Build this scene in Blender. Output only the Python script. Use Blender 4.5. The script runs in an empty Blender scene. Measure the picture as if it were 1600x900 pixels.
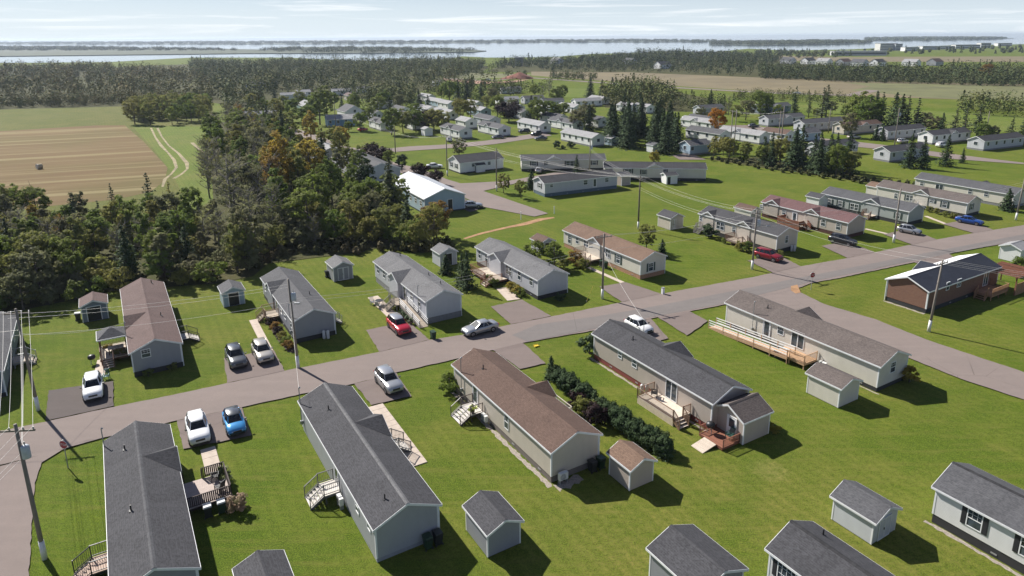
import bpy, bmesh, math, random
import numpy as np
from mathutils import Vector, Matrix

random.seed(7)
RNG = np.random.default_rng(11)
SC = bpy.context.scene
COL = SC.collection
R = math.radians

# ------------------------------------------------------------------ camera
cam_d = bpy.data.cameras.new('camera')
cam = bpy.data.objects.new('camera', cam_d)
COL.objects.link(cam)
cam_d.sensor_width = 36.0
cam_d.lens = 36.0 * 1067.0 / 1600.0          # 24 mm drone lens
cam_d.shift_y = -118.0 / 1600.0              # frame cropped from the lower part of a 4:3 picture
cam_d.clip_start = 0.5
cam_d.clip_end = 120000.0
cam.matrix_world = (Matrix.Translation((0, 0, 36.0)) @ Matrix.Rotation(R(90 - 14.478), 4, 'X')
                    @ Matrix.Rotation(R(-0.358), 4, 'Z'))
SC.camera = cam

# ------------------------------------------------------------------ sky and sun
SUN_EL = 40.0
SUN_AZ = 139.0          # direction towards the sun, degrees counter-clockwise from +X
sdir = Vector((math.cos(R(SUN_AZ)) * math.cos(R(SUN_EL)), math.sin(R(SUN_AZ)) * math.cos(R(SUN_EL)), math.sin(R(SUN_EL))))
world = bpy.data.worlds.new('World')
SC.world = world
world.use_nodes = True
nt = world.node_tree
nt.nodes.clear()
out = nt.nodes.new('ShaderNodeOutputWorld')
bg = nt.nodes.new('ShaderNodeBackground')
sky = nt.nodes.new('ShaderNodeTexSky')
sky.sky_type = 'NISHITA'
sky.sun_disc = False
sky.sun_elevation = R(SUN_EL)
sky.sun_rotation = R(90.0 - SUN_AZ)
sky.altitude = 40
sky.air_density = 1.0
sky.dust_density = 0.6
sky.ozone_density = 2.0
bg.inputs['Strength'].default_value = 0.055
# thin cirrus over the whole sky
tc = nt.nodes.new('ShaderNodeTexCoord')
mp = nt.nodes.new('ShaderNodeMapping')
mp.inputs['Scale'].default_value = (2.6, 2.6, 60.0)
mp.inputs['Rotation'].default_value = (0.012, -0.008, 0.3)
nz = nt.nodes.new('ShaderNodeTexNoise')
nz.inputs['Scale'].default_value = 1.5
nz.inputs['Detail'].default_value = 8
nz.inputs['Roughness'].default_value = 0.62
nz.inputs['Distortion'].default_value = 0.5
rp = nt.nodes.new('ShaderNodeValToRGB')
rp.color_ramp.elements[0].position = 0.5
rp.color_ramp.elements[1].position = 0.72
rp.color_ramp.elements[1].color = (0.7, 0.7, 0.7, 1)
mx = nt.nodes.new('ShaderNodeMix')
mx.data_type = 'RGBA'
mx.inputs['B'].default_value = (12.6, 12.7, 12.8, 1)
nt.links.new(tc.outputs['Generated'], mp.inputs['Vector'])
nt.links.new(mp.outputs['Vector'], nz.inputs['Vector'])
nt.links.new(nz.outputs['Fac'], rp.inputs['Fac'])
nt.links.new(rp.outputs['Color'], mx.inputs['Factor'])
tint = nt.nodes.new('ShaderNodeMix')
tint.data_type = 'RGBA'
tint.blend_type = 'MULTIPLY'
tint.inputs['Factor'].default_value = 1.0
ta = [i for i in tint.inputs if i.type == 'RGBA']
ta[1].default_value = (0.46, 0.57, 0.80, 1)
nt.links.new(sky.outputs['Color'], ta[0])
# milky haze low over the horizon, all round
sepz = nt.nodes.new('ShaderNodeSeparateXYZ')
nt.links.new(tc.outputs['Generated'], sepz.inputs[0])
hr = nt.nodes.new('ShaderNodeMapRange')
hr.interpolation_type = 'SMOOTHSTEP'
hr.inputs['From Min'].default_value = 0.0
hr.inputs['From Max'].default_value = 0.15
hr.inputs['To Min'].default_value = 0.8
hr.inputs['To Max'].default_value = 0.0
nt.links.new(sepz.outputs['Z'], hr.inputs['Value'])
hm = nt.nodes.new('ShaderNodeMix')
hm.data_type = 'RGBA'
ha = [i for i in hm.inputs if i.type == 'RGBA']
ha[1].default_value = (9.3, 10.5, 11.4, 1)
nt.links.new(hr.outputs['Result'], hm.inputs['Factor'])
nt.links.new([o for o in tint.outputs if o.type == 'RGBA'][0], ha[0])
nt.links.new([o for o in hm.outputs if o.type == 'RGBA'][0], mx.inputs['A'])
nt.links.new(mx.outputs['Result'], bg.inputs['Color'])
nt.links.new(bg.outputs['Background'], out.inputs['Surface'])

sun_d = bpy.data.lights.new('sun', 'SUN')
sun_d.energy = 5.0
sun_d.angle = R(0.53)
sun_d.color = (1.0, 0.95, 0.87)
sun = bpy.data.objects.new('sun', sun_d)
COL.objects.link(sun)
sun.rotation_euler = (-sdir).to_track_quat('-Z', 'Y').to_euler()

SC.view_settings.view_transform = 'Standard'
SC.view_settings.look = 'None'
SC.view_settings.exposure = 0.78
SC.view_settings.gamma = 1.0
SC.view_settings.use_curve_mapping = False
SC.render.engine = 'CYCLES'
SC.cycles.max_bounces = 6
SC.cycles.transparent_max_bounces = 6


# ------------------------------------------------------------------ materials
class NT:
    """small helper round a node tree"""
    def __init__(s, name):
        s.m = bpy.data.materials.new(name)
        s.m.use_nodes = True
        s.t = s.m.node_tree
        s.b = s.t.nodes['Principled BSDF']
    def n(s, typ, **kw):
        nd = s.t.nodes.new('ShaderNode' + typ)
        for k, v in kw.items():
            if k in nd.inputs.keys() if hasattr(nd.inputs, 'keys') else False:
                s.set(nd, k, v)
            else:
                setattr(nd, k, v)
        return nd
    def set(s, nd, k, v):
        if isinstance(v, bpy.types.NodeSocket):
            s.t.links.new(v, nd.inputs[k])
        else:
            nd.inputs[k].default_value = v
    def noise(s, vec, scale, detail=4, rough=0.55, dist=0.0):
        nd = s.n('TexNoise')
        s.t.links.new(vec, nd.inputs['Vector'])
        nd.inputs['Scale'].default_value = scale
        nd.inputs['Detail'].default_value = detail
        nd.inputs['Roughness'].default_value = rough
        nd.inputs['Distortion'].default_value = dist
        return nd.outputs['Fac']
    def ramp(s, fac, a, b, ca=(0, 0, 0, 1), cb=(1, 1, 1, 1)):
        nd = s.n('ValToRGB')
        nd.color_ramp.elements[0].position = a
        nd.color_ramp.elements[1].position = b
        nd.color_ramp.elements[0].color = ca
        nd.color_ramp.elements[1].color = cb
        s.t.links.new(fac, nd.inputs['Fac'])
        return nd.outputs['Color']
    def mix(s, fac, a, b, mode='MIX'):
        nd = s.n('Mix')
        nd.data_type = 'RGBA'
        nd.blend_type = mode
        for k, v in (('Factor', fac), ('A', a), ('B', b)):
            sock = [i for i in nd.inputs if i.name == k and (i.type == 'VALUE' if k == 'Factor' else i.type == 'RGBA')][0]
            if isinstance(v, bpy.types.NodeSocket):
                s.t.links.new(v, sock)
            else:
                sock.default_value = v if k == 'Factor' else (tuple(v) + (1,))[:4]
        return [o for o in nd.outputs if o.type == 'RGBA'][0]
    def math(s, op, a, b=0.0, c=None):
        nd = s.n('Math')
        nd.operation = op
        for i, v in enumerate((a, b, c)):
            if v is None:
                continue
            if isinstance(v, bpy.types.NodeSocket):
                s.t.links.new(v, nd.inputs[i])
            else:
                nd.inputs[i].default_value = v
        return nd.outputs[0]
    def bump(s, h, strength=0.3, dist=0.02):
        nd = s.n('Bump')
        nd.inputs['Strength'].default_value = strength
        nd.inputs['Distance'].default_value = dist
        s.t.links.new(h, nd.inputs['Height'])
        s.t.links.new(nd.outputs['Normal'], s.b.inputs['Normal'])
    def obj(s):
        return s.n('TexCoord').outputs['Object']
    def pos(s):
        return s.n('NewGeometry').outputs['Position']
    def mapped(s, vec, scale=(1, 1, 1), rot=(0, 0, 0), loc=(0, 0, 0)):
        nd = s.n('Mapping')
        s.t.links.new(vec, nd.inputs['Vector'])
        nd.inputs['Scale'].default_value = scale
        nd.inputs['Rotation'].default_value = rot
        nd.inputs['Location'].default_value = loc
        return nd.outputs['Vector']
    def base(s, c, rough=0.8, metal=0.0, spec=None):
        if isinstance(c, bpy.types.NodeSocket):
            s.t.links.new(c, s.b.inputs['Base Color'])
        else:
            s.b.inputs['Base Color'].default_value = (*c[:3], 1)
        s.b.inputs['Roughness'].default_value = rough
        s.b.inputs['Metallic'].default_value = metal
        if spec is not None:
            s.b.inputs['Specular IOR Level'].default_value = spec
        return s.m


MATS = {}
def plain(name, c, rough=0.7, metal=0.0, spec=None, var=0.12, scale=3.0):
    """one colour with a little mottling"""
    if name in MATS:
        return MATS[name]
    k = NT(name)
    f = k.ramp(k.noise(k.obj(), scale, 5, 0.6), 0.3, 0.7)
    col = k.mix(f, tuple(x * (1 - var) for x in c), tuple(min(1, x * (1 + var)) for x in c))
    MATS[name] = k.base(col, rough, metal, spec)
    return MATS[name]


def siding(name, c):
    """vinyl clapboard: courses about 11 cm high as fine relief, faint staining"""
    if name in MATS:
        return MATS[name]
    k = NT(name)
    o = k.obj()
    sep = k.n('SeparateXYZ')
    k.t.links.new(o, sep.inputs[0])
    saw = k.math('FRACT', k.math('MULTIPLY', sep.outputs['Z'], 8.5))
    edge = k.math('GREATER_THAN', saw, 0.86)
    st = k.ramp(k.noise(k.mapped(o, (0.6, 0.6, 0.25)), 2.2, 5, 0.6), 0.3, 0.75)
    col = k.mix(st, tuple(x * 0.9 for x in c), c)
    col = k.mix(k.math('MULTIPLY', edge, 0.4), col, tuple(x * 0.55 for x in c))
    k.bump(saw, 0.5, 0.02)
    MATS[name] = k.base(col, 0.55)
    return MATS[name]


def shingle(name, c, c2):
    """asphalt shingles: courses and tabs from the UV in metres, weathered patches"""
    if name in MATS:
        return MATS[name]
    k = NT(name)
    uv = k.n('UVMap').outputs['UV']
    br = k.n('TexBrick')
    k.t.links.new(uv, br.inputs['Vector'])
    br.inputs['Scale'].default_value = 1.0
    br.inputs['Brick Width'].default_value = 0.30
    br.inputs['Row Height'].default_value = 0.145
    br.inputs['Mortar Size'].default_value = 0.012
    br.inputs['Mortar Smooth'].default_value = 0.3
    br.inputs['Bias'].default_value = -0.1
    br.offset = 0.5
    br.inputs['Color1'].default_value = (*c, 1)
    br.inputs['Color2'].default_value = (*c2, 1)
    br.inputs['Mortar'].default_value = (*[x * 0.5 for x in c], 1)
    n1 = k.noise(k.mapped(uv, (3.5, 7.0, 1)), 1.0, 3, 0.7)
    n2 = k.noise(uv, 0.35, 5, 0.6, 0.4)
    n3 = k.noise(k.mapped(uv, (1.3, 0.12, 1)), 1.0, 4, 0.6)
    col = k.mix(k.ramp(n1, 0.35, 0.7), br.outputs['Color'], tuple(x * 1.35 for x in c2))
    col = k.mix(k.math('MULTIPLY', k.ramp(n2, 0.4, 0.75), 0.45), col, tuple(x * 0.62 for x in c))
    col = k.mix(k.math('MULTIPLY', k.ramp(n3, 0.5, 0.8), 0.3), col, tuple(min(1, x * 1.5) for x in c2))
    k.bump(br.outputs['Fac'], -0.5, 0.012)
    MATS[name] = k.base(col, 0.88, 0, 0.25)
    return MATS[name]


def glass(name='window_glass', c=(0.035, 0.045, 0.055)):
    if name in MATS:
        return MATS[name]
    k = NT(name)
    f = k.ramp(k.noise(k.obj(), 1.3, 2), 0.35, 0.7)
    MATS[name] = k.base(k.mix(f, tuple(x * 0.5 for x in c), tuple(x * 2.2 for x in c)), 0.08, 0, 0.6)
    return MATS[name]


def planks(name, c, c2, width=0.14, axis='X'):
    if name in MATS:
        return MATS[name]
    k = NT(name)
    o = k.obj()
    sep = k.n('SeparateXYZ')
    k.t.links.new(o, sep.inputs[0])
    v = k.math('MULTIPLY', sep.outputs[axis], 1 / width)
    fr = k.math('FRACT', v)
    gap = k.math('LESS_THAN', fr, 0.09)
    wn = k.n('TexWhiteNoise')
    wn.noise_dimensions = '1D'
    k.t.links.new(k.math('FLOOR', v), wn.inputs['W'])
    col = k.mix(wn.outputs['Value'], c, c2)
    col = k.mix(k.math('MULTIPLY', k.ramp(k.noise(o, 5, 5), 0.3, 0.8), 0.4), col, tuple(x * 0.7 for x in c))
    col = k.mix(k.math('MULTIPLY', gap, 0.7), col, (0.02, 0.015, 0.01))
    MATS[name] = k.base(col, 0.8)
    return MATS[name]


WHITE = plain('white_trim', (0.74, 0.75, 0.76), 0.5, var=0.05)
BLACK = plain('black_metal', (0.02, 0.02, 0.022), 0.45)
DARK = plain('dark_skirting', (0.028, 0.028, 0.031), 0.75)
GLASS = glass()
CONC = plain('concrete', (0.44, 0.37, 0.31), 0.9, var=0.14, scale=1.6)
GREYM = plain('grey_metal', (0.33, 0.34, 0.35), 0.5, 0.4)
BIN = plain('green_bin_plastic', (0.012, 0.04, 0.022), 0.5)
CEDAR = planks('cedar_wood', (0.33, 0.17, 0.09), (0.42, 0.24, 0.13))
PALE = planks('pale_deck_boards', (0.5, 0.42, 0.34), (0.58, 0.5, 0.41))
BROWNW = planks('stained_brown_wood', (0.12, 0.062, 0.04), (0.16, 0.085, 0.05))
REDW = planks('red_brown_wood', (0.2, 0.075, 0.045), (0.26, 0.105, 0.06))
RAW = planks('new_wood', (0.46, 0.29, 0.17), (0.55, 0.36, 0.22))

# ------------------------------------------------------------------ object helpers
class MB:
    """collects shapes, then links them as ONE mesh object"""
    def __init__(s):
        s.v = []
        s.f = []
        s.uv = []
        s.hasuv = False
    def poly(s, pts, uv=None):
        i = len(s.v)
        s.v += [tuple(p) for p in pts]
        s.f.append(tuple(range(i, i + len(pts))))
        s.uv.append(uv)
        if uv:
            s.hasuv = True
        return s
    def faces(s, vs, fs):
        i = len(s.v)
        s.v += [tuple(p) for p in vs]
        for f in fs:
            s.f.append(tuple(i + k for k in f))
            s.uv.append(None)
        return s
    def box(s, x0, x1, y0, y1, z0, z1):
        if x0 > x1: x0, x1 = x1, x0
        if y0 > y1: y0, y1 = y1, y0
        return s.faces([(x0, y0, z0), (x1, y0, z0), (x1, y1, z0), (x0, y1, z0), (x0, y0, z1), (x1, y0, z1), (x1, y1, z1), (x0, y1, z1)],
                       [(0, 3, 2, 1), (4, 5, 6, 7), (0, 1, 5, 4), (1, 2, 6, 5), (2, 3, 7, 6), (3, 0, 4, 7)])
    def bar(s, p, q, w, h=None):
        """square bar between two points"""
        h = h or w
        p, q = Vector(p), Vector(q)
        d = (q - p).normalized()
        up = Vector((0, 0, 1)) if abs(d.z) < 0.95 else Vector((1, 0, 0))
        a = d.cross(up).normalized() * w / 2
        b = a.cross(d).normalized() * h / 2
        vs = [c + sx * a + sy * b for c in (p, q) for sx, sy in ((-1, -1), (1, -1), (1, 1), (-1, 1))]
        return s.faces(vs, [(0, 1, 2, 3), (7, 6, 5, 4), (0, 4, 5, 1), (1, 5, 6, 2), (2, 6, 7, 3), (3, 7, 4, 0)])
    def tube(s, pts, rad, n=6, cap=True):
        pts = [Vector(p) for p in pts]
        rr = rad if isinstance(rad, (list, tuple)) else [rad] * len(pts)
        vs = []
        for i, p in enumerate(pts):
            d = (pts[min(i + 1, len(pts) - 1)] - pts[max(i - 1, 0)]).normalized()
            up = Vector((0, 0, 1)) if abs(d.z) < 0.9 else Vector((1, 0, 0))
            a = d.cross(up).normalized()
            b = a.cross(d).normalized()
            for k in range(n):
                t = 2 * math.pi * k / n
                vs.append(p + (a * math.cos(t) + b * math.sin(t)) * rr[i])
        fs = []
        for i in range(len(pts) - 1):
            for k in range(n):
                fs.append((i * n + k, i * n + (k + 1) % n, (i + 1) * n + (k + 1) % n, (i + 1) * n + k))
        if cap:
            fs.append(tuple(range(n))[::-1])
            fs.append(tuple((len(pts) - 1) * n + k for k in range(n)))
        return s.faces(vs, fs)
    def lathe(s, prof, n=12, c=(0, 0, 0)):
        """profile [(r,z)] turned round the vertical through c"""
        vs = [(c[0] + r * math.cos(2 * math.pi * k / n), c[1] + r * math.sin(2 * math.pi * k / n), c[2] + z) for r, z in prof for k in range(n)]
        fs = [(i * n + k, i * n + (k + 1) % n, (i + 1) * n + (k + 1) % n, (i + 1) * n + k) for i in range(len(prof) - 1) for k in range(n)]
        fs += [tuple(range(n))[::-1], tuple((len(prof) - 1) * n + k for k in range(n))]
        return s.faces(vs, fs)
    def mesh(s, name, mat, smooth=False, fix=True):
        me = bpy.data.meshes.new(name)
        me.from_pydata(s.v, [], s.f)
        if s.hasuv:
            ul = me.uv_layers.new(name='UVMap')
            li = 0
            for f, uv in zip(s.f, s.uv):
                for k in range(len(f)):
                    ul.data[li].uv = uv[k] if uv else (0, 0)
                    li += 1
        if fix:
            bm = bmesh.new()
            bm.from_mesh(me)
            bmesh.ops.recalc_face_normals(bm, faces=bm.faces)
            bm.to_mesh(me)
            bm.free()
        if mat:
            me.materials.append(mat)
        if smooth:
            me.polygons.foreach_set('use_smooth', [True] * len(me.polygons))
        return me
    def build(s, name, mat, parent=None, smooth=False, fix=True):
        return link(name, s.mesh(name, mat, smooth, fix), parent)


def link(name, me, parent=None):
    o = bpy.data.objects.new(name, me)
    COL.objects.link(o)
    if parent is not None:
        o.parent = parent
    return o


def tag(o, label, cat, group=None, kind=None):
    if label:
        o['label'] = label
    if cat:
        o['category'] = cat
    if group:
        o['group'] = group
    if kind:
        o['kind'] = kind
    return o


def thing(name, label, cat, loc=(0, 0, 0), rotz=0.0, group=None):
    o = bpy.data.objects.new(name, None)
    o.empty_display_size = 0.5
    COL.objects.link(o)
    o.location = (loc[0], loc[1], loc[2] if len(loc) > 2 else 0.0)
    o.rotation_euler = (0, 0, rotz)
    return tag(o, label, cat, group)


def setmat(o, m):
    """own material for one copy of a shared mesh"""
    o.material_slots[0].link = 'OBJECT'
    o.material_slots[0].material = m
    return o


def dup(root, loc, rotz, label=None, group=None, scale=None, mats=None):
    """copy of a thing with copies of its parts and sub-parts"""
    r = root.copy()
    COL.objects.link(r)
    r.location = loc
    r.rotation_euler = (0, 0, rotz)
    if scale:
        r.scale = scale
    if label:
        r['label'] = label
    if group:
        r['group'] = group
    for ch in list(root.children):
        c = ch.copy()
        COL.objects.link(c)
        c.parent = r
        if mats and ch.name.split('.')[0] in mats:
            setmat(c, mats[ch.name.split('.')[0]])
        for g in ch.children:
            d = g.copy()
            COL.objects.link(d)
            d.parent = c
    return r


class Fr:
    """frame of a plot: u along the long wall from corner A, v across, away from the wall in view"""
    def __init__(s, A, d, sgn):
        s.A, s.d, s.sgn = A, d, sgn
    def w(s, u, v):
        r = R(s.d)
        y = s.sgn * v
        return (s.A[0] + u * math.cos(r) - y * math.sin(r), s.A[1] + u * math.sin(r) + y * math.cos(r))


def poly_obj(name, pts, z, mat, kind='structure'):
    mb = MB()
    mb.poly([(x, y, z) for x, y in pts])
    o = mb.build(name, mat, fix=False)
    me = o.data
    if len(me.polygons) and me.polygons[0].normal.z < 0:
        me.flip_normals()
    if kind:
        o['kind'] = kind
    return o


def inside(p, poly):
    x, y = p
    c = False
    for i in range(len(poly)):
        x1, y1 = poly[i]
        x2, y2 = poly[i - 1]
        if (y1 > y) != (y2 > y) and x < (x2 - x1) * (y - y1) / (y2 - y1) + x1:
            c = not c
    return c


def scatter(poly, n, mind):
    """points in a polygon at least mind apart"""
    xs = [p[0] for p in poly]
    ys = [p[1] for p in poly]
    res = []
    cell = {}
    tries = 0
    while len(res) < n and tries < n * 30:
        tries += 1
        p = (random.uniform(min(xs), max(xs)), random.uniform(min(ys), max(ys)))
        if not inside(p, poly):
            continue
        ck = (int(p[0] // mind), int(p[1] // mind))
        if any((p[0] - q[0]) ** 2 + (p[1] - q[1]) ** 2 < mind * mind for i in (-1, 0, 1) for j in (-1, 0, 1) for q in cell.get((ck[0] + i, ck[1] + j), ())):
            continue
        cell.setdefault(ck, []).append(p)
        res.append(p)
    return res


# ------------------------------------------------------------------ ground, water, fields, roads
def grass_mat(name, c1, c2, dry, patch=True):
    k = NT(name)
    p = k.pos()
    big = k.noise(p, 0.035, 5, 0.6, 0.5)
    mid = k.noise(p, 0.22, 6, 0.65, 0.6)
    fine = k.noise(p, 2.8, 9, 0.82)
    tiny = k.noise(p, 10.0, 4, 0.85)
    col = k.mix(k.ramp(mid, 0.32, 0.7), c1, c2)
    fdry = k.math('MULTIPLY', k.ramp(big, 0.4, 0.64), 0.7)
    if patch:
        # the lawns by the lower right homes are drier
        vd = k.n('VectorMath')
        vd.operation = 'DISTANCE'
        k.t.links.new(p, vd.inputs[0])
        vd.inputs[1].default_value = (17, 38, 0)
        dd = k.ramp(k.math('DIVIDE', vd.outputs['Value'], 60.0), 0.15, 0.62, (1, 1, 1, 1), (0, 0, 0, 1))
        fdry = k.math('MAXIMUM', fdry, k.math('MULTIPLY', dd, k.ramp(mid, 0.25, 0.62, (0.25, 0.25, 0.25, 1))))
        vd2 = k.n('VectorMath')
        vd2.operation = 'DISTANCE'
        k.t.links.new(p, vd2.inputs[0])
        vd2.inputs[1].default_value = (75, 175, 0)
        d2 = k.ramp(k.math('DIVIDE', vd2.outputs['Value'], 120.0), 0.2, 0.8, (0.55, 0.55, 0.55, 1), (0, 0, 0, 1))
        fdry = k.math('MAXIMUM', fdry, k.math('MULTIPLY', d2, k.ramp(mid, 0.3, 0.65)))
    col = k.mix(fdry, col, dry)
    if patch:
        # a dead patch of straw-coloured grass
        vd3 = k.n('VectorMath')
        vd3.operation = 'DISTANCE'
        k.t.links.new(k.mapped(p, (1, 1, 1)), vd3.inputs[0])
        vd3.inputs[1].default_value = (*(21.71, 51.05), 0)
        dn = k.math('ADD', vd3.outputs['Value'], k.math('MULTIPLY', k.math('SUBTRACT', fine, 0.5), 2.6))
        col = k.mix(k.ramp(k.math('DIVIDE', dn, 2.4), 0.3, 0.8, (0.85, 0.85, 0.85, 1), (0, 0, 0, 1)), col, (0.34, 0.26, 0.11))
    # lush and worn areas several metres across
    lush = k.noise(p, 0.085, 4, 0.6, 0.8)
    worn = k.noise(p, 0.45, 6, 0.7, 0.5)
    col = k.mix(k.math('MULTIPLY', k.ramp(lush, 0.46, 0.6), 0.6), col, (c1[0] * 0.72, c1[1] * 0.88, c1[2] * 0.8))
    col = k.mix(k.math('MULTIPLY', k.ramp(worn, 0.56, 0.7), 0.5), col, dry)
    # mower lines
    wv = k.n('TexWave')
    k.t.links.new(k.mapped(p, (1, 1, 1), (0, 0, R(-31))), wv.inputs['Vector'])
    wv.inputs['Scale'].default_value = 0.28
    wv.inputs['Distortion'].default_value = 1.6
    wv.inputs['Detail'].default_value = 2
    col = k.mix(k.math('MULTIPLY', wv.outputs['Fac'], 0.34), col, tuple(x * 0.72 for x in c1))
    col = k.mix(k.math('MULTIPLY', k.ramp(fine, 0.42, 0.62), 0.8), col, tuple(x * 0.5 for x in c1))
    col = k.mix(k.math('MULTIPLY', k.ramp(tiny, 0.46, 0.62), 0.75), col, tuple(min(1, x * 1.55) for x in c2))
    st = k.noise(k.mapped(p, (0.16, 1.5, 1), (0, 0, R(-121))), 1.0, 4, 0.6)
    col = k.mix(k.math('MULTIPLY', k.ramp(st, 0.48, 0.7), 0.3), col, dry)
    k.bump(k.math('ADD', fine, tiny), 0.55, 0.09)
    return k.base(col, 0.95, 0, 0.1)


GRASS = grass_mat('lawn_grass', (0.054, 0.094, 0.007), (0.108, 0.145, 0.015), (0.185, 0.158, 0.045))
MEADOW = grass_mat('meadow_grass', (0.08, 0.098, 0.02), (0.12, 0.13, 0.032), (0.16, 0.138, 0.05), False)
BRIGHT = grass_mat('bright_meadow', (0.085, 0.125, 0.02), (0.13, 0.17, 0.03), (0.17, 0.15, 0.055), False)
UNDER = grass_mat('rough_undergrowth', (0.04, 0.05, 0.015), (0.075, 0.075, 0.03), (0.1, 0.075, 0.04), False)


def road_mat(name, c, dark, stain=0.5):
    k = NT(name)
    p = k.pos()
    a = k.noise(p, 0.12, 5, 0.6, 0.6)
    b = k.noise(p, 1.1, 6, 0.7)
    f = k.noise(p, 14, 3, 0.8)
    tr = k.noise(k.mapped(p, (0.05, 0.9, 1), (0, 0, R(-30))), 1.0, 4, 0.6)
    col = k.mix(k.math('MULTIPLY', k.ramp(a, 0.35, 0.7), stain), c, dark)
    col = k.mix(k.math('MULTIPLY', k.ramp(tr, 0.45, 0.75), 0.35), col, tuple(min(1, x * 1.18) for x in c))
    col = k.mix(k.math('MULTIPLY', k.ramp(b, 0.45, 0.75), 0.3), col, tuple(x * 0.75 for x in c))
    col = k.mix(k.math('MULTIPLY', k.ramp(f, 0.4, 0.8), 0.35), col, tuple(x * 0.7 for x in dark))
    # cracks
    vo = k.n('TexVoronoi')
    vo.feature = 'DISTANCE_TO_EDGE'
    k.t.links.new(k.mapped(p, (1, 1, 1), loc=(3, 1, 0)), vo.inputs['Vector'])
    vo.inputs['Scale'].default_value = 0.16
    cr = k.math('MULTIPLY', k.math('LESS_THAN', vo.outputs['Distance'], 0.0045), k.ramp(k.noise(p, 0.07, 3, 0.6), 0.52, 0.6))
    col = k.mix(k.math('MULTIPLY', cr, 0.4), col, tuple(x * 0.35 for x in dark))
    k.bump(f, 0.3, 0.01)
    return k.base(col, 0.93, 0, 0.2)


ROAD = road_mat('chip_seal_road', (0.215, 0.176, 0.16), (0.168, 0.142, 0.131))
DRIVE = road_mat('driveway_asphalt', (0.182, 0.146, 0.134), (0.145, 0.12, 0.112))
DRIVED = road_mat('new_asphalt', (0.105, 0.088, 0.083), (0.085, 0.075, 0.072))
TAR = road_mat('road_centre_asphalt', (0.172, 0.155, 0.148), (0.145, 0.133, 0.128))
DIRT = plain('red_dirt', (0.3, 0.17, 0.085), 0.95, var=0.3, scale=0.8)
GRAVEL = plain('pale_gravel', (0.27, 0.235, 0.2), 0.95, var=0.35, scale=6)

SZ = 60000.0
poly_obj('ground', [(-SZ, -300), (SZ, -300), (SZ, SZ), (-SZ, SZ)], 0.0, GRASS)


def water_mat():
    k = NT('bay_water')
    p = k.pos()
    w = k.noise(k.mapped(p, (1, 0.45, 1), (0, 0, 0.4)), 0.06, 6, 0.65)
    k.bump(w, 0.03, 1.0)
    b = k.noise(k.mapped(p, (0.3, 1, 1)), 0.002, 4)
    return k.base(k.mix(k.ramp(b, 0.35, 0.7), (0.02, 0.045, 0.075), (0.04, 0.075, 0.11)), 0.07, 0, 0.5)


WATER = water_mat()
# shoreline of the mainland, left to right, then out to the horizon
poly_obj('bay_water', [(-1461.2,1065.3),(-639.1,1111.2),(-610.1,1339.4),(-411.2,1298.5),(-233.3,1068.8),(-109.6,1103.6),(-91.7,1311.7),(-43.0,1222.8),(22.7,1209.3),(77.4,1235.2),(170.2,1438.3),(257.2,1470.3),(422.1,1483.8),(633.3,1868.7),(636.9,1617.1),(829.8,1711.0),(1052.4,1918.4),(1351.3,2175.3),(1702.7,2331.3),(3020.2,2365.2)] + [(58000, 59000), (-58000, 59000), (-58000, 3000)], 0.10, WATER)


def land(name, pts, z, mat):
    """low island or spit with a bank"""
    mb = MB()
    n = len(pts)
    vs = [(x, y, z) for x, y in pts] + [(x * 1.0, y, -0.5) for x, y in pts]
    mb.faces(vs, [tuple(range(n))] + [(i, (i + 1) % n, n + (i + 1) % n, n + i) for i in range(n)])
    return tag(mb.build(name, mat), None, None, None, 'structure')


FARG = plain('far_farmland', (0.042, 0.058, 0.028), 0.95, var=0.3, scale=0.004)
ISLANDS = {}
ISLANDS['west'] = [(-3024.4,1953.0),(-1099.3,1507.9),(-880.0,1558.8),(-592.5,1629.3),(-346.2,1590.9),(-86.5,1621.2),(-61.4,1752.6),(-199.0,2219.9),(-571.6,2633.2),(-873.5,2676.6),(-735.5,2132.5),(-1131.3,2492.1),(-2140.6,3368.5),(-9177.9,5945.9)]
ISLANDS['northwest'] = [(-12938.9,8386.3),(-3707.9,5109.0),(-1409.9,3891.0),(-598.5,3688.6),(151.0,3986.0),(968.5,3528.9),(1350.8,4106.4),(1078.1,5881.6),(116.3,5902.9),(-852.5,5924.3),(-2348.8,6488.9),(-5702.3,7862.1),(-16273.3,10549.9)]
ISLANDS['spit'] = [(754.5,2641.8),(878.1,2400.2),(1170.8,2562.8),(1466.1,2877.6),(1674.2,3263.9),(1770.5,3730.8),(1321.0,3615.0),(975.5,3417.9)]
ISLANDS['point'] = [(1950.3,3872.5),(2169.6,3659.6),(2933.1,4234.3),(3396.6,4748.6),(4097.4,6078.6),(4040.2,6929.1),(3239.3,6437.8)]
for nm in ISLANDS:
    land('far_shore', ISLANDS[nm], 1.2, FARG)


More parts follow.
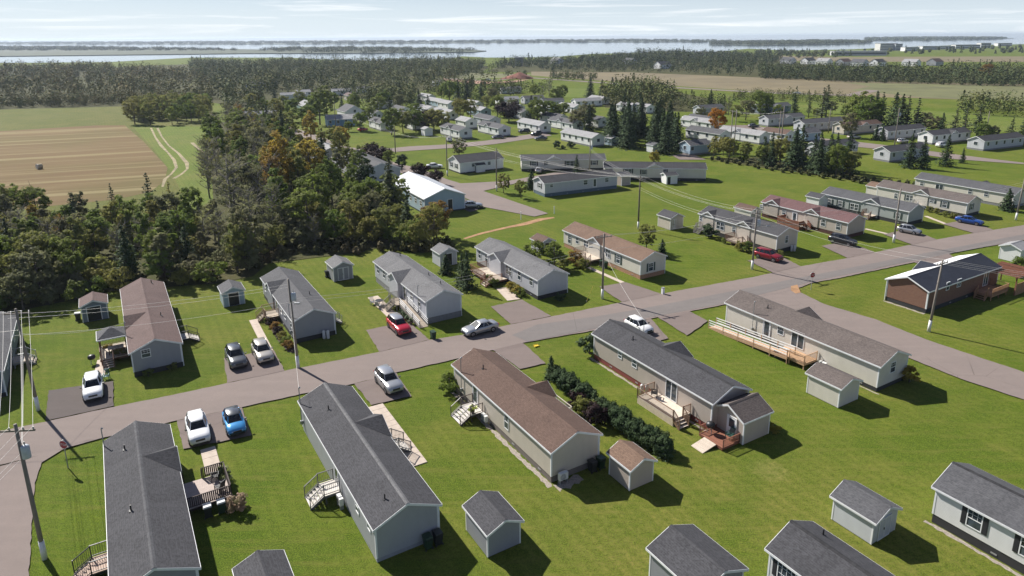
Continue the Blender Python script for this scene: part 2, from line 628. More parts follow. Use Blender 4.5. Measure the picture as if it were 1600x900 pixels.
def hay_mat():
    """mown stubble with pale rows lying along the field"""
    k = NT('mown_hay_stubble')
    p = k.pos()
    mpd = k.mapped(p, (1, 1, 1), (0, 0, R(-19)))
    la = k.noise(k.mapped(mpd, (0.004, 0.17, 1)), 1.0, 2, 0.5)
    lb = k.noise(k.mapped(mpd, (0.007, 0.42, 1), loc=(4, 9, 0)), 1.0, 3, 0.6)
    row = k.math('MAXIMUM', k.ramp(la, 0.57, 0.62), k.math('MULTIPLY', k.ramp(lb, 0.58, 0.64), 0.7))
    n1 = k.noise(k.mapped(mpd, (0.06, 0.5, 1)), 0.5, 5, 0.6)
    n2 = k.noise(p, 1.5, 5, 0.7)
    n3 = k.noise(p, 0.02, 3, 0.5)
    col = k.mix(k.ramp(n1, 0.35, 0.7), (0.135, 0.088, 0.043), (0.172, 0.123, 0.06))
    col = k.mix(k.math('MULTIPLY', k.ramp(n3, 0.45, 0.62), 0.55), col, (0.105, 0.105, 0.034))
    col = k.mix(k.math('MULTIPLY', row, k.math('ADD', 0.25, k.math('MULTIPLY', n2, 0.55))), col, (0.29, 0.25, 0.13))
    col = k.mix(k.math('MULTIPLY', k.ramp(n2, 0.4, 0.7), 0.4), col, (0.12, 0.085, 0.04))
    return k.base(col, 0.95, 0, 0.1)


HAY = hay_mat()
poly_obj('meadow', [(-433.6,358.6),(-242.1,383.7),(-216.7,389.4),(-165.2,378.8),(-120.0,282.0),(-84.2,194.9),(-69.5,160.9),(-59.2,134.1),(-82.9,131.3),(-101.0,129.8),(-160.9,127.1)], 0.02, MEADOW)
poly_obj('meadow', [(-162.7,292.4),(-125.9,286.4),(-91.0,211.4),(-68.5,154.2),(-68.8,142.2),(-94.0,185.7),(-122.8,231.7)], 0.03, BRIGHT)
poly_obj('hay_field', [(-354.5,269.9),(-207.1,276.2),(-178.2,293.2),(-165.5,292.6),(-131.9,243.8),(-98.9,193.4),(-90.7,175.2),(-87.5,161.4),(-91.6,153.5),(-110.8,143.3),(-182.8,134.6)], 0.04, HAY)
TRACK = plain('worn_cart_track', (0.24, 0.2, 0.11), 0.95, var=0.45, scale=0.35)


def strip(name, line, w, z, mat, kind='structure'):
    """ribbon of width w (number or list) along a polyline"""
    n = len(line)
    ws = w if isinstance(w, (list, tuple)) else [w] * n
    L, Rr = [], []
    for i in range(n):
        a = Vector(line[max(0, i - 1)])
        b = Vector(line[min(n - 1, i + 1)])
        d = (b - a).normalized()
        nn = Vector((-d.y, d.x)) * ws[i] / 2
        c = Vector(line[i])
        L.append(c + nn)
        Rr.append(c - nn)
    mb = MB()
    for i in range(n - 1):
        mb.poly([(Rr[i].x, Rr[i].y, z), (Rr[i + 1].x, Rr[i + 1].y, z), (L[i + 1].x, L[i + 1].y, z), (L[i].x, L[i].y, z)])
    o = mb.build(name, mat, fix=False)
    if o.data.polygons[0].normal.z < 0:
        o.data.flip_normals()
    if kind:
        o['kind'] = kind
    return o


for ln in ([(-149.6,283.4),(-133.4,255.0),(-121.1,234.5),(-112.2,220.7),(-103.1,206.1),(-96.3,193.3),(-93.2,183.8),(-91.5,176.8),(-87.4,167.2)], [(-146.9,283.3),(-131.8,256.6),(-118.4,234.4),(-107.3,218.0),(-96.6,200.5),(-92.2,191.2),(-90.3,183.7),(-89.5,177.6)],
           [(-113.6,241.5),(-103.9,225.6),(-95.3,211.6),(-90.2,202.4)]):
    strip('cart_track', ln, [random.uniform(0.5, 1.3) for _ in ln], 0.055, TRACK)

# far fields to the right of the highway
BROWNF = plain('ripe_grain_field', (0.145, 0.116, 0.058), 0.95, var=0.22, scale=0.03)
OLIVEF = plain('dry_grass_field', (0.115, 0.118, 0.042), 0.95, var=0.25, scale=0.05)
poly_obj('grain_field', [(20.9,726.4),(117.0,701.7),(212.0,603.4),(272.4,545.3),(370.1,499.7),(495.5,410.4),(379.0,311.7),(279.7,375.4),(192.8,414.7),(118.1,508.9),(72.5,573.1),(18.9,654.9)], 0.03, BROWNF)
poly_obj('dry_meadow', [(255.8,531.6),(361.1,487.3),(443.2,434.2),(340.1,331.1),(277.1,371.8),(239.6,402.5),(224.9,457.3),(254.5,490.4)], 0.045, OLIVEF)
poly_obj('grain_field', [(455.7,1273.4),(523.3,1140.7),(816.4,1113.1),(654.9,891.1),(464.1,935.2),(347.0,993.0)], 0.04, BROWNF)
poly_obj('meadow', [(151.2,396.1),(188.4,381.6),(197.8,330.7),(231.7,309.6),(272.2,263.2),(237.4,228.4),(190.2,252.5),(172.7,262.3),(167.2,278.2),(149.4,319.5),(133.1,356.5)], 0.05, BRIGHT)
poly_obj('meadow', [(136.4,385.1),(178.1,382.3),(154.0,336.3),(123.3,338.1)], 0.06, BRIGHT)
poly_obj('meadow', [(21.0,491.7),(59.3,488.4),(54.4,415.8),(27.6,417.8)], 0.05, BRIGHT)
poly_obj('meadow', [(-51.3,709.5),(19.5,677.1),(16.0,634.3),(-45.9,602.4)], 0.05, OLIVEF)
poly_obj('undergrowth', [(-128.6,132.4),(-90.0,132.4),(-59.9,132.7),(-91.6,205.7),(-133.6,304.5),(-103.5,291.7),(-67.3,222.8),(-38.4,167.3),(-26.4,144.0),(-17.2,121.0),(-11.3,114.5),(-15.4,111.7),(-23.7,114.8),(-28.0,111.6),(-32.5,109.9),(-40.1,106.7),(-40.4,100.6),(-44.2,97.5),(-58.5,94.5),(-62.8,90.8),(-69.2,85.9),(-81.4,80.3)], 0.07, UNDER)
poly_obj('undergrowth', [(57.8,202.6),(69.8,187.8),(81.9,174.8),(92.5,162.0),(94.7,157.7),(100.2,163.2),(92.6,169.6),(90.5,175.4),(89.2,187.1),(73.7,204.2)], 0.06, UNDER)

# roads
def rough(pts, amp=0.05, step=0.6):
    """break the straight outline of paving into an uneven edge"""
    res = []
    for i in range(len(pts)):
        a, c = Vector(pts[i - 1]), Vector(pts[i])
        n = min(60, max(1, int((c - a).length / step)))
        d = (c - a).normalized()
        nn = Vector((-d.y, d.x))
        for k_ in range(n):
            q = a + (c - a) * k_ / n + nn * random.uniform(-amp, amp)
            res.append((q.x, q.y))
    return res


ROADZ = 0.10
poly_obj('road', rough([(-60.8,51.4),(-48.6,57.5),(-45.3,59.1),(-40.2,61.8),(-37.2,63.2),(-30.7,66.5),(-25.5,69.2),(-24.0,69.9),(-15.7,73.8),(-10.2,77.0),(-6.4,78.4),(-0.2,81.5),(5.4,84.1),(15.2,88.8),(21.3,91.9),(37.2,98.8),(46.1,103.5),(55.5,107.5),(61.6,110.5),(70.8,115.1),(76.4,117.7),(85.6,121.6),(99.0,127.0),(155.9,146.9),(147.4,138.4),(91.6,117.0),(74.2,109.9),(65.5,105.3),(49.7,98.0),(44.6,95.9),(41.5,93.6),(29.6,87.9),(17.9,83.0),(10.3,79.5),(1.2,76.0),(-5.9,72.2),(-13.2,68.5),(-17.0,66.2),(-22.0,64.1),(-24.9,62.7),(-27.2,61.6),(-33.0,59.0),(-38.1,56.3),(-42.3,53.5),(-55.7,46.3)]), ROADZ, ROAD)
poly_obj('road', rough([(29.2,88.4),(34.3,90.4),(44.0,95.9),(41.9,94.1),(41.3,92.3),(42.8,87.7),(47.1,82.4),(50.1,76.2),(55.9,67.8),(63.7,54.7),(56.6,47.6),(51.7,62.0),(48.0,66.5),(45.2,71.6),(41.2,76.6),(35.7,82.5)]), ROADZ + 0.006, ROAD)
poly_obj('road', rough([(-53.6,46.3),(-42.3,53.5),(-38.1,56.3),(-40.0,55.6),(-40.8,54.3),(-41.3,52.5),(-40.0,49.7),(-37.2,45.2),(-33.6,39.5),(-30.6,34.8),(-49.2,35.0)]), ROADZ + 0.006, ROAD)
# paler worn lane and the grey resurfaced part of the main road
poly_obj('road_patch', [(3.2,81.4),(10.9,83.8),(17.3,86.3),(30.2,92.0),(43.8,98.2),(63.3,107.0),(94.2,120.6),(151.3,142.2),(148.0,139.0),(92.1,117.6),(65.8,106.0),(44.9,96.5),(29.8,88.3),(18.0,83.4),(10.3,79.9),(1.8,76.3),(-0.1,78.2)], ROADZ + 0.013, TAR)
for pts, m in (([(-49.0,65.1),(-43.3,67.1),(-40.3,61.9),(-45.4,59.2)], DRIVED), ([(-33.5,72.4),(-28.4,74.5),(-25.4,69.2),(-30.7,66.5)], DRIVE), ([(-18.6,80.0),(-16.4,81.1),(-13.2,81.9),(-10.2,77.0),(-15.7,73.8)], DRIVE),
               ([(-3.0,87.5),(1.3,90.0),(5.1,84.1),(-0.2,81.5)], DRIVE), ([(12.8,94.9),(17.0,96.7),(21.3,91.9),(15.2,88.8)], DRIVE), ([(38.6,106.5),(44.7,109.4),(46.1,103.5),(40.6,100.5)], DRIVE),
               ([(54.2,114.3),(59.7,116.9),(61.6,110.5),(55.5,107.5)], DRIVE), ([(68.7,121.1),(75.5,124.9),(76.4,117.7),(70.3,114.7)], DRIVE), ([(83.8,127.9),(90.4,131.1),(90.7,123.7),(85.6,121.6)], DRIVE),
               ([(-32.6,59.1),(-27.2,61.5),(-24.4,56.5),(-29.8,54.4)], DRIVE), ([(-17.0,66.2),(-12.9,68.5),(-10.5,63.5),(-14.3,61.8)], DRIVE), ([(-2.4,74.1),(1.2,76.0),(3.7,70.6),(0.8,69.3)], DRIVE),
               ([(14.6,81.4),(18.1,83.0),(19.0,77.0),(15.2,74.9)], DRIVE), ([(19.1,83.4),(23.7,85.5),(25.3,82.1),(21.5,77.8)], DRIVE), ([(65.1,105.0),(73.5,109.5),(72.9,105.5),(67.5,101.8)], DRIVE)):
    poly_obj('driveway', rough(pts, 0.06), ROADZ + 0.02, m)
# the road behind
poly_obj('road', rough([(-92.6,284.8),(-72.0,255.7),(-63.8,242.4),(-54.0,227.6),(-42.3,224.5),(-34.5,229.6),(-21.9,233.3),(-8.9,241.7),(12.5,262.4),(15.0,253.5),(-6.4,232.7),(-21.1,225.0),(-33.2,220.2),(-40.9,216.8),(-42.0,211.9),(-33.6,197.2),(-27.2,191.0),(-23.4,185.2),(-16.6,173.7),(-12.9,168.8),(-6.5,170.2),(-0.8,171.6),(10.4,181.4),(17.8,185.7),(18.1,180.3),(1.8,169.2),(-6.9,159.9),(2.8,145.5),(7.6,138.2),(4.6,135.6),(-6.0,144.0),(-12.4,155.9),(-16.8,159.4),(-27.0,177.4),(-48.9,215.8),(-60.5,229.3),(-91.3,270.9)]), ROADZ, ROAD)
poly_obj('driveway', [(-12.7,155.3),(-6.0,143.5),(-8.8,139.7),(-14.2,147.8)], ROADZ + 0.02, DRIVED)
poly_obj('road', rough([(99.8,279.5),(106.8,246.2),(117.6,234.9),(126.7,223.2),(134.8,208.9),(142.6,197.4),(170.2,161.2),(160.2,151.2),(144.8,190.1),(130.4,198.9),(121.9,214.3),(110.8,225.2),(99.2,238.7),(91.4,262.4)]), ROADZ, ROAD)
poly_obj('driveway', [(49.5,208.6),(55.6,213.1),(57.9,200.4),(50.0,200.7)], ROADZ, DRIVE)
poly_obj('driveway', [(85.6,280.2),(97.2,279.6),(95.6,260.4),(83.6,260.9)], ROADZ, DRIVE)
strip('highway', [(-55.7,612.6),(-20.8,582.3),(16.1,619.4),(69.6,549.3),(115.2,489.9),(169.6,435.5),(206.1,418.3),(239.1,456.1)], [9] * 8, ROADZ, ROAD)
poly_obj('gravel_yard', [(-62.4,622.8),(-15.0,565.2),(16.1,596.1),(0.6,548.1),(-29.5,543.4),(-51.8,568.8)], 0.08, plain('red_gravel', (0.3, 0.17, 0.12), 0.95))
strip('dirt_path', [(-8.8,120.3),(-5.8,123.7),(-1.3,127.5),(2.5,130.2),(5.8,133.6),(8.6,135.0)], [0.7, 0.9, 1.0, 1.6, 1.6, 0.8], 0.03, DIRT)
poly_obj('bare_earth', [(41.0,94.6),(42.2,95.2),(41.4,92.0),(40.5,91.6),(40.3,92.8)], 0.12, DIRT)


def walkway(line, w, label_n=None, slab=0.9, mat=None):
    """concrete walk of separate slabs"""
    root = bpy.data.objects.new('walkway', None)
    COL.objects.link(root)
    root['kind'] = 'structure'
    shared = None
    for i in range(len(line) - 1):
        a, b = Vector(line[i]), Vector(line[i + 1])
        n = max(1, round((b - a).length / slab))
        step = (b - a).length / n
        ang = math.atan2(b.y - a.y, b.x - a.x)
        mb = MB()
        mb.box(0.015, step - 0.015, -w / 2, w / 2, 0.0, 0.07)
        me = mb.mesh('slab', mat or CONC)
        for j in range(n):
            o = link('slab', me, root)
            c = a + (b - a) * (j / n)
            o.location = (c.x, c.y, random.uniform(-0.008, 0.008))
            o.rotation_euler = (random.uniform(-0.006, 0.006), 0, ang)
    return root


walkway([(-47.5,72.4),(-45.5,68.2)], 1.1)
walkway([(-34.2,83.6),(-28.9,74.3)], 0.95)
walkway([(-20.0,91.6),(-15.6,84.0)], 1.5)
walkway([(-27.7,54.6),(-25.6,51.0)], 1.25)
walkway([(-13.9,61.8),(-8.2,51.9)], 1.55)
walkway([(12.2,103.8),(16.6,96.7)], 0.7)
walkway([(-1.5,94.8),(0.2,90.0)], 1.9)
walkway([(67.3,125.1),(70.0,121.1)], 0.7)
walkway([(84.2,134.2),(84.6,127.8)], 0.7)
def ragged(name, line, w, z, mat):
    """narrow bed with an uneven edge"""
    a, c = Vector(line[0]), Vector(line[1])
    n = max(8, int((c - a).length / 0.35))
    d = (c - a).normalized()
    nn = Vector((-d.y, d.x))
    L = [a + (c - a) * i / n + nn * w * random.uniform(0.25, 0.75) for i in range(n + 1)]
    Rr = [a + (c - a) * i / n - nn * w * random.uniform(0.25, 0.75) for i in range(n + 1)]
    mb = MB()
    for i in range(n):
        mb.poly([(Rr[i].x, Rr[i].y, z), (Rr[i + 1].x, Rr[i + 1].y, z), (L[i + 1].x, L[i + 1].y, z), (L[i].x, L[i].y, z)])
    o = mb.build(name, mat, fix=False)
    if o.data.polygons[0].normal.z < 0:
        o.data.flip_normals()
    o['kind'] = 'structure'


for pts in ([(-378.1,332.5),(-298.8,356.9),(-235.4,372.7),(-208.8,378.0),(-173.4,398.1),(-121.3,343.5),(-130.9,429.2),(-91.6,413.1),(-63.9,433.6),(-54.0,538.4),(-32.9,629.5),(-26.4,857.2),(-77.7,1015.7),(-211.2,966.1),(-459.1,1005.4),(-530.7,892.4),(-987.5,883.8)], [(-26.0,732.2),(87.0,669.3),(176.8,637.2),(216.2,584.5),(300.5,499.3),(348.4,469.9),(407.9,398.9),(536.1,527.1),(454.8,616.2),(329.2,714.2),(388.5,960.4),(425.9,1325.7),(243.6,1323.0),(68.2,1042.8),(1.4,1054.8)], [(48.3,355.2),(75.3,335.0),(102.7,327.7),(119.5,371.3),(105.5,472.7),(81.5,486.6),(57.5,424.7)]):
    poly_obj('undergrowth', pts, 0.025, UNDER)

# ------------------------------------------------------------------ houses
SH_DARK = shingle('charcoal_shingles', (0.0374, 0.0374, 0.0418), (0.059, 0.059, 0.0648))
SH_GREY = shingle('grey_shingles', (0.0945, 0.0945, 0.099), (0.135, 0.135, 0.1395))
SH_MID = shingle('slate_shingles', (0.0595, 0.0603, 0.0663), (0.085, 0.0859, 0.0918))
SH_BROWN = shingle('brown_shingles', (0.0825, 0.0515, 0.0409), (0.1056, 0.0693, 0.0548))
SH_TAN = shingle('tan_shingles', (0.1162, 0.0735, 0.0525), (0.1537, 0.1013, 0.0735))
SH_ROSE = shingle('rose_brown_shingles', (0.0868, 0.057, 0.0527), (0.1147, 0.0794, 0.0732))
SH_MAR = shingle('maroon_shingles', (0.0975, 0.0525, 0.054), (0.1275, 0.0735, 0.0735))
SH_WEA = shingle('weathered_shingles', (0.0819, 0.0686, 0.064), (0.117, 0.0975, 0.0897))
SH_LIGHT = shingle('pale_grey_shingles', (0.2, 0.2, 0.205), (0.27, 0.27, 0.275))
SH_CAP = shingle('dark_ridge_shingles', (0.022, 0.022, 0.025), (0.034, 0.034, 0.037))
SD_WHITE = siding('white_siding', (0.8, 0.8, 0.8))
SD_LGREY = siding('light_grey_siding', (0.52, 0.53, 0.57))
SD_GREY = siding('grey_siding', (0.3, 0.31, 0.345))
SD_SLATE = siding('slate_blue_siding', (0.2, 0.24, 0.3))
SD_BEIGE = siding('beige_siding', (0.58, 0.52, 0.45))
SD_CREAM = siding('cream_siding', (0.68, 0.64, 0.57))
SD_TAUPE = siding('taupe_siding', (0.47, 0.41, 0.36))
SD_SAGE = siding('grey_green_siding', (0.36, 0.39, 0.38))
SD_BLUE = siding('pale_blue_siding', (0.36, 0.47, 0.56))
SD_MBLUE = siding('blue_siding', (0.16, 0.3, 0.5))
SKIRT_RED = plain('red_brown_skirting', (0.19, 0.045, 0.035), 0.8)
SKIRT_GREY = plain('grey_skirting', (0.2, 0.2, 0.21), 0.8)
SKIRT_TAUPE = plain('taupe_skirting', (0.15, 0.13, 0.12), 0.8)
SKIRT_TAN = plain('brick_tan_skirting', (0.36, 0.2, 0.12), 0.85, var=0.3, scale=5)
SKIRT_W = plain('pale_skirting', (0.5, 0.5, 0.52), 0.8)
SHUT_BLACK = plain('black_shutter', (0.025, 0.025, 0.03), 0.6)
SHUT_GREEN = plain('dark_green_shutter', (0.05, 0.075, 0.07), 0.6)
DOORW = plain('white_door', (0.72, 0.72, 0.73), 0.45, var=0.04)


def brick_mat():
    k = NT('red_brick_cladding')
    o = k.obj()
    br = k.n('TexBrick')
    sep = k.n('SeparateXYZ')
    k.t.links.new(o, sep.inputs[0])
    cmb = k.n('CombineXYZ')
    k.t.links.new(k.math('ADD', sep.outputs['X'], sep.outputs['Y']), cmb.inputs['X'])
    k.t.links.new(sep.outputs['Z'], cmb.inputs['Y'])
    k.t.links.new(cmb.outputs[0], br.inputs['Vector'])
    br.inputs['Scale'].default_value = 1
    br.inputs['Brick Width'].default_value = 0.22
    br.inputs['Row Height'].default_value = 0.075
    br.inputs['Mortar Size'].default_value = 0.008
    br.inputs['Color1'].default_value = (0.2, 0.095, 0.06, 1)
    br.inputs['Color2'].default_value = (0.15, 0.068, 0.045, 1)
    br.inputs['Mortar'].default_value = (0.22, 0.15, 0.12, 1)
    return k.base(br.outputs['Color'], 0.85)


BRICK = brick_mat()
WINC = {}


def win_meshes(w, h, kind):
    """frame ring, pane and shutter meshes, shared between windows of one size"""
    key = (round(w, 2), round(h, 2), kind)
    if key in WINC:
        return WINC[key]
    t = 0.07
    fr = MB()
    fr.box(-w / 2, -w / 2 + t, -0.05, 0.03, -h / 2, h / 2).box(w / 2 - t, w / 2, -0.05, 0.03, -h / 2, h / 2)
    fr.box(-w / 2 + t, w / 2 - t, -0.05, 0.028, -h / 2, -h / 2 + t).box(-w / 2 + t, w / 2 - t, -0.05, 0.028, h / 2 - t, h / 2)
    if kind == 'hung':
        fr.box(-w / 2 + t, w / 2 - t, -0.042, 0.02, -0.03, 0.03)
        for k in (-1, 1):
            fr.box(k * w / 6 - 0.012, k * w / 6 + 0.012, -0.03, 0.01, 0.03, h / 2 - t)
        fr.box(-w / 2 + t, w / 2 - t, -0.028, 0.008, h / 4 - 0.012, h / 4 + 0.012)
    elif kind == 'pair':
        fr.box(-0.05, 0.05, -0.042, 0.02, -h / 2 + t, h / 2 - t)
        for s in (-1, 1):
            c = s * w / 4
            fr.box(c - w / 4 + 0.06, c + w / 4 - 0.06, -0.04, 0.018, -0.025, 0.025)
            fr.box(c - 0.012, c + 0.012, -0.03, 0.01, 0.025, h / 2 - t)
    elif kind == 'grid':
        for k in range(1, 4):
            x = -w / 2 + w * k / 4
            fr.box(x - 0.016, x + 0.016, -0.035, 0.015, -h / 2 + t, h / 2 - t)
        for k in range(1, 3):
            z = -h / 2 + h * k / 3
            fr.box(-w / 2 + t, w / 2 - t, -0.032, 0.012, z - 0.016, z + 0.016)
    elif kind == 'slide':
        fr.box(-0.05, 0.05, -0.042, 0.02, -h / 2 + t, h / 2 - t)
    pane = MB()
    pane.box(-w / 2 + t * 0.7, w / 2 - t * 0.7, -0.02, 0.0, -h / 2 + t * 0.7, h / 2 - t * 0.7)
    sh = MB()
    sh.box(-0.17, 0.17, -0.045, 0.02, -h / 2, h / 2)
    for k in range(int(h / 0.12)):
        z = -h / 2 + 0.06 + k * 0.12
        sh.box(-0.13, 0.13, -0.06, -0.045, z - 0.03, z + 0.03)
    WINC[key] = (fr.mesh('window', WHITE), pane.mesh('pane', GLASS), sh.mesh('shutter', SHUT_BLACK))
    return WINC[key]


DOORC = {}
def door_meshes(kind):
    if kind in DOORC:
        return DOORC[kind]
    d = MB()
    d.box(-0.5, 0.5, -0.05, 0.02, -1.05, 1.05)
    d.box(-0.56, -0.5, -0.07, 0.02, -1.05, 1.1).box(0.5, 0.56, -0.07, 0.02, -1.05, 1.1).box(-0.5, 0.5, -0.07, 0.02, 1.05, 1.1)
    p = MB()
    if kind == 'half':
        p.box(-0.3, 0.3, -0.062, -0.051, 0.0, 0.85)
    else:
        p.box(-0.34, 0.34, -0.062, -0.051, -0.8, 0.9)
    hd = MB()
    hd.box(0.36, 0.42, -0.1, -0.05, -0.1, 0.0)
    DOORC[kind] = (d.mesh('door', DOORW), p.mesh('pane', GLASS), hd.mesh('handle', GREYM))
    return DOORC[kind]


def house(label, A, L, W, d, sgn, eave=2.95, rise=1.05, sk=0.7, wall=SD_WHITE, roof=SH_DARK, skirt=DARK, win=(), dorm=(), far=False, right=False,
          vents=(), name='mobile_home', cat='mobile home', group='mobile homes', oh=0.2, ridgecap=None, frontroof=None, trim=True, shut=None, post=True, cornerw=0.11):
    """gabled home. A: ground corner shared by the long wall and gable in view. win: (wall, (s, z), w, h, kind)
    walls: L long wall in view, K long wall behind, N near gable, F far gable"""
    if far:
        r = R(d)
        A = (A[0] - L * math.cos(r), A[1] - L * math.sin(r))
    if right:
        A = Fr(A, d, sgn).w(0, -W)
    fr = Fr(A, d, sgn)
    root = thing(name, label, cat, (A[0], A[1], 0), R(d), group)
    Y = lambda v: sgn * v
    slope = rise / (W / 2)
    ridge = eave + rise
    mb = MB()
    prof = [(0, sk), (W, sk), (W, eave), (W / 2, ridge), (0, eave)]
    n = len(prof)
    vs = [(0, Y(v), z) for v, z in prof] + [(L, Y(v), z) for v, z in prof]
    mb.faces(vs, [tuple(range(n))[::-1], tuple(range(n, 2 * n))] + [(i, (i + 1) % n, n + (i + 1) % n, n + i) for i in range(n)])
    mb.build('wall', wall, root)
    if sk > 0.05:
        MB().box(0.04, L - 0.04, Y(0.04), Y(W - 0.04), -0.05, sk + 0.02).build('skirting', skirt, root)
    # roof: two slabs with shingle UVs
    ov = 0.25
    t = 0.1
    sl = math.sqrt(1 + slope * slope)
    half = (W / 2 + oh) * sl
    zb = eave - oh * slope + 0.02
    for side in (0, 1):
        mb = MB()
        va = -oh if side == 0 else W + oh
        e0, e1 = (-ov, Y(va), zb), (L + ov, Y(va), zb)
        r0, r1 = (-ov, Y(W / 2), ridge + 0.02), (L + ov, Y(W / 2), ridge + 0.02)
        up = lambda p: (p[0], p[1], p[2] + t)
        u0 = side * 7.3
        mb.poly([up(e0), up(e1), up(r1), up(r0)], [(u0, 0), (u0 + L + 2 * ov, 0), (u0 + L + 2 * ov, half), (u0, half)])
        mb.poly([e0, r0, r1, e1])
        mb.poly([e0, e1, up(e1), up(e0)])
        mb.poly([e0, up(e0), up(r0), r0])
        mb.poly([e1, r1, up(r1), up(e1)])
        mb.build('roof', (frontroof if (frontroof and side == 1) else roof), root)
    mb = MB()
    mb.poly([(-ov - 0.01, Y(W / 2 - 0.17), ridge + t + 0.035 - 0.17 * slope), (L + ov + .01, Y(W / 2 - 0.17), ridge + t + 0.035 - 0.17 * slope), (L + ov + .01, Y(W / 2), ridge + t + 0.055), (-ov - .01, Y(W / 2), ridge + t + 0.055)],
            [(0, 0), (L, 0), (L, .17), (0, .17)])
    mb.poly([(-ov - 0.01, Y(W / 2), ridge + t + 0.055), (L + ov + .01, Y(W / 2), ridge + t + 0.055), (L + ov + .01, Y(W / 2 + 0.17), ridge + t + 0.035 - 0.17 * slope), (-ov - .01, Y(W / 2 + 0.17), ridge + t + 0.035 - 0.17 * slope)],
            [(0, 0), (L, 0), (L, .17), (0, .17)])
    o = mb.build('ridge_cap', ridgecap or roof, root, fix=False)
    if trim:
        mb = MB()
        for va, s in ((-oh, -1), (W + oh, 1)):
            mb.box(-ov - 0.02, L + ov + 0.02, Y(va), Y(va + s * 0.03), zb - 0.08, zb + t - 0.015)
        mb.build('eave_trim', WHITE, root)
        for ux, s in ((-ov, -1), (L + ov, 1)):
            mb = MB()
            for va in (-oh, W + oh):
                p0 = [(va, zb - 0.1), (va, zb + t - 0.012), (W / 2, ridge + 0.02 + t - 0.012), (W / 2, ridge + 0.02 - 0.1)]
                vs = [(ux, Y(v), z) for v, z in p0] + [(ux + s * 0.03, Y(v), z) for v, z in p0]
                mb.faces(vs, [(0, 1, 2, 3), (7, 6, 5, 4), (0, 4, 5, 1), (1, 5, 6, 2), (2, 6, 7, 3), (3, 7, 4, 0)])
            mb.build('gable_trim', WHITE, root)
        if post:
            c = cornerw
            for u, v in ((0, 0), (L, 0), (L, W), (0, W)):
                su = -1 if u == 0 else 1
                sv = -1 if v == 0 else 1
                MB().box(u + su * 0.018, u - su * c, Y(v + sv * 0.018), Y(v - sv * c), sk, eave - 0.02).build('corner_trim', WHITE, root)
    # openings
    for wl, (s, z), w, h, kind in win:
        if wl == 'L':
            loc, rz = (s, Y(0)), (0 if sgn > 0 else math.pi)
        elif wl == 'K':
            loc, rz = (s, Y(W)), (math.pi if sgn > 0 else 0)
        elif wl == 'N':
            loc, rz = (0, Y(s)), -math.pi / 2
        else:
            loc, rz = (L, Y(s)), math.pi / 2
        if kind in ('door', 'halfdoor'):
            dm, pm, hm = door_meshes('half' if kind == 'halfdoor' else 'full')
            o = link('door', dm, root)
            link('pane', pm, o)
            link('handle', hm, o)
        elif kind == 'barn':
            mb = MB()
            mb.box(-w / 2, -0.02, -0.05, 0.02, -h / 2, h / 2).box(0.02, w / 2, -0.05, 0.02, -h / 2, h / 2)
            o = mb.build('door', wall, root)
            mb = MB()
            for k in (-1, 1):
                x0, x1 = sorted((k * 0.02, k * w / 2))
                mb.box(x0, x0 + 0.08, -0.07, -0.05, -h / 2, h / 2).box(x1 - 0.08, x1, -0.07, -0.05, -h / 2, h / 2).box(x0 + .08, x1 - .08, -0.068, -0.05, h / 2 - 0.08, h / 2).box(x0 + .08, x1 - .08, -0.068, -0.05, -h / 2, -h / 2 + .08)
            mb.build('door_trim', WHITE, o)
            MB().box(-0.12, -0.06, -0.11, -0.06, -0.1, 0.06).build('handle', BLACK, o)
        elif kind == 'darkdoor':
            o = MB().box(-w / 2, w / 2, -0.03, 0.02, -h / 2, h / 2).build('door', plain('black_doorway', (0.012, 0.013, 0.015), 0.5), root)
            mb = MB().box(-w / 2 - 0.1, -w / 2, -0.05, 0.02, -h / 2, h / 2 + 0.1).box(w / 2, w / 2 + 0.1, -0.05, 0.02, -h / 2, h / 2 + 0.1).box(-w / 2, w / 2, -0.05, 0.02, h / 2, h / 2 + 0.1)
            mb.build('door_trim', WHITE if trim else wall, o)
        else:
            kk = kind[:-2] if kind.endswith('_s') else kind
            f, p, sm = win_meshes(w, h, kk)
            o = link('window', f, root)
            link('pane', p, o)
            if kind.endswith('_s'):
                for k in (-1, 1):
                    q = link('shutter', sm, o)
                    q.location = (k * (w / 2 + 0.19), 0, 0)
                    if shut:
                        setmat(q, shut)
        o.location = (loc[0], loc[1], z)
        o.rotation_euler = (0, 0, rz)
    # cross gables
    for side, uc, hw, proud in dorm:
        sv = -1 if side == 'L' else 1
        v0 = 0 if side == 'L' else W
        vf = v0 + sv * (oh + proud)
        zap = min(ridge - 0.1, zb + hw * 0.5 + 0.1)
        vb = W / 2 + sv * (ridge - zap) / slope
        lift = t + 0.03
        F_ = (uc, Y(vf), zap + lift)
        B_ = (uc, Y(vb), zap + lift)
        ve = v0 + sv * oh
        mb = MB()
        for k in (-1, 1):
            l = (uc + k * hw, Y(vf), zb + lift)
            l2 = (uc + k * hw, Y(ve), zb + lift)
            ln = abs(vb - vf)
            mb.poly([F_, B_, l2, l] if proud > 0.05 else [F_, B_, l], ([(0, 0), (ln, 0), (0.3, 1.9), (0, 1.9)] if proud > 0.05 else [(0, 0), (ln, 0), (0, 1.9)]))
        rf = mb.build('cross_gable', roof, root, fix=False)
        mb = MB()
        vw = v0 + sv * (proud + 0.004)
        tri = [(uc - hw + 0.35, zb), (uc + hw - 0.35, zb), (uc + hw - 0.35, zb + 0.08), (uc, zap - 0.02), (uc - hw + 0.35, zb + 0.08)]
        if proud > 0.05:
            tri = [(uc - hw + 0.35, sk), (uc + hw - 0.35, sk), (uc + hw - 0.35, zb + 0.08), (uc, zap - 0.02), (uc - hw + 0.35, zb + 0.08)]
        vs = [(u, Y(vw), z) for u, z in tri] + [(u, Y(v0 - sv * 0.1), z) for u, z in tri]
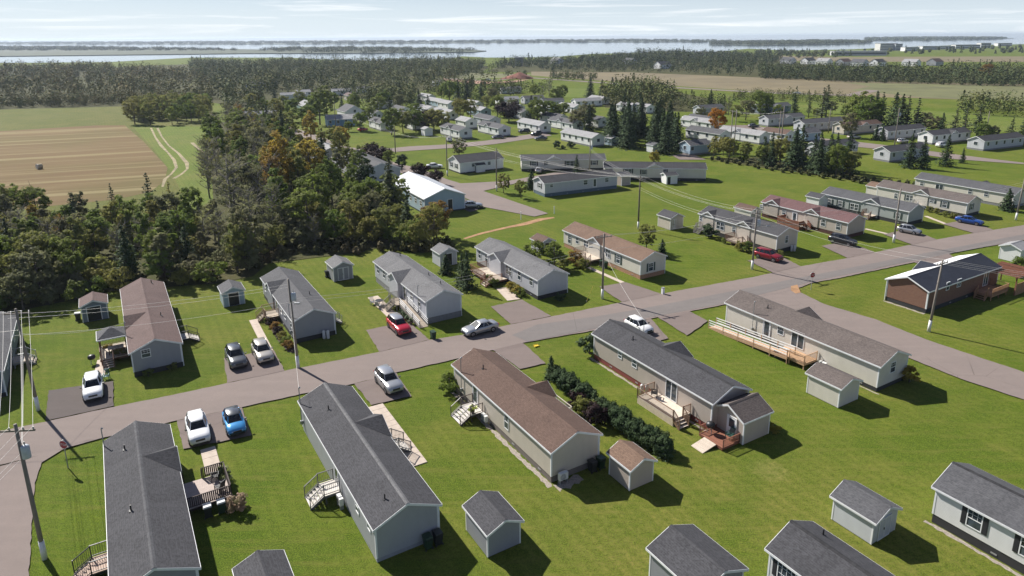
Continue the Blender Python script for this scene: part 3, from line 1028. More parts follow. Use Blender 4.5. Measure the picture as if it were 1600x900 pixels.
        mb.faces(vs, [(0, 1, 2, 3, 4), (9, 8, 7, 6, 5)] + [(i, (i + 1) % 5, 5 + (i + 1) % 5, 5 + i) for i in range(5)])
        mb.build('gable_wall', wall, rf)
        mb = MB()
        for k in (-1, 1):
            p0 = [(uc + k * hw, zb - 0.06), (uc + k * hw, zb + lift - 0.01), (uc, zap + lift - 0.01), (uc, zap - 0.1)]
            vs = [(u, Y(vf), z) for u, z in p0] + [(u, Y(vf + sv * 0.03), z) for u, z in p0]
            mb.faces(vs, [(0, 1, 2, 3), (7, 6, 5, 4), (0, 4, 5, 1), (1, 5, 6, 2), (2, 6, 7, 3), (3, 7, 4, 0)])
        mb.build('gable_trim', WHITE, rf)
    # small vents along the skirting
    if sk > 0.3 and name == 'mobile_home' and post:
        for u in np.arange(1.8, L - 1, 4.3):
            MB().box(u - 0.2, u + 0.2, Y(0.035), Y(0.01), 0.22, 0.34).build('skirting_vent', GREYM, root)
        MB().box(-0.06, 0.0, Y(W - 0.02), Y(W + 0.06), 0.1, eave - 0.05).build('downpipe', WHITE, root)
    # plumbing vents on the roof
    for u, v in vents:
        z = ridge + t - abs(v - W / 2) * slope
        MB().tube([(u, Y(v), z - 0.1), (u, Y(v), z + 0.45)], 0.055, 8).box(u - 0.14, u + 0.14, Y(v) - 0.14, Y(v) + 0.14, z - 0.02, z + 0.03).build('vent_pipe', BLACK, root)
    return fr


def service_mast(fr, u, v, base, top, parent=None):
    """conduit, weatherhead and meter on a wall"""
    p = fr.w(u, v)
    t = thing('service_mast', None, 'conduit', (p[0], p[1], 0))
    MB().tube([(0, 0, base), (0, 0, top)], 0.04, 6).build('conduit', GREYM, t)
    MB().tube([(0, 0, top), (0.06, 0, top + 0.1), (0.15, 0, top + 0.02)], 0.06, 6).build('weatherhead', GREYM, t)
    MB().box(-0.12, 0.12, -0.1, 0.1, base, base + 0.35).build('meter_box', GREYM, t)
    return t


D1, D2 = 121.0, 31.0
H = {}
H['B'] = house('grey home with rose-brown roof and corner deck gazebo beside the white parked SUV', (-41.52, 68.04), 22.6, 4.95, D1, -1, roof=SH_ROSE, wall=SD_GREY, sk=0.62,
               win=[('N', (1.44, 2.54), 0.95, 1.0, 'hung'), ('L', (13, 2.1), 1.1, 1.1, 'hung'), ('L', (17, 2.1), 1.1, 1.1, 'hung')], dorm=[('L', 9.0, 2.0, 0.0)], vents=[(8.0, 3.7), (21.2, 3.6)])
H['C'] = house('grey home with slate roof behind the streetside pole with a transformer', (-26.37, 76.35), 17.9, 4.95, D1, -1, roof=SH_MID, wall=SD_GREY, sk=0.6,
               win=[('L', (1.6, 2.1), 1.0, 1.15, 'hung'), ('L', (4.6, 2.1), 1.0, 1.15, 'hung'), ('L', (6.6, 2.1), 1.0, 1.15, 'hung'), ('L', (9.0, 1.75), 1.0, 2.1, 'door'), ('L', (13.0, 2.15), 1.7, 1.2, 'pair'), ('L', (16.0, 2.1), 1.0, 1.15, 'hung')],
               dorm=[('L', 12.6, 2.1, 0.15)], vents=[(6.0, 3.6)])
H['D'] = house('light grey home with side ramp behind the red SUV', (-11.09, 81.82), 18.8, 5.0, D1, -1, roof=SH_GREY, wall=SD_LGREY, skirt=SKIRT_GREY, sk=0.85, eave=3.2, ridgecap=SH_GREY,
               win=[('L', (2.2, 2.35), 1.0, 1.25, 'hung'), ('L', (4.7, 2.35), 1.0, 1.25, 'hung'), ('L', (7.1, 1.95), 1.0, 2.1, 'door'), ('L', (9.9, 2.3), 1.5, 1.3, 'pair'), ('L', (12.5, 2.3), 1.5, 1.3, 'pair'), ('L', (14.9, 2.35), 1.0, 1.25, 'hung'), ('L', (17.4, 2.35), 1.0, 1.25, 'hung')],
               dorm=[('L', 10.0, 2.0, 0.5)], vents=[(3.0, 3.5), (7.0, 3.6), (17.2, 3.5)])
H['E'] = house('light grey home with red-brown corner deck and shrub border', (3.53, 89.97), 18.1, 5.1, D1, -1, roof=SH_GREY, wall=SD_LGREY, sk=0.62, eave=3.05,
               win=[('L', (1.68, 2.34), 0.95, 1.4, 'hung'), ('L', (4.88, 2.18), 0.95, 1.4, 'hung'), ('L', (7.89, 2.08), 1.7, 1.4, 'pair'), ('L', (10.7, 2.0), 0.95, 1.4, 'hung'), ('L', (13.0, 1.75), 1.0, 2.1, 'door'), ('L', (14.7, 2.1), 0.95, 1.4, 'hung'), ('L', (17.0, 2.1), 0.95, 1.4, 'hung')],
               dorm=[('L', 11.2, 2.1, 0.5)], vents=[(2.5, 3.6)])
H['F'] = house('pale home with tan-brown roof and brick-tan skirting', (19.41, 98.03), 20.0, 5.0, D1, -1, roof=SH_TAN, wall=SD_CREAM, skirt=SKIRT_TAN, sk=0.7, eave=3.0, shut=SHUT_GREEN,
               win=[('N', (2.1, 1.67), 1.0, 1.35, 'hung_s'), ('L', (5.22, 1.81), 1.0, 1.4, 'hung_s'), ('L', (7.78, 2.06), 1.2, 1.4, 'pair'), ('L', (11.3, 1.85), 1.0, 2.1, 'door'), ('L', (13.56, 2.17), 1.3, 1.1, 'pair'), ('L', (16.08, 2.09), 0.9, 1.1, 'hung'), ('L', (18.31, 1.75), 1.0, 1.5, 'hung')],
               dorm=[('L', 11.2, 1.9, 0.2)])
H['G'] = house('beige home with charcoal roof beside the red SUV', (44.61, 110.13), 17.6, 5.2, D1, -1, roof=SH_DARK, wall=SD_BEIGE, sk=0.75, eave=3.25,
               win=[('N', (2.48, 2.2), 0.85, 1.35, 'hung'), ('L', (6.42, 1.91), 1.0, 2.0, 'door'), ('L', (9.17, 2.13), 0.9, 1.1, 'hung'), ('L', (12.37, 2.03), 1.9, 1.4, 'pair'), ('L', (15.07, 1.77), 1.3, 1.9, 'slide'), ('L', (17.12, 2.29), 0.8, 0.8, 'hung')],
               dorm=[('L', 7.0, 1.7, 0.1), ('L', 15.3, 1.6, 0.1)])
H['H'] = house('beige home with maroon roof and orange-brown deck', (60.67, 118.84), 18.8, 5.2, D1, -1, roof=SH_MAR, wall=SD_TAUPE, skirt=plain('maroon_skirting', (0.07, 0.025, 0.02), 0.8), sk=0.7, eave=3.05,
               win=[('L', (1.77, 1.88), 1.0, 1.35, 'hung'), ('L', (4.85, 1.89), 1.0, 1.35, 'hung'), ('L', (8.16, 1.63), 1.5, 2.0, 'slide'), ('L', (11.06, 1.48), 0.9, 2.0, 'door'), ('L', (13.54, 1.97), 0.9, 1.0, 'hung'), ('L', (16.42, 1.94), 1.6, 1.3, 'pair'), ('L', (18.95, 2.07), 0.8, 0.8, 'hung')],
               dorm=[('L', 7.4, 1.8, 0.1), ('L', 16.3, 1.7, 0.1)])
H['I'] = house('grey-green home with grey roof beside the silver hatchback', (76.36, 127.12), 18.6, 5.2, D1, -1, roof=SH_MID, wall=SD_SAGE, sk=0.7, eave=2.9, shut=SHUT_GREEN,
               win=[('L', (1.98, 1.61), 0.9, 1.2, 'hung_s'), ('L', (6.63, 1.24), 0.95, 2.0, 'door'), ('L', (8.15, 1.44), 1.0, 1.1, 'hung_s'), ('L', (11.07, 1.43), 1.8, 1.4, 'pair_s'), ('L', (14.25, 1.52), 1.0, 1.2, 'hung_s'), ('L', (16.78, 1.42), 1.0, 1.2, 'hung_s')],
               dorm=[('L', 7.6, 2.0, 0.1)])
H['J'] = house('cream home with weathered brown roof beside the blue sedan', (91.42, 133.01), 18.8, 5.2, D1, -1, roof=SH_WEA, wall=SD_CREAM, sk=0.7, eave=3.05, shut=SHUT_GREEN,
               win=[('N', (1.85, 2.01), 0.9, 1.3, 'hung_s'), ('L', (4.24, 1.85), 1.0, 1.3, 'hung_s'), ('L', (6.84, 2.07), 1.0, 0.8, 'hung_s'), ('L', (8.62, 1.63), 0.95, 2.0, 'door'), ('L', (11.42, 1.77), 1.6, 1.3, 'pair_s'), ('L', (14.42, 1.68), 0.8, 1.2, 'hung')],
               dorm=[('L', 9.2, 1.9, 0.1)])
H['K'] = house('cream home with dark roof at the far end of the street row', (105.83, 140.03), 20.6, 5.2, D1, -1, roof=SH_MID, wall=SD_CREAM, skirt=SKIRT_GREY, sk=0.6, eave=3.0,
               win=[('L', (5.28, 2.1), 0.9, 1.1, 'hung'), ('L', (8.51, 2.06), 0.9, 1.1, 'hung'), ('L', (15.08, 1.56), 1.7, 1.9, 'slide'), ('L', (19.04, 1.97), 0.9, 1.0, 'hung')], dorm=[('K', 8, 1.9, 0.1)])
H['L'] = house('red brick home with navy and white roof behind the pole with a white base', (54.81, 84.35), 18.6, 5.6, D2, 1, roof=shingle('navy_shingles', (0.018, 0.022, 0.034), (0.028, 0.033, 0.048)), wall=BRICK, sk=0.62, eave=3.15, rise=1.15,
               frontroof=plain('white_roof_membrane', (0.78, 0.78, 0.8), 0.45, var=0.04),
               win=[('L', (4.69, 2.95), 0.8, 1.2, 'hung'), ('L', (7.58, 2.84), 1.0, 1.2, 'pair'), ('L', (15.01, 1.96), 1.3, 2.0, 'slide')], dorm=[('K', 8.5, 1.9, 0.1)], cornerw=0.16, group=None)
H['M'] = house('home with plain charcoal roof filling the bottom left, beside the white and blue cars', (-34.44, 51.09), 19.2, 4.7, D1, -1, roof=SH_DARK, wall=SD_GREY, sk=0.6, far=True, eave=2.95, ridgecap=SH_MID,
               win=[('L', (10.5, 2.1), 0.9, 1.2, 'hung'), ('L', (13.8, 2.1), 0.9, 1.2, 'hung'), ('L', (6.6, 1.8), 1.0, 2.1, 'door'), ('K', (11.9, 1.8), 1.0, 2.1, 'door'), ('K', (7.4, 2.2), 1.0, 1.2, 'hung')], dorm=[('K', 13.5, 2.0, 0.1)], vents=[(15.9, 1.35), (7.2, 1.4)])
H['N'] = house('light grey home with charcoal roof and pale ridge, beside the silver SUV', (-9.7, 40.54), 19.9, 4.85, D1, -1, roof=SH_DARK, wall=siding('cool_grey_siding', (0.38, 0.39, 0.42)), skirt=plain('cool_grey_skirting', (0.28, 0.29, 0.31), 0.8), sk=0.35, eave=2.95, ridgecap=SH_GREY,
               win=[('L', (1.25, 2.32), 0.75, 0.9, 'hung'), ('L', (3.85, 2.13), 0.8, 1.1, 'hung'), ('L', (8.9, 1.75), 0.95, 2.1, 'door'), ('L', (11.7, 2.63), 0.6, 0.6, 'plain'), ('K', (12.0, 1.75), 1.0, 2.1, 'door')], dorm=[('K', 12.0, 2.1, 0.1)], vents=[(1.6, 1.4), (15.8, 1.5)])
H['O'] = house('beige home with brown roof beside the small evergreen hedge', (3.1, 49.33), 17.9, 4.95, D1, -1, roof=SH_BROWN, wall=SD_BEIGE, skirt=SKIRT_TAUPE, sk=0.6, eave=3.0, ridgecap=SH_BROWN,
               win=[('L', (7.21, 1.96), 0.8, 1.5, 'hung'), ('L', (13.21, 1.87), 1.0, 2.1, 'door')], dorm=[('K', 8.6, 1.6, 0.25)], vents=[(14.3, 1.5)])
H['P'] = house('beige home with charcoal roof and red-brown skirting beside the pale deck', (18.45, 56.74), 17.8, 4.9, D1, -1, roof=SH_DARK, wall=SD_TAUPE, skirt=SKIRT_RED, sk=0.6, eave=3.05,
               win=[('L', (5.28, 1.78), 1.6, 2.0, 'slide'), ('L', (10.81, 2.35), 0.8, 0.95, 'hung'), ('L', (13.17, 2.33), 0.65, 0.8, 'hung')], dorm=[('K', 9.6, 2.0, 0.2)], vents=[(13.0, 1.6)], ridgecap=SH_CAP)
H['Q'] = house('pale beige home with weathered brown roof and long wheelchair ramp', (37.66, 63.86), 20.2, 5.1, D1, -1, roof=SH_WEA, wall=SD_CREAM, sk=0.5, eave=3.0,
               win=[('N', (2.47, 2.21), 0.95, 1.25, 'hung'), ('L', (9.66, 2.11), 1.7, 2.0, 'slide'), ('L', (12.0, 2.37), 0.9, 1.1, 'hung'), ('L', (13.94, 1.83), 0.95, 2.0, 'door')], dorm=[('K', 12.3, 1.9, 0.1)], vents=[(15.2, 1.5)])
H['R'] = house('white home with black shutters at the right bottom edge', (31.74, 44.43), 19.0, 4.95, D1, -1, roof=SH_MID, wall=SD_WHITE, sk=0.75, far=True, eave=3.0,
               win=[('L', (16.2, 2.05), 1.05, 1.45, 'hung_s'), ('L', (12.8, 2.05), 1.05, 1.45, 'hung_s'), ('L', (8, 2.05), 1.05, 1.45, 'hung_s')], ridgecap=SH_CAP)
H['S'] = house('white home with dark roof cut by the bottom edge, between two sheds', (16.95, 38.19), 18.0, 4.6, D1, -1, roof=SH_DARK, wall=SD_WHITE, sk=0.6, far=True, eave=2.95,
               win=[('L', (16.6, 2.1), 1.4, 1.5, 'grid_s'), ('L', (12, 2.1), 1.05, 1.4, 'hung_s')], vents=[(16.6, 3.5)], ridgecap=SH_CAP)
H['A'] = house('slate blue home cut by the left edge behind the tall wire pole', (-61.46, 78.73), 17.0, 4.9, D1, -1, roof=SH_MID, wall=SD_SLATE, sk=0.5, far=True, right=True, eave=2.95, win=[('K', (4, 2.1), 1.0, 1.2, 'hung'), ('K', (8, 1.8), 1.0, 2.1, 'door'), ('K', (12, 2.1), 1.0, 1.2, 'hung')])


def shed(label, A, L, W, d=D1, sgn=-1, eave=2.05, rise=0.62, wall=SD_GREY, roof=SH_DARK, win=(), **kw):
    return house(label, A, L, W, d, sgn, eave=eave, rise=rise, sk=0.06, wall=wall, roof=roof, win=win, name='garden_shed', cat='shed', group='garden sheds', oh=0.16, cornerw=0.09, **kw)


shed('grey shed with charcoal roof in the lawn right of the charcoal-roofed home', (-1.89, 40.96), 3.3, 2.75, wall=SD_GREY, roof=SH_DARK)
shed('grey-beige shed with brown roof behind the brown-roofed home', (9.41, 48.2), 2.6, 2.55, wall=SD_TAUPE, roof=SH_TAN)
SHP = shed('taupe shed with weathered roof and small red deck, against the charcoal-roofed beige home', (20.73, 54.55), 3.5, 3.5, d=D2, sgn=1, eave=2.35, rise=0.9, wall=SD_TAUPE, roof=SH_WEA, win=[('N', (1.35, 1.15), 0.95, 2.05, 'halfdoor')])
shed('cream shed with brown roof in front of the home with the ramp', (32.25, 60.78), 3.6, 3.2, eave=2.2, wall=SD_CREAM, roof=SH_WEA)
shed('pale grey shed with double doors in front of the white shuttered home', (25.95, 41.99), 3.2, 2.95, eave=2.0, rise=0.7, wall=siding('pale_shed_siding', (0.6, 0.62, 0.66)), roof=SH_MID, win=[('N', (1.4, 0.95), 1.5, 1.75, 'barn')])
shed('shed with open dark doorway and rose-brown roof left of the gazebo home', (-56.16, 82.92), 3.2, 2.95, eave=2.25, wall=SD_SLATE, roof=SH_ROSE, win=[('N', (1.4, 1.05), 1.5, 1.9, 'darkdoor')])
shed('pale blue shed with open dark doorway and grey roof', (-39.76, 87.87), 3.0, 2.8, eave=2.15, wall=SD_BLUE, roof=SH_MID, win=[('N', (1.4, 1.02), 1.3, 1.85, 'darkdoor')])
shed('slate shed with white-trimmed double doors beside the brush pile', (-27.07, 97.75), 3.4, 3.0, eave=2.3, rise=0.7, wall=SD_GREY, roof=SH_GREY, win=[('N', (1.5, 1.1), 1.7, 2.0, 'barn')])
shed('light grey shed with dark-framed door behind the conifers', (-11.6, 104.27), 2.9, 3.0, eave=2.3, rise=0.7, wall=SD_LGREY, roof=SH_GREY, win=[('N', (1.5, 1.1), 1.2, 1.95, 'darkdoor')], )
shed('grey shed with brown roof behind the shrubs of the tan-roofed home', (4.84, 110.24), 3.0, 2.8, eave=2.2, wall=SD_LGREY, roof=SH_BROWN, win=[('N', (1.4, 1.05), 1.2, 1.9, 'darkdoor')])
shed('beige shed with white door alone on the lawn', (30.08, 125.02), 3.4, 3.3, eave=2.35, rise=0.75, wall=SD_BEIGE, roof=SH_DARK, win=[('N', (0.95, 1.1), 0.95, 2.0, 'barn')])
shed('beige shed with brown roof half hidden behind the charcoal-roofed home', (47.22, 130.63), 4.0, 3.0, eave=2.2, wall=SD_CREAM, roof=SH_BROWN)
shed('white shed with grey door behind the maroon-roofed home', (64.51, 139.43), 3.0, 3.0, d=D1, eave=2.6, wall=SD_WHITE, roof=SH_DARK, win=[('N', (1.5, 1.1), 0.95, 2.0, 'barn')])
shed('white shed at the right edge by the brick home', (81.64, 104.38), 3.2, 3.0, d=D2, sgn=1, eave=2.3, wall=SD_WHITE, roof=SH_LIGHT)
shed('brown-roofed shed behind the grey-green home', (82.75, 150.09), 3.0, 4.2, eave=2.4, wall=SD_CREAM, roof=SH_TAN)
shed('wide shed with dark roof cut by the bottom edge, left of the white home', (9.23, 39.07), 4.4, 4.1, wall=SD_GREY, roof=SH_DARK, far=True, eave=2.25, rise=0.8)
shed('small dark-roofed shed peeking in at the bottom edge', (-18.34, 37.63), 3.2, 3.0, wall=SD_GREY, roof=SH_DARK, far=True, eave=2.05)
shed('tiny white shed beside the white long home', (-9.53, 182.92), 2.6, 2.6, d=D2, sgn=1, eave=2.0, wall=SD_WHITE, roof=SH_DARK, win=[('N', (0.9, 1.0), 0.8, 1.7, 'darkdoor')])
shed('white shed with dark door before the home with the porch gable', (38.42, 166.17), 3.0, 2.7, d=16.0, sgn=1, eave=2.2, rise=0.5, wall=SD_WHITE, roof=SH_DARK, win=[('L', (0.7, 1.0), 0.8, 1.8, 'darkdoor')])
shed('white shed at the foot of the dark spruce grove', (44.6, 213.53), 3.0, 3.2, d=D1, sgn=-1, eave=2.4, wall=SD_WHITE, roof=SH_MID)
shed('pale blue shed beside the white homes by the far road', (33.55, 228.27), 3.6, 3.4, d=D1, sgn=-1, eave=2.5, wall=SD_BLUE, roof=SH_LIGHT)
shed('white box shed by the far road', (-32.31, 253.94), 3.4, 3.2, d=D1, sgn=-1, eave=2.6, wall=SD_WHITE, roof=SH_LIGHT)
shed('grey shed at the end of the pale home', (27.03, 164.64), 2.8, 3.2, d=D2, sgn=1, eave=2.5, wall=SD_TAUPE, roof=SH_MID)

# homes in the middle distance
def win_row(L, n, w=1.0, h=1.2, kind='hung', z=2.1, a=0.1, b=0.9, wl='L'):
    return [(wl, (L * (a + (b - a) * i / max(1, n - 1)), z), w, h, kind) for i in range(n)]


house('white home with porch gable standing by the driveway fork', (-13.94, 181.28), 13.5, 7.0, D2, 1, roof=SH_DARK, wall=SD_WHITE, eave=3.0, rise=1.5, sk=0.35, win=[('N', (2.2, 1.9), 1.2, 1.3, 'hung_s'), ('N', (5.2, 1.9), 1.2, 1.3, 'hung_s'), ('L', (4.0, 2.1), 1.0, 1.0, 'hung'), ('L', (9.0, 2.1), 1.0, 1.0, 'hung')])
house('pale home with long charcoal roof and small deck at the road end', (7.55, 153.41), 20.0, 5.4, 26.0, 1, roof=SH_DARK, wall=SD_LGREY, skirt=plain('blue_skirting', (0.09, 0.13, 0.17), 0.8), eave=3.2, sk=0.8,
      win=[('N', (2.4, 2.3), 1.3, 1.2, 'hung_s'), ('L', (1.8, 2.5), 0.9, 0.8, 'hung'), ('L', (11.0, 2.4), 1.2, 1.2, 'hung'), ('L', (13.6, 2.0), 1.0, 2.1, 'door'), ('L', (17.0, 2.4), 1.1, 1.1, 'hung')])
house('cream home with shuttered windows and porch gable behind the charcoal-roofed one', (2.71, 184.34), 23.0, 5.4, 2.0, 1, roof=SH_MID, wall=SD_CREAM, eave=3.1, sk=0.7, shut=SHUT_BLACK,
      win=[('L', (3.4, 2.2), 1.4, 1.2, 'hung_s'), ('L', (7.2, 2.2), 1.2, 1.0, 'hung_s'), ('L', (9.7, 1.8), 1.0, 2.1, 'door'), ('L', (13.3, 2.1), 2.2, 1.4, 'pair_s'), ('L', (20.0, 2.2), 1.2, 1.2, 'hung_s')], dorm=[('L', 9.0, 2.2, 0.1)])
house('beige home with charcoal roof and shuttered windows on the open lawn', (23.81, 172.48), 25.5, 5.4, -6.0, 1, roof=SH_DARK, wall=SD_CREAM, eave=3.2, sk=0.75, shut=SHUT_BLACK,
      win=[('L', (1.6, 1.8), 1.2, 2.0, 'darkdoor'), ('L', (6.0, 2.3), 1.8, 1.3, 'pair_s'), ('L', (10.0, 2.2), 1.2, 1.2, 'hung_s'), ('L', (11.9, 1.9), 1.0, 2.1, 'door'), ('L', (14.5, 2.3), 2.2, 1.4, 'pair_s')], dorm=[('L', 12.8, 2.4, 0.1)])
house('pale blue house with white metal roof at the edge of the woods', (-18.15, 137.75), 21.0, 9.2, D1 - 2, -1, roof=plain('white_metal_roof', (0.43, 0.45, 0.48), 0.5, var=0.05), wall=SD_BLUE, eave=3.4, rise=1.7, sk=0.3, name='house', cat='house', group=None,
      win=[('N', (2.2, 2.0), 0.9, 1.2, 'hung'), ('N', (5.8, 1.6), 1.0, 2.1, 'darkdoor'), ('L', (2.0, 2.1), 1.2, 1.2, 'hung'), ('L', (5.0, 2.1), 1.2, 1.2, 'hung'), ('L', (8.0, 2.1), 1.2, 1.2, 'hung')])
house('dark grey roofed house behind the spruce and plum trees', (-37.45, 168.81), 26.0, 10.0, D1, -1, roof=SH_MID, wall=SD_LGREY, eave=3.2, rise=1.7, sk=0.3, name='house', cat='house', group=None)
house('grey roofed house deepest in the trees by the road', (-56.35, 195.97), 18.0, 9.0, D1, -1, roof=SH_LIGHT, wall=SD_LGREY, eave=3.2, rise=1.7, sk=0.3, name='house', cat='house', group=None)

# rows of homes further off: (corner pixel turned to metres, type, length, siding, roof, what it stands by)
FAR = [
 ((103.49, 275.23), 'b', 20, SD_LGREY, SH_MID, 'leftmost white-gabled home of the far right street'),
 ((111.47, 259.64), 'b', 22, SD_LGREY, SH_MID, 'pale home with grey roof left of the parked grey car on the far right street'),
 ((122.27, 250.45), 'b', 20, SD_BEIGE, SH_BROWN, 'beige home with brown roof behind a round tree on the far right street'),
 ((131.28, 237.28), 'b', 20, SD_LGREY, SH_DARK, 'pale home with two small conifers at its gable on the far right street'),
 ((140.64, 226.72), 'b', 20, SD_WHITE, SH_DARK, 'white home with dark roof right of the far white car'),
 ((148.76, 213.26), 'b', 21, SD_LGREY, SH_DARK, 'blue-grey home with porch at the right end of the far right street'),
 ((108.94, 194.36), 'b', 17, SD_LGREY, SH_DARK, 'white-gabled home half hidden by two spruces on the open lawn'),
 ((92.43, 203.56), 'b', 17, SD_LGREY, SH_DARK, 'low white-gabled home behind the right-hand spruces'),
 ((116.11, 321.36), 'b', 20, SD_SLATE, SH_MID, 'slate home with a dark car port behind the orange tree'),
 ((87.49, 317.6), 'b', 14, SD_LGREY, SH_MID, 'pale two-part home left of the orange tree'),
 ((55.02, 208.37), 'b', 8, SD_BLUE, SH_MID, 'pale blue home right of the spruce grove'),
 ((71.21, 232.39), 'a', 16, SD_WHITE, SH_MID, 'white home with grey roof behind the pale blue gable'),
 ((76.81, 263.06), 'a', 16, SD_WHITE, SH_LIGHT, 'white home with pale roof beside the spruce grove'),
 ((77.47, 274.49), 'a', 10, SD_WHITE, SH_MID, 'small white home below the orange tree'),
 ((83.62, 229.04), 'a', 18, SD_WHITE, SH_LIGHT, 'white home with porch gable behind the twin poles'),
 ((93.23, 231.49), 'a', 10, SD_WHITE, SH_BROWN, 'home with brownish roof behind the twin poles'),
 ((101.29, 234.06), 'b', 7, SD_BLUE, SH_MID, 'small pale blue home by the far driveway'),
 ((26.8, 225.8), 'a', 18, SD_WHITE, SH_LIGHT, 'long white home with pale roof by the far road, left of the pale blue shed'),
 ((23.73, 263.68), 'a', 17, SD_WHITE, SH_MID, 'white home with grey roof behind the pale-roofed one by the far road'),
 ((10.65, 258.9), 'a', 16, SD_WHITE, SH_LIGHT, 'white home with three parked cars by the far road'),
 ((-4.79, 251.06), 'a', 16, SD_WHITE, SH_MID, 'white home with shrubs at its gable by the far road'),
 ((-8.93, 278.67), 'a', 14, SD_LGREY, SH_MID, 'grey-roofed home second in its row by the far road'),
 ((-18.77, 245.21), 'a', 16, SD_WHITE, SH_MID, 'white home by the far road left of a parked white car'),
 ((-18.25, 273.17), 'a', 9, SD_WHITE, SH_LIGHT, 'small white home behind the leftmost roadside home'),
 ((-28.15, 303.77), 'a', 17, SD_WHITE, SH_LIGHT, 'white home below the tall round tree'),
 ((-13.87, 315.36), 'a', 14, SD_BLUE, SH_LIGHT, 'pale blue gabled home among the far trees'),
 ((2.13, 327.82), 'a', 14, SD_WHITE, SH_LIGHT, 'white home behind the pointed spruce'),
 ((4.53, 304.44), 'a', 10, SD_LGREY, SH_MID, 'low grey home under the plum tree'),
 ((-39.4, 321.99), 'a', 16, SD_WHITE, SH_LIGHT, 'white home up the far lane'),
 ((-38.59, 360.57), 'a', 16, SD_BLUE, SH_LIGHT, 'pale blue home up the far lane'),
 ((-47.41, 389.75), 'a', 14, SD_WHITE, SH_LIGHT, 'white home furthest up the far lane'),
 ((-43.35, 290.87), 'a', 14, SD_WHITE, SH_MID, 'white home left of the round dark tree'),
 ((-39.13, 270.32), 'a', 8, SD_WHITE, SH_MID, 'small white home before the round dark tree'),
 ((-60.98, 303.11), 'a', 13, SD_WHITE, SH_MID, 'white cottage behind the roadside garden'),
 ((-51.57, 269.01), 'a', 13, SD_WHITE, SH_MID, 'white home with red car by the roadside garden'),
 ((-69.31, 352.73), 'a', 9, SD_WHITE, SH_LIGHT, 'tiny white home between the far spruces'),
 ((-94.49, 400.8), 'a', 9, SD_BEIGE, SH_ROSE, 'beige home with pink roof among the far trees'),
 ((33.5, 356.12), 'b', 16, SD_WHITE, SH_LIGHT, 'white home before the green strip of field'),
 ((48.39, 368.76), 'a', 12, SD_WHITE, SH_LIGHT, 'white home just left of the spruce grove'),
 ((29.83, 326.25), 'a', 14, SD_WHITE, SH_LIGHT, 'white home behind the broad grey-green trees'),
 ((34.99, 274.56), 'a', 9, SD_WHITE, SH_MID, 'white home peeping out left of the spruce grove'),
 ((7.34, 374.96), 'b', 12, SD_LGREY, SH_MID, 'grey home below the reddish hip roof'),
 ((16.97, 357.14), 'b', 12, SD_LGREY, SH_MID, 'grey home beyond the leafless trees'),
 ((-6.1, 443.93), 'b', 14, SD_WHITE, SH_MID, 'grey-roofed house beside the red gravel yard'),
 ((-57.76, 517.75), 'b', 7, SD_WHITE, SH_MID, 'small white house at the far lane end'),
 ((-60.81, 349.08), 'a', 10, SD_WHITE, SH_LIGHT, 'white home right of the tiny home between far spruces'),
 ((-51.72, 320.03), 'a', 12, SD_WHITE, SH_MID, 'white home second from the far lane corner'),
 ((-18.41, 346.56), 'a', 12, SD_WHITE, SH_LIGHT, 'white home behind the pale blue gabled one'),
 ((17.69, 321.49), 'a', 12, SD_WHITE, SH_LIGHT, 'white home left of the broad grey-green trees'),
 ((19.35, 283.47), 'a', 14, SD_WHITE, SH_MID, 'white home right of the two tall spruces'),
 ((-6.5, 368.76), 'b', 12, SD_WHITE, SH_LIGHT, 'white home above the plum-leaved tree'),
 ((-32.04, 347.37), 'a', 12, SD_WHITE, SH_LIGHT, 'white home hidden up the far lane'),
 ((57.0, 330.3), 'a', 10, SD_WHITE, SH_LIGHT, 'white home just behind the spruce grove tops'),
 ((63.86, 324.32), 'a', 10, SD_WHITE, SH_LIGHT, 'second white home behind the spruce grove tops'),
 ((-113.0, 437.26), 'b', 12, SD_WHITE, SH_LIGHT, 'white roofed home in the far left trees'),
 ((-100.9, 456.29), 'b', 12, SD_WHITE, SH_MID, 'grey roofed home in the far left trees'),
 ((-135.81, 407.72), 'b', 14, SD_WHITE, SH_LIGHT, 'white roofed house among the trees on the left'),
 ((-194.96, 509.94), 'b', 22, SD_SLATE, SH_MID, 'long slate house among the trees on the far left'),
 ((-132.89, 429.34), 'b', 8, SD_WHITE, SH_LIGHT, 'small white house in the trees up the left lane'),
 ((-118.16, 301.39), 'b', 15, SD_LGREY, SH_LIGHT, 'grey shed-roofed house behind the oak'),
]
k_i = 0
for A, ty, L_, wl, rf, lab in FAR:
    d, sg = (D1, -1) if ty == 'a' else (D2 - 6, 1)
    L_ = float(L_)
    ws = win_row(L_, max(2, int(L_ / 3.6)), 1.2, 1.3, 'plain') + [('N', (2.6, 2.1), 1.3, 1.2, 'plain')]
    house(lab, A, L_, 5.2, d, sg, roof=rf, wall=wl, eave=3.1, rise=1.2, sk=0.5, win=ws, post=False, skirt=SKIRT_GREY, oh=0.25,
          dorm=[('L', L_ * 0.55, 1.9, 0.1)] if (L_ > 12 and k_i % 2 == 0) else [])
    k_i += 1
house('blue bungalow with grey roof behind the roadside garden', (-75.88, 281.91), 12.0, 8.0, D2 - 10, 1, roof=SH_LIGHT, wall=SD_MBLUE, eave=3.0, rise=1.6, sk=0.3, name='house', cat='house', group=None, win=win_row(12, 4, 1.1, 1.3, 'plain'))
house('white gabled house with grey roof behind the blue bungalow', (-74.75, 308.62), 12.0, 9.0, D1, -1, roof=SH_MID, wall=SD_WHITE, eave=3.4, rise=2.6, sk=0.3, name='house', cat='house', group=None, win=[('N', (4.5, 3.6), 1.2, 1.3, 'plain')])
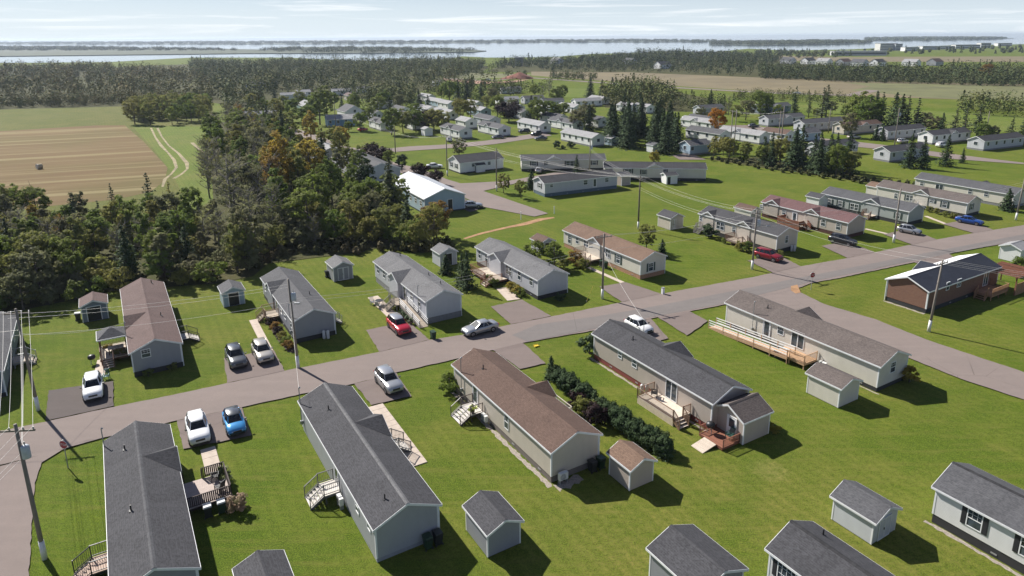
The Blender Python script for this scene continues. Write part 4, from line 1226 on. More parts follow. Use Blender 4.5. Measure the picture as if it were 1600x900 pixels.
house('pale teal gabled house left of the dark spruce by the road', (-102.88, 339.51), 12.0, 8.0, D1, -1, roof=SH_LIGHT, wall=siding('teal_siding', (0.3, 0.42, 0.42)), eave=3.2, rise=2.0, sk=0.3, name='house', cat='house', group=None)
# heap of red soil by the gravel yard
t = thing('soil_mound', 'heap of red-brown soil beside the gravel yard and highway', 'soil heap', (*(6.31, 606.22), 0), 0)
vs, fs = [], []
for i in range(7):
    for k_ in range(22):
        f_ = i / 6
        an = k_ * 2 * math.pi / 22
        rr_ = (1 - f_) * 10.5 * (1 + 0.12 * math.sin(k_ * 1.9 + i) + random.uniform(-.06, .06)) + 0.4
        vs.append((rr_ * 1.25 * math.cos(an) + f_ * 1.5, rr_ * 0.8 * math.sin(an), f_ ** 0.85 * 5.6 * (1 + random.uniform(-.05, .05)) - 0.1))
for i in range(6):
    for k_ in range(22):
        fs.append((i * 22 + k_, i * 22 + (k_ + 1) % 22, (i + 1) * 22 + (k_ + 1) % 22, (i + 1) * 22 + k_))
fs.append(tuple(6 * 22 + k_ for k_ in range(22)))
MB().faces(vs, fs).build('heap', plain('red_soil', (0.2, 0.075, 0.05), 0.95, var=0.3, scale=0.5), t, True)
vs = [(x * 0.35 - 11.5, y * 0.4 - 1.5, z * 0.28) for x, y, z in vs]
MB().faces(vs, fs).build('spill', plain('red_soil', (0.2, 0.075, 0.05), 0.95, var=0.3, scale=0.5), t, True)


def block(label, A, w, dp, h, mat, rz=0.0, storeys=2, cat='building', name='town_building', roofm=None):
    t = thing(name, label, cat, (*A, 0), R(rz), 'town buildings by the shore')
    MB().box(-w / 2, w / 2, 0, dp, 0, h).build('wall', mat, t)
    MB().box(-w / 2 - 0.4, w / 2 + 0.4, -0.4, dp + 0.4, h, h + 0.7).build('roof', roofm or GREYM, t)
    mb = MB()
    for s in range(storeys):
        z = h * (s + 0.35) / storeys
        mb.box(-w / 2 + 1, w / 2 - 1, -0.12, 0.05, z, z + h / storeys * 0.4)
    mb.build('window', GLASS, t)
    return t


block('dark tower block among trees by the water', (9.92, 870.46), 9, 9, 10, plain('tower_wall', (0.16, 0.18, 0.2), 0.7), 0, 5)
block('pale multi-storey building on the right shore', (837.31, 1555.76), 40, 20, 15, plain('hospital_wall', (0.55, 0.54, 0.52), 0.7), 5, 4)
block('grey slab beside the pale multi-storey building', (856.76, 1549.8), 16, 18, 14, plain('slab_wall', (0.3, 0.33, 0.36), 0.7), 5, 4)
block('long low white warehouse below the multi-storey building', (599.22, 1198.95), 85, 25, 7, plain('warehouse_wall', (0.5, 0.5, 0.5), 0.7), -3, 1)
for px_lab, A, w, h in (('white building right of the far masts', (953.64, 1591.29), 40, 8), ('white flat building second along the right shore', (1023.7, 1645.85), 34, 7), ('long white plant along the right shore', (1107.56, 1701.12), 60, 9),
                        ('white square building at the far right shore', (1192.09, 1762.13), 25, 12), ('grey building low at the far right shore', (849.88, 1485.46), 30, 8), ('white roofs above the right field edge', (1412.03, 2007.33), 40, 8)):
    block(px_lab, A, w, 18, h, plain('town_wall', (0.6, 0.6, 0.6), 0.7), 0, 2)
for i, (A, lab) in enumerate((((351.06, 877.12), 'grey gabled house leftmost behind the tree belt'), ((363.58, 855.26), 'dark roofed house second behind the tree belt'), ((377.65, 834.12), 'white gabled house with two roofs behind the tree belt'),
                              ((388.25, 814.41), 'white house with wide roof behind the tree belt'), ((401.1, 795.21), 'low grey house behind the tree belt'), ((417.39, 792.85), 'dark gabled house behind the tree belt'),
                              ((456.37, 787.19), 'low house right of centre behind the tree belt'), ((487.07, 799.77), 'dark red roofed house behind the tree belt'), ((151.81, 888.04), 'white gabled house in the shore woods'), ((163.87, 764.44), 'grey roofed house in the shore woods'),
                              ((60.45, 923.13), 'white cottage by the shore woods'), ((325.32, 1220.48), 'pale house high in the shore woods'))):
    house(lab, A, 16, 11, D2 if i % 2 else D1, 1 if i % 2 else -1, roof=(SH_MID, SH_DARK, SH_LIGHT, SH_BROWN)[i % 4], wall=(SD_LGREY, SD_WHITE, SD_WHITE, SD_GREY)[i % 4], eave=4.6, rise=3.4, sk=0.3, name='house', cat='house', group='houses behind the tree belt', trim=False, win=win_row(16, 4, 1.4, 1.6, 'plain', 2.6))
for key, v, w in (('O', -0.3, 0.42), ('P', -0.28, 0.3), ('R', -0.3, 0.36), ('Q', -0.2, 0.2)):
    f_ = H[key]
    LL = {'O': 17.9, 'P': 17.8, 'N': 19.9, 'R': 19.0, 'Q': 8.0}[key]
    ragged('gravel_bed', [f_.w(-0.4, v), f_.w(LL + 0.3, v)], w, 0.012, GRAVEL)
ragged('gravel_bed', [H['O'].w(-0.75, 0.0), H['O'].w(-0.75, 2.6)], 1.0, 0.013, GRAVEL)
ragged('gravel_bed', [H['L'].w(-0.3, 0.0), H['L'].w(-0.3, 5.6)], 0.4, 0.012, GRAVEL)

# ------------------------------------------------------------------ decks, steps, ramps
def rail_mesh(p, q, h=0.95, mat=None, gap=0.14, post=0.07, pick=0.03):
    """railing between two points given at floor level"""
    mb = MB()
    p, q = Vector(p), Vector(q)
    up = Vector((0, 0, 1))
    mb.bar(p + up * h, q + up * h, 0.08, 0.05)
    mb.bar(p + up * 0.12, q + up * 0.12, 0.05, 0.05)
    n = max(1, int((q - p).length / gap))
    for i in range(1, n):
        c = p + (q - p) * i / n
        mb.bar(c + up * 0.12, c + up * (h - 0.02), pick)
    for c in (p, q):
        mb.bar(c - up * 0.1, c + up * (h + 0.05), post)
    return mb


def deck(label, fr, u0, u1, v0, v1, z, rails=(), steps=(), floor=PALE, wood=BROWNW, skirtm=None, name='wooden_deck', cat='deck', railh=0.95, pick=0.03, ramps=()):
    """platform in a home's frame. rails: lists of (u,v[,z]) points; steps: (u,v,du,dv,width,n) from the platform edge downwards"""
    t = thing(name, label, cat, (*fr.w(0, 0), 0), R(fr.d), None)
    Y = lambda v: fr.sgn * v
    MB().box(u0, u1, Y(v0), Y(v1), z - 0.06, z).build('floor', floor, t)
    mb = MB()
    mb.box(u0 + 0.02, u1 - 0.02, Y(v0 + 0.02), Y(v0 + 0.06), z - 0.26, z - 0.06)
    mb.box(u0 + 0.02, u0 + 0.06, Y(v0 + 0.06), Y(v1), z - 0.26, z - 0.06).box(u1 - 0.06, u1 - 0.02, Y(v0 + 0.06), Y(v1), z - 0.26, z - 0.06)
    mb.build('rim_joist', wood, t)
    if skirtm:
        MB().box(u0 + 0.005, u1 - 0.005, Y(v0 + 0.005), Y(v0 + 0.02), 0, z - 0.07).build('front_panel', skirtm, t)
        MB().box(u0 + 0.004, u0 + 0.019, Y(v0 + 0.03), Y(v1), 0, z - 0.07).build('side_panel', skirtm, t)
    else:
        for u in (u0 + 0.12, (u0 + u1) / 2, u1 - 0.12):
            MB().box(u - 0.05, u + 0.05, Y(v0 + 0.1), Y(v0 + 0.2), -0.05, z - 0.07).build('post', wood, t)
    for line in rails:
        for a, b in zip(line[:-1], line[1:]):
            rail_mesh((a[0], Y(a[1]), a[2] if len(a) > 2 else z), (b[0], Y(b[1]), b[2] if len(b) > 2 else z), railh, pick=pick).build('railing', wood, t)
    for u, v, du, dv, w, n in steps:
        rise = z / (n + 1)
        px, py = -dv, du
        for i in range(n):
            zz = z - rise * (i + 1)
            c0 = 0.28 * i
            c1 = c0 + 0.28
            xs = [u + du * c + px * s * w / 2 for c in (c0, c1) for s in (-1, 1)]
            ys = [v + dv * c + py * s * w / 2 for c in (c0, c1) for s in (-1, 1)]
            MB().box(min(xs), max(xs), Y(min(ys)), Y(max(ys)), zz - 0.05, zz).build('step', floor, t)
        for s in (-1, 1):
            a = (u + px * s * w / 2, Y(v + py * s * w / 2), z)
            b = (u + du * 0.28 * n + px * s * w / 2, Y(v + dv * 0.28 * n + py * s * w / 2), rise * 0.6)
            MB().bar((a[0], a[1], a[2] - 0.12), (b[0], b[1], b[2] - 0.12), 0.05, 0.22).build('stringer', wood, t)
            rail_mesh(a, b, railh, pick=pick).build('railing', wood, t)
    for (ua, va, za), (ub, vb, zb_), w in ramps:
        p, q = Vector((ua, Y(va), za)), Vector((ub, Y(vb), zb_))
        d = (q - p).normalized()
        s = Vector((-d.y, d.x, 0)).normalized() * w / 2
        mb = MB()
        vs = [p - s, p + s, q + s, q - s]
        vs += [x - Vector((0, 0, 0.1)) for x in vs]
        mb.faces(vs, [(0, 1, 2, 3), (7, 6, 5, 4), (0, 4, 5, 1), (1, 5, 6, 2), (2, 6, 7, 3), (3, 7, 4, 0)])
        mb.build('ramp', floor, t)
        mb = MB()
        for k in (-1, 1):
            mb.bar(p + s * k - Vector((0, 0, .12)), q + s * k - Vector((0, 0, .12)), 0.05, 0.3)
        n = int((q - p).length / 2.2)
        for i in range(n + 1):
            c = p + (q - p) * i / max(1, n)
            for k in (-1, 1):
                mb.bar(c + s * k + Vector((0, 0, -c.z)), c + s * k + Vector((0, 0, railh)), 0.08)
        mb.build('ramp_frame', wood, t)
        mb = MB()
        for k in (-1, 1):
            for hh in (0.35, 0.65, railh):
                mb.bar(p + s * k + Vector((0, 0, hh)), q + s * k + Vector((0, 0, hh)), 0.05, 0.09)
        mb.build('ramp_rail', WHITE if name == 'access_ramp' else wood, t)
    return t


IRON = BLACK
STEPC = plain('pale_step_boards', (0.62, 0.58, 0.53), 0.8)
# B: gazebo deck on the left and iron steps on the right
fB = H['B']
deck('dark brown deck with stairs under the grey gazebo', fB, 5.0, 9.2, -3.1, -0.05, 0.75, rails=[[(5.0, -0.1), (5.0, -1.7)], [(5.0, -3.0), (9.2, -3.0), (9.2, -0.1)]], steps=[(5.0, -2.3, -1, 0, 1.1, 4)], floor=PALE, wood=BROWNW)
t = thing('gazebo', 'grey hip-roofed gazebo on the deck of the rose-brown roofed home', 'gazebo', (*fB.w(7.6, -1.65), 0.75), R(D1))
for x in (-1.3, 1.3):
    for y in (-1.3, 1.3):
        MB().box(x - 0.05, x + 0.05, y - 0.05, y + 0.05, 0, 2.0).build('post', BROWNW, t)
for i in range(4):
    a0, a1 = math.pi / 4 + i * math.pi / 2, math.pi / 4 + (i + 1) * math.pi / 2
    r_ = 1.5 * math.sqrt(2)
    mb = MB()
    p0, p1 = (r_ * math.cos(a0), r_ * math.sin(a0), 1.95), (r_ * math.cos(a1), r_ * math.sin(a1), 1.95)
    mb.poly([p0, p1, (0, 0, 2.85)], [(0, 0), (3, 0), (1.5, 1.7)])
    mb.build('roof_panel', SH_MID, t, fix=False)
MB().box(-1.54, 1.54, -1.54, -1.5, 1.84, 1.97).box(-1.54, 1.54, 1.5, 1.54, 1.84, 1.97).box(-1.54, -1.5, -1.5, 1.5, 1.84, 1.97).box(1.5, 1.54, -1.5, 1.5, 1.84, 1.97).build('fascia', WHITE, t)
tb = thing('patio_table', 'pale wooden table inside the grey gazebo', 'table', (*fB.w(6.3, -1.4), 0.75), R(D1))
MB().box(-0.5, 0.5, -0.8, 0.8, 0.68, 0.74).build('table_top', PALE, tb)
for x in (-0.4, 0.4):
    for y in (-0.7, 0.7):
        MB().box(x - .04, x + .04, y - .04, y + .04, 0, 0.68).build('leg', BROWNW, tb)
deck('dark iron-railed steps on the right of the rose-brown roofed home', fB, 6.2, 8.0, 4.97, 6.3, 0.75, rails=[[(8.0, 5.0), (8.0, 6.3)], [(6.2, 5.0), (6.2, 6.3)]], steps=[(7.1, 6.3, 0, 1, 1.7, 4)], floor=STEPC, wood=IRON, name='entry_steps', cat='steps', pick=0.02)
deck('brown timber entry steps with lattice rail by the walk to the two parked SUVs', H['C'], 8.0, 10.4, -1.7, -0.05, 0.8, rails=[[(8.0, -0.1), (8.0, -1.7), (9.2, -1.7)], [(10.4, -0.1), (10.4, -1.7)]], steps=[(9.6, -1.7, 0, -1, 1.3, 3)], floor=PALE, wood=planks('weathered_brown', (0.2, 0.13, 0.085), (0.26, 0.17, 0.11)), name='entry_steps', cat='steps')
deck('pale steps on the far side of the slate-roofed grey home', H['C'], 3.0, 4.2, 4.97, 5.9, 0.7, rails=[[(4.2, 5.0), (4.2, 5.9)]], steps=[(3.6, 5.9, 0, 1, 1.1, 3)], floor=STEPC, wood=GREYM, name='entry_steps', cat='steps', pick=0.02)
GREYW = planks('grey_ramp_boards', (0.19, 0.18, 0.17), (0.24, 0.225, 0.21))
deck('grey access ramp with landing and steps along the light grey home', H['D'], 6.0, 8.6, -1.8, -0.05, 0.95, rails=[[(8.6, -0.1), (8.6, -1.8)]], steps=[(7.3, -1.8, 0, -1, 1.4, 4)], floor=planks('worn_tan_boards', (0.3, 0.25, 0.2), (0.36, 0.3, 0.24)), wood=GREYW, name='access_ramp', cat='ramp', ramps=[((6.0, -0.7, 0.95), (-0.7, -0.7, 0.06), 1.15)])
deck('red-brown railed deck of the light grey home with shrub border', H['E'], 8.2, 14.6, -3.0, -0.05, 0.7, rails=[[(14.6, -0.1), (14.6, -3.0), (9.9, -3.0)], [(8.2, -3.0), (8.2, -1.0)]], steps=[(9.0, -3.0, 0, -1, 1.5, 3)], floor=PALE, wood=REDW)
deck('weathered pale deck crowded with shrubs at the tan-roofed home', H['F'], 9.4, 14.0, -2.2, -0.05, 0.8, rails=[[(14, -0.1), (14, -2.2), (10.8, -2.2)]], steps=[(10.1, -2.2, 0, -1, 1.3, 3)], floor=PALE, wood=planks('weathered_grey_brown', (0.3, 0.22, 0.17), (0.36, 0.28, 0.22)))
deck('dark deck with white rails on the beige home beside the red SUV', H['G'], 6.0, 8.9, -2.6, -0.05, 0.8, rails=[[(8.9, -0.1), (8.9, -2.6), (6.0, -2.6), (6.0, -1.4)]], steps=[(6.0, -0.7, -1, 0, 1.2, 3)], floor=PALE, wood=BROWNW)
deck('dark steps at the far end of the beige home by the red SUV', H['G'], 15.0, 17.0, -1.5, -0.05, 0.8, rails=[[(17, -0.1), (17, -1.5)]], steps=[(16, -1.5, 0, -1, 1.3, 3)], floor=GREYW, wood=GREYW, name='entry_steps', cat='steps')
deck('orange-brown solid railed deck of the maroon-roofed home', H['H'], 8.0, 13.0, -2.6, -0.05, 0.75, rails=[[(13, -0.1), (13, -2.6), (8.0, -2.6), (8.0, -1.5)]], steps=[(8.0, -0.8, -1, 0, 1.2, 3)], floor=PALE, wood=REDW, skirtm=REDW, pick=0.12)
deck('dark railed steps of the grey-green home', H['I'], 6.2, 8.4, -1.6, -0.05, 0.75, rails=[[(8.4, -0.1), (8.4, -1.6)]], steps=[(7.2, -1.6, 0, -1, 1.5, 3)], floor=PALE, wood=BROWNW, name='entry_steps', cat='steps')
deck('pale steps of the cream home with weathered roof', H['J'], 8.6, 10.4, -1.5, -0.05, 0.75, rails=[[(10.4, -0.1), (10.4, -1.5)]], steps=[(9.4, -1.5, 0, -1, 1.3, 3)], floor=CONC, wood=GREYM, name='entry_steps', cat='steps')
deck('brown deck and stairs behind the red brick home', H['L'], 12.0, 16.5, -2.4, -0.05, 0.8, rails=[[(16.5, -0.1), (16.5, -2.4), (12.0, -2.4)]], steps=[(12.0, -1.2, -1, 0, 1.3, 3)], floor=CEDAR, wood=CEDAR)
t = thing('pergola', 'red-brown slatted pergola at the right edge by the brick home', 'pergola', (*(71.04, 90.54), 0), R(D2))
for x in (0.1, 5.4):
    for y in (0.1, 4.2):
        MB().box(x - .07, x + .07, y - .07, y + .07, 0, 2.5).build('post', REDW, t)
for y in (0.1, 4.2):
    MB().box(-0.3, 5.8, y - .05, y + .05, 2.5, 2.7).build('beam', REDW, t)
for i in range(12):
    MB().box(-0.2 + i * 0.52, -0.08 + i * 0.52, -0.3, 4.6, 2.71, 2.83).build('slat', REDW, t)
MB().box(0, 5.5, -0.04, 0.04, 0, 1.7).build('screen', CEDAR, t)
# M: steps left, deck right
deck('dark iron-railed steps with pale treads on the left of the bottom left home', H['M'], 5.7, 7.5, -1.4, -0.05, 0.8, rails=[[(5.7, -0.1), (5.7, -1.4)], [(7.5, -0.1), (7.5, -1.4)]], steps=[(6.6, -1.4, 0, -1, 1.7, 4)], floor=planks('pink_treads', (0.42, 0.31, 0.25), (0.5, 0.37, 0.3)), wood=IRON, name='entry_steps', cat='steps', pick=0.022)
deck('dark panelled deck with chairs on the right of the bottom left home', H['M'], 9.6, 13.2, 4.75, 8.2, 0.7, rails=[[(13.2, 6.6), (13.2, 8.2), (9.6, 8.2), (9.6, 4.8)]], steps=[(13.2, 5.8, 1, 0, 1.4, 2)], floor=planks('grey_pink_boards', (0.4, 0.33, 0.3), (0.47, 0.39, 0.35)), wood=planks('black_brown_wood', (0.045, 0.033, 0.03), (0.065, 0.045, 0.04)), pick=0.1)
# N: steps left and right
for lab, u, v, s in (('grey iron-railed steps left of the charcoal-roofed light grey home', 8.0, -1.35, -1), ('dark iron-railed steps right of the charcoal-roofed light grey home', 11.1, 6.2, 1)):
    deck(lab, H['N'], u, u + 1.8, min(v, -0.05) if s < 0 else 4.87, -0.05 if s < 0 else v, 0.85, rails=[[(u, -0.1 if s < 0 else 4.9), (u, v)], [(u + 1.8, -0.1 if s < 0 else 4.9), (u + 1.8, v)]], steps=[(u + 0.9, v, 0, s, 1.7, 4)], floor=STEPC, wood=plain('grey_iron', (0.1, 0.1, 0.1), 0.5), name='entry_steps', cat='steps', pick=0.022)
deck('white steps with dark iron rails and a flower pot at the brown-roofed home', H['O'], 11.6, 13.7, -1.4, -0.05, 0.8, rails=[[(11.6, -0.1), (11.6, -1.4)], [(13.7, -0.1), (13.7, -1.4)]], steps=[(12.65, -1.4, 0, -1, 2.0, 4)], floor=plain('white_concrete_steps', (0.66, 0.62, 0.58), 0.85), wood=plain('brown_iron', (0.06, 0.045, 0.04), 0.5), name='entry_steps', cat='steps', pick=0.02)
deck('pale small deck with rails on the right of the brown-roofed home', H['O'], 6.6, 9.4, 5.0, 6.9, 0.7, rails=[[(9.4, 5.1), (9.4, 6.9), (6.6, 6.9), (6.6, 5.1)]], floor=PALE, wood=planks('pale_rail', (0.5, 0.45, 0.38), (0.58, 0.52, 0.44)), pick=0.025)
deck('raised pale deck with panelled front and brown rails on the red-skirted home', H['P'], 2.55, 7.6, -2.35, -0.05, 0.75, rails=[[(7.6, -0.1), (7.6, -2.35), (2.55, -2.35)], [(2.55, -1.0), (2.55, -0.1)]], steps=[(2.55, -1.7, -1, 0, 1.2, 3)], floor=plain('cream_deck_coating', (0.6, 0.52, 0.43), 0.8), wood=planks('brown_rails', (0.2, 0.12, 0.075), (0.26, 0.16, 0.1)), skirtm=plain('cream_panel', (0.5, 0.42, 0.32), 0.8))
tP = deck('low red-brown deck with ramp at the taupe shed door', SHP, -2.3, -0.05, 0.3, 3.1, 0.35, rails=[[(-0.1, 0.3), (-2.2, 0.3)], [(-0.6, 3.1), (-2.2, 3.1)]], floor=REDW, wood=REDW, railh=0.75)
mb = MB()
mb.faces([(-2.32, 1.0, 0.34), (-2.32, 2.4, 0.34), (-4.0, 2.4, 0.03), (-4.0, 1.0, 0.03), (-2.32, 1.0, 0.26), (-2.32, 2.4, 0.26), (-4.0, 2.4, -0.02), (-4.0, 1.0, -0.02)], [(0, 1, 2, 3), (7, 6, 5, 4), (0, 4, 5, 1), (1, 5, 6, 2), (2, 6, 7, 3), (3, 7, 4, 0)])
mb.build('ramp', PALE, tP)
deck('long timber wheelchair ramp with white rails on the weathered-roof home', H['Q'], 7.0, 11.0, -2.3, -0.05, 0.8, rails=[[(7.0, -0.1), (7.0, -2.3), (8.9, -2.3)]], floor=RAW, wood=RAW, name='access_ramp', cat='ramp', ramps=[((9.0, -1.9, 0.8), (20.6, -1.9, 0.1), 1.35)])
deck('small pale steps at the slate blue home on the left edge', H['A'], 7.0, 9.0, 4.95, 6.2, 0.7, rails=[[(7.0, 5.0), (7.0, 6.2)], [(9.0, 5.0), (9.0, 6.2)]], steps=[(8, 6.2, 0, 1, 1.6, 3)], floor=PALE, wood=GREYM, name='entry_steps', cat='steps', pick=0.02)


# ------------------------------------------------------------------ small yard things
def heat_pump(label, fr, u, v, rz=0.0):
    p = fr.w(u, v)
    t = thing('heat_pump', label, 'heat pump', (p[0], p[1], 0), R(fr.d) + rz, 'heat pumps on stands')
    MB().box(-0.42, 0.42, -0.16, 0.16, 0.35, 0.98).build('casing', plain('heat_pump_white', (0.68, 0.68, 0.66), 0.5, var=0.04), t)
    mb = MB()
    for r_ in (0.26, 0.2, 0.14, 0.07):
        pts = [(-0.1 + r_ * math.cos(a * math.pi / 8), -0.175, 0.66 + r_ * math.sin(a * math.pi / 8)) for a in range(17)]
        mb.tube(pts, 0.008, 4, False)
    mb.build('fan_grille', BLACK, t)
    for x in (-0.35, 0.35):
        MB().box(x - 0.03, x + 0.03, -0.16, 0.16, 0, 0.35).build('stand', GREYM, t)


heat_pump('heat pump by the side steps of the charcoal-roofed light grey home', H['N'], 7.2, -0.35, math.pi)
heat_pump('heat pump by the white steps of the brown-roofed home', H['O'], 10.8, -0.35, math.pi)
heat_pump('heat pump at the shaded gable of the brown-roofed home', H['O'], -0.45, 0.9, math.pi / 2 + math.pi)
for lb_, fr_, u_, v_ in (('propane tank pair at the shaded gable of the slate-roofed grey home', H['C'], -0.5, 3.6), ('propane tank pair at the gable of the beige home beside the red SUV', H['G'], -0.5, 3.8), ('propane tank at the red-skirted home wall', H['P'], 8.6, -0.5)):
    pz = fr_.w(u_, v_)
    t = thing('propane_tank', lb_, 'gas tank', (pz[0], pz[1], 0), 0)
    for dx_ in (-0.25, 0.25):
        MB().lathe([(0.17, 0.02), (0.19, 0.1), (0.19, 0.95), (0.12, 1.08), (0.04, 1.12)], 12, (dx_, 0, 0)).build('cylinder', plain('tank_white', (0.6, 0.6, 0.6), 0.5), t, True)
    MB().tube([(-0.25, 0, 1.14), (0.25, 0, 1.14)], 0.02, 6).build('hose', BLACK, t)
heat_pump('heat pump behind the cream shed', H['Q'], 6.0, -0.4, math.pi)


def wheelie_bin(label, p, rz, lid=BIN, body=BIN):
    t = thing('waste_bin', label, 'bin', (p[0], p[1], 0), rz, 'wheeled bins')
    mb = MB()
    mb.faces([(-.22, -.25, .06), (.22, -.25, .06), (.22, .25, .06), (-.22, .25, .06), (-.29, -.33, .98), (.29, -.33, .98), (.29, .36, .98), (-.29, .36, .98)], [(0, 3, 2, 1), (4, 5, 6, 7), (0, 1, 5, 4), (1, 2, 6, 5), (2, 3, 7, 6), (3, 0, 4, 7)])
    mb.build('body', body, t)
    mb = MB()
    mb.faces([(-.31, -.37, .99), (.31, -.37, .99), (.31, .38, .99), (-.31, .38, .99), (-.29, -.33, 1.04), (.29, -.33, 1.04), (.27, .34, 1.1), (-.27, .34, 1.1)], [(0, 3, 2, 1), (4, 5, 6, 7), (0, 1, 5, 4), (1, 2, 6, 5), (2, 3, 7, 6), (3, 0, 4, 7)])
    mb.build('lid', lid, t)
    MB().bar((-.24, .42, .92), (.24, .42, .92), 0.04).build('handle', BLACK, t)
    for x in (-.26, .26):
        MB().tube([(x - .03, .28, .1), (x + .03, .28, .1)], 0.1, 10).build('wheel', BLACK, t)


BINL = plain('pale_bin_lid', (0.5, 0.52, 0.52), 0.5)
BINK = plain('black_bin_plastic', (0.02, 0.022, 0.025), 0.5)
wheelie_bin('green wheeled bin alone at the kerb beside the grey sedan', (-9.77, 77.38), R(31))
wheelie_bin('left dark bin in the shaded gable of the charcoal-roofed light grey home', H['N'].w(-0.5, 3.7), R(D1) + 1.57)
wheelie_bin('right dark bin in the shaded gable of the charcoal-roofed light grey home', H['N'].w(-0.5, 4.5), R(D1) + 1.57, BINK, BINK)
wheelie_bin('left dark bin in the shaded gable of the brown-roofed home', H['O'].w(-0.5, 3.9), R(D1) + 1.57, BINK, BINK)
wheelie_bin('right green bin in the shaded gable of the brown-roofed home', H['O'].w(-0.5, 4.8), R(D1) + 1.57)
wheelie_bin('left white-lidded bin below the dark deck of the bottom left home', H['M'].w(8.9, 6.3), R(D1) + 1.57, BINL, BINK)
wheelie_bin('right white-lidded bin below the dark deck of the bottom left home', H['M'].w(8.9, 7.3), R(D1) + 1.57, BINL, BIN)
wheelie_bin('dark bin beside the tan-roofed home steps', H['F'].w(7.9, -1.1), R(D1), BIN, BINK)
wheelie_bin('green bin beside the tan-roofed home steps', H['F'].w(7.0, -1.1), R(D1))
wheelie_bin('dark bin against the slate shed wall', (-28.64, 100.05), R(D1), BINK, BINK)
wheelie_bin('white-lidded dark bin beside the rose-roofed shed', (-57.39, 83.98), R(D1), BINL, BINK)


def chair(label, p, z, rz, mat):
    t = thing('garden_chair', label, 'chair', (p[0], p[1], z), rz, 'garden chairs')
    MB().box(-.27, .27, -.27, .27, .38, .43).build('seat', mat, t)
    mb = MB()
    for i in range(5):
        x = -.24 + i * .11
        mb.bar((x, .25, .42), (x * 1.1, .42, 1.0), .085, .03)
    mb.bar((-.29, .42, 1.0), (.29, .42, 1.0), .05)
    mb.build('backrest', mat, t)
    for x in (-.27, .27):
        MB().bar((x, -.26, .62), (x, .28, .62), .07, .04).build('armrest', mat, t)
        MB().bar((x, -.25, 0), (x, -.25, .6), .05).build('leg', mat, t)
        MB().bar((x, .27, 0), (x, .27, .6), .05).build('leg', mat, t)


TEAL = plain('teal_plastic', (0.05, 0.17, 0.17), 0.5)
chair('teal chair on the lawn by the gazebo home', H['B'].w(1.2, -2.6), 0, R(20), TEAL)
chair('dark green chair on the small red deck of the taupe shed', SHP.w(-0.6, 1.0), 0.35, R(-60), plain('dark_green_plastic', (0.02, 0.06, 0.05), 0.5))
chair('black chair nearest the walk on the dark panelled deck', H['M'].w(12.4, 7.4), 0.7, R(200), BLACK)
chair('black chair furthest from the walk on the dark panelled deck', H['M'].w(10.7, 7.5), 0.7, R(250), BLACK)
chair('pale blue chair on the small deck of the brown-roofed home', H['O'].w(7.5, 6.2), 0.7, R(80), SD_BLUE)
chair('dark chair on the pale deck of the red-skirted home', H['P'].w(6.7, -0.9), 0.75, R(160), BLACK)
chair('grey patio chair nearest the street by the ramp landing', H['D'].w(8.6, -3.3), 0, R(150), GREYM)
chair('grey patio chair further back by the ramp landing', H['D'].w(10.2, -3.6), 0, R(30), GREYM)
tb = thing('patio_table', 'round dark patio table between two grey chairs by the ramp', 'table', (*H['D'].w(9.5, -2.9), 0), 0)
MB().lathe([(0.55, 0.68), (0.58, 0.72), (0.55, 0.74)], 16).build('table_top', BLACK, tb)
MB().tube([(0, 0, 0.02), (0, 0, 0.68)], 0.05, 8).build('leg', BLACK, tb)
MB().lathe([(0.3, 0), (0.26, 0.04), (0.05, 0.06)], 12).build('base', BLACK, tb)
POTM = plain('clay_pot', (0.16, 0.1, 0.075), 0.8)
for i_, (u_, lb_) in enumerate(((1.2, 'potted plant nearest the red SUV along the ramp'), (2.3, 'second potted plant from the street along the ramp'), (3.4, 'third potted plant along the ramp'), (4.5, 'potted plant nearest the steps along the ramp'))):
    t = thing('potted_plant', lb_, 'potted plant', (*H['D'].w(u_, -1.75), 0), i_ * 1.1, 'pots along the ramp')
    MB().lathe([(0.16, 0), (0.25, 0.36), (0.22, 0.38)], 10).build('pot', POTM, t)
    mb = MB()
    for q_ in range(70):
        an_, rr_ = random.uniform(0, 6.3), random.uniform(0.02, 0.36)
        c_ = Vector((rr_ * math.cos(an_), rr_ * math.sin(an_), 0.42 + random.uniform(0, 0.5 - rr_)))
        s_ = Vector((random.uniform(-.09, .09), random.uniform(-.09, .09), random.uniform(-.04, .08)))
        e_ = Vector((-s_.y, s_.x, 0.04))
        mb.poly([c_ - s_ - e_, c_ + s_ - e_, c_ + s_ + e_, c_ - s_ + e_])
    mb.build('foliage', plain('pot_leaves', (0.06, 0.1, 0.03), 0.7), t, fix=False)
for lab, p, z in (('black covered barbecue on the small red shed deck', SHP.w(-1.4, 2.6), 0.35), ('black kettle barbecue by the gazebo deck', H['B'].w(6.2, -3.9), 0.0)):
    t = thing('barbecue', lab, 'barbecue', (p[0], p[1], z), R(40))
    MB().lathe([(0.1, 0.55), (0.36, 0.65), (0.42, 0.85), (0.36, 1.05), (0.12, 1.15)], 12).build('kettle', BLACK, t, True)
    for a in range(3):
        MB().bar((0.3 * math.cos(a * 2.1), 0.3 * math.sin(a * 2.1), 0), (0.15 * math.cos(a * 2.1), 0.15 * math.sin(a * 2.1), 0.62), 0.04).build('leg', GREYM, t)
t = thing('hay_bale', 'round hay bale lying in the brown mown field', 'hay bale', (*(-135.16, 192.65), 0.75), R(60))
HAYB = plain('hay_bale_straw', (0.42, 0.36, 0.24), 0.95, var=0.3, scale=4)
MB().tube([(-0.65, 0, 0), (0.65, 0, 0)], 0.75, 16).build('roll', HAYB, t)
MB().tube([(-0.66, 0, 0), (-0.5, 0, 0)], 0.77, 16).build('wrap', plain('bale_wrap', (0.55, 0.52, 0.45), 0.7), t)
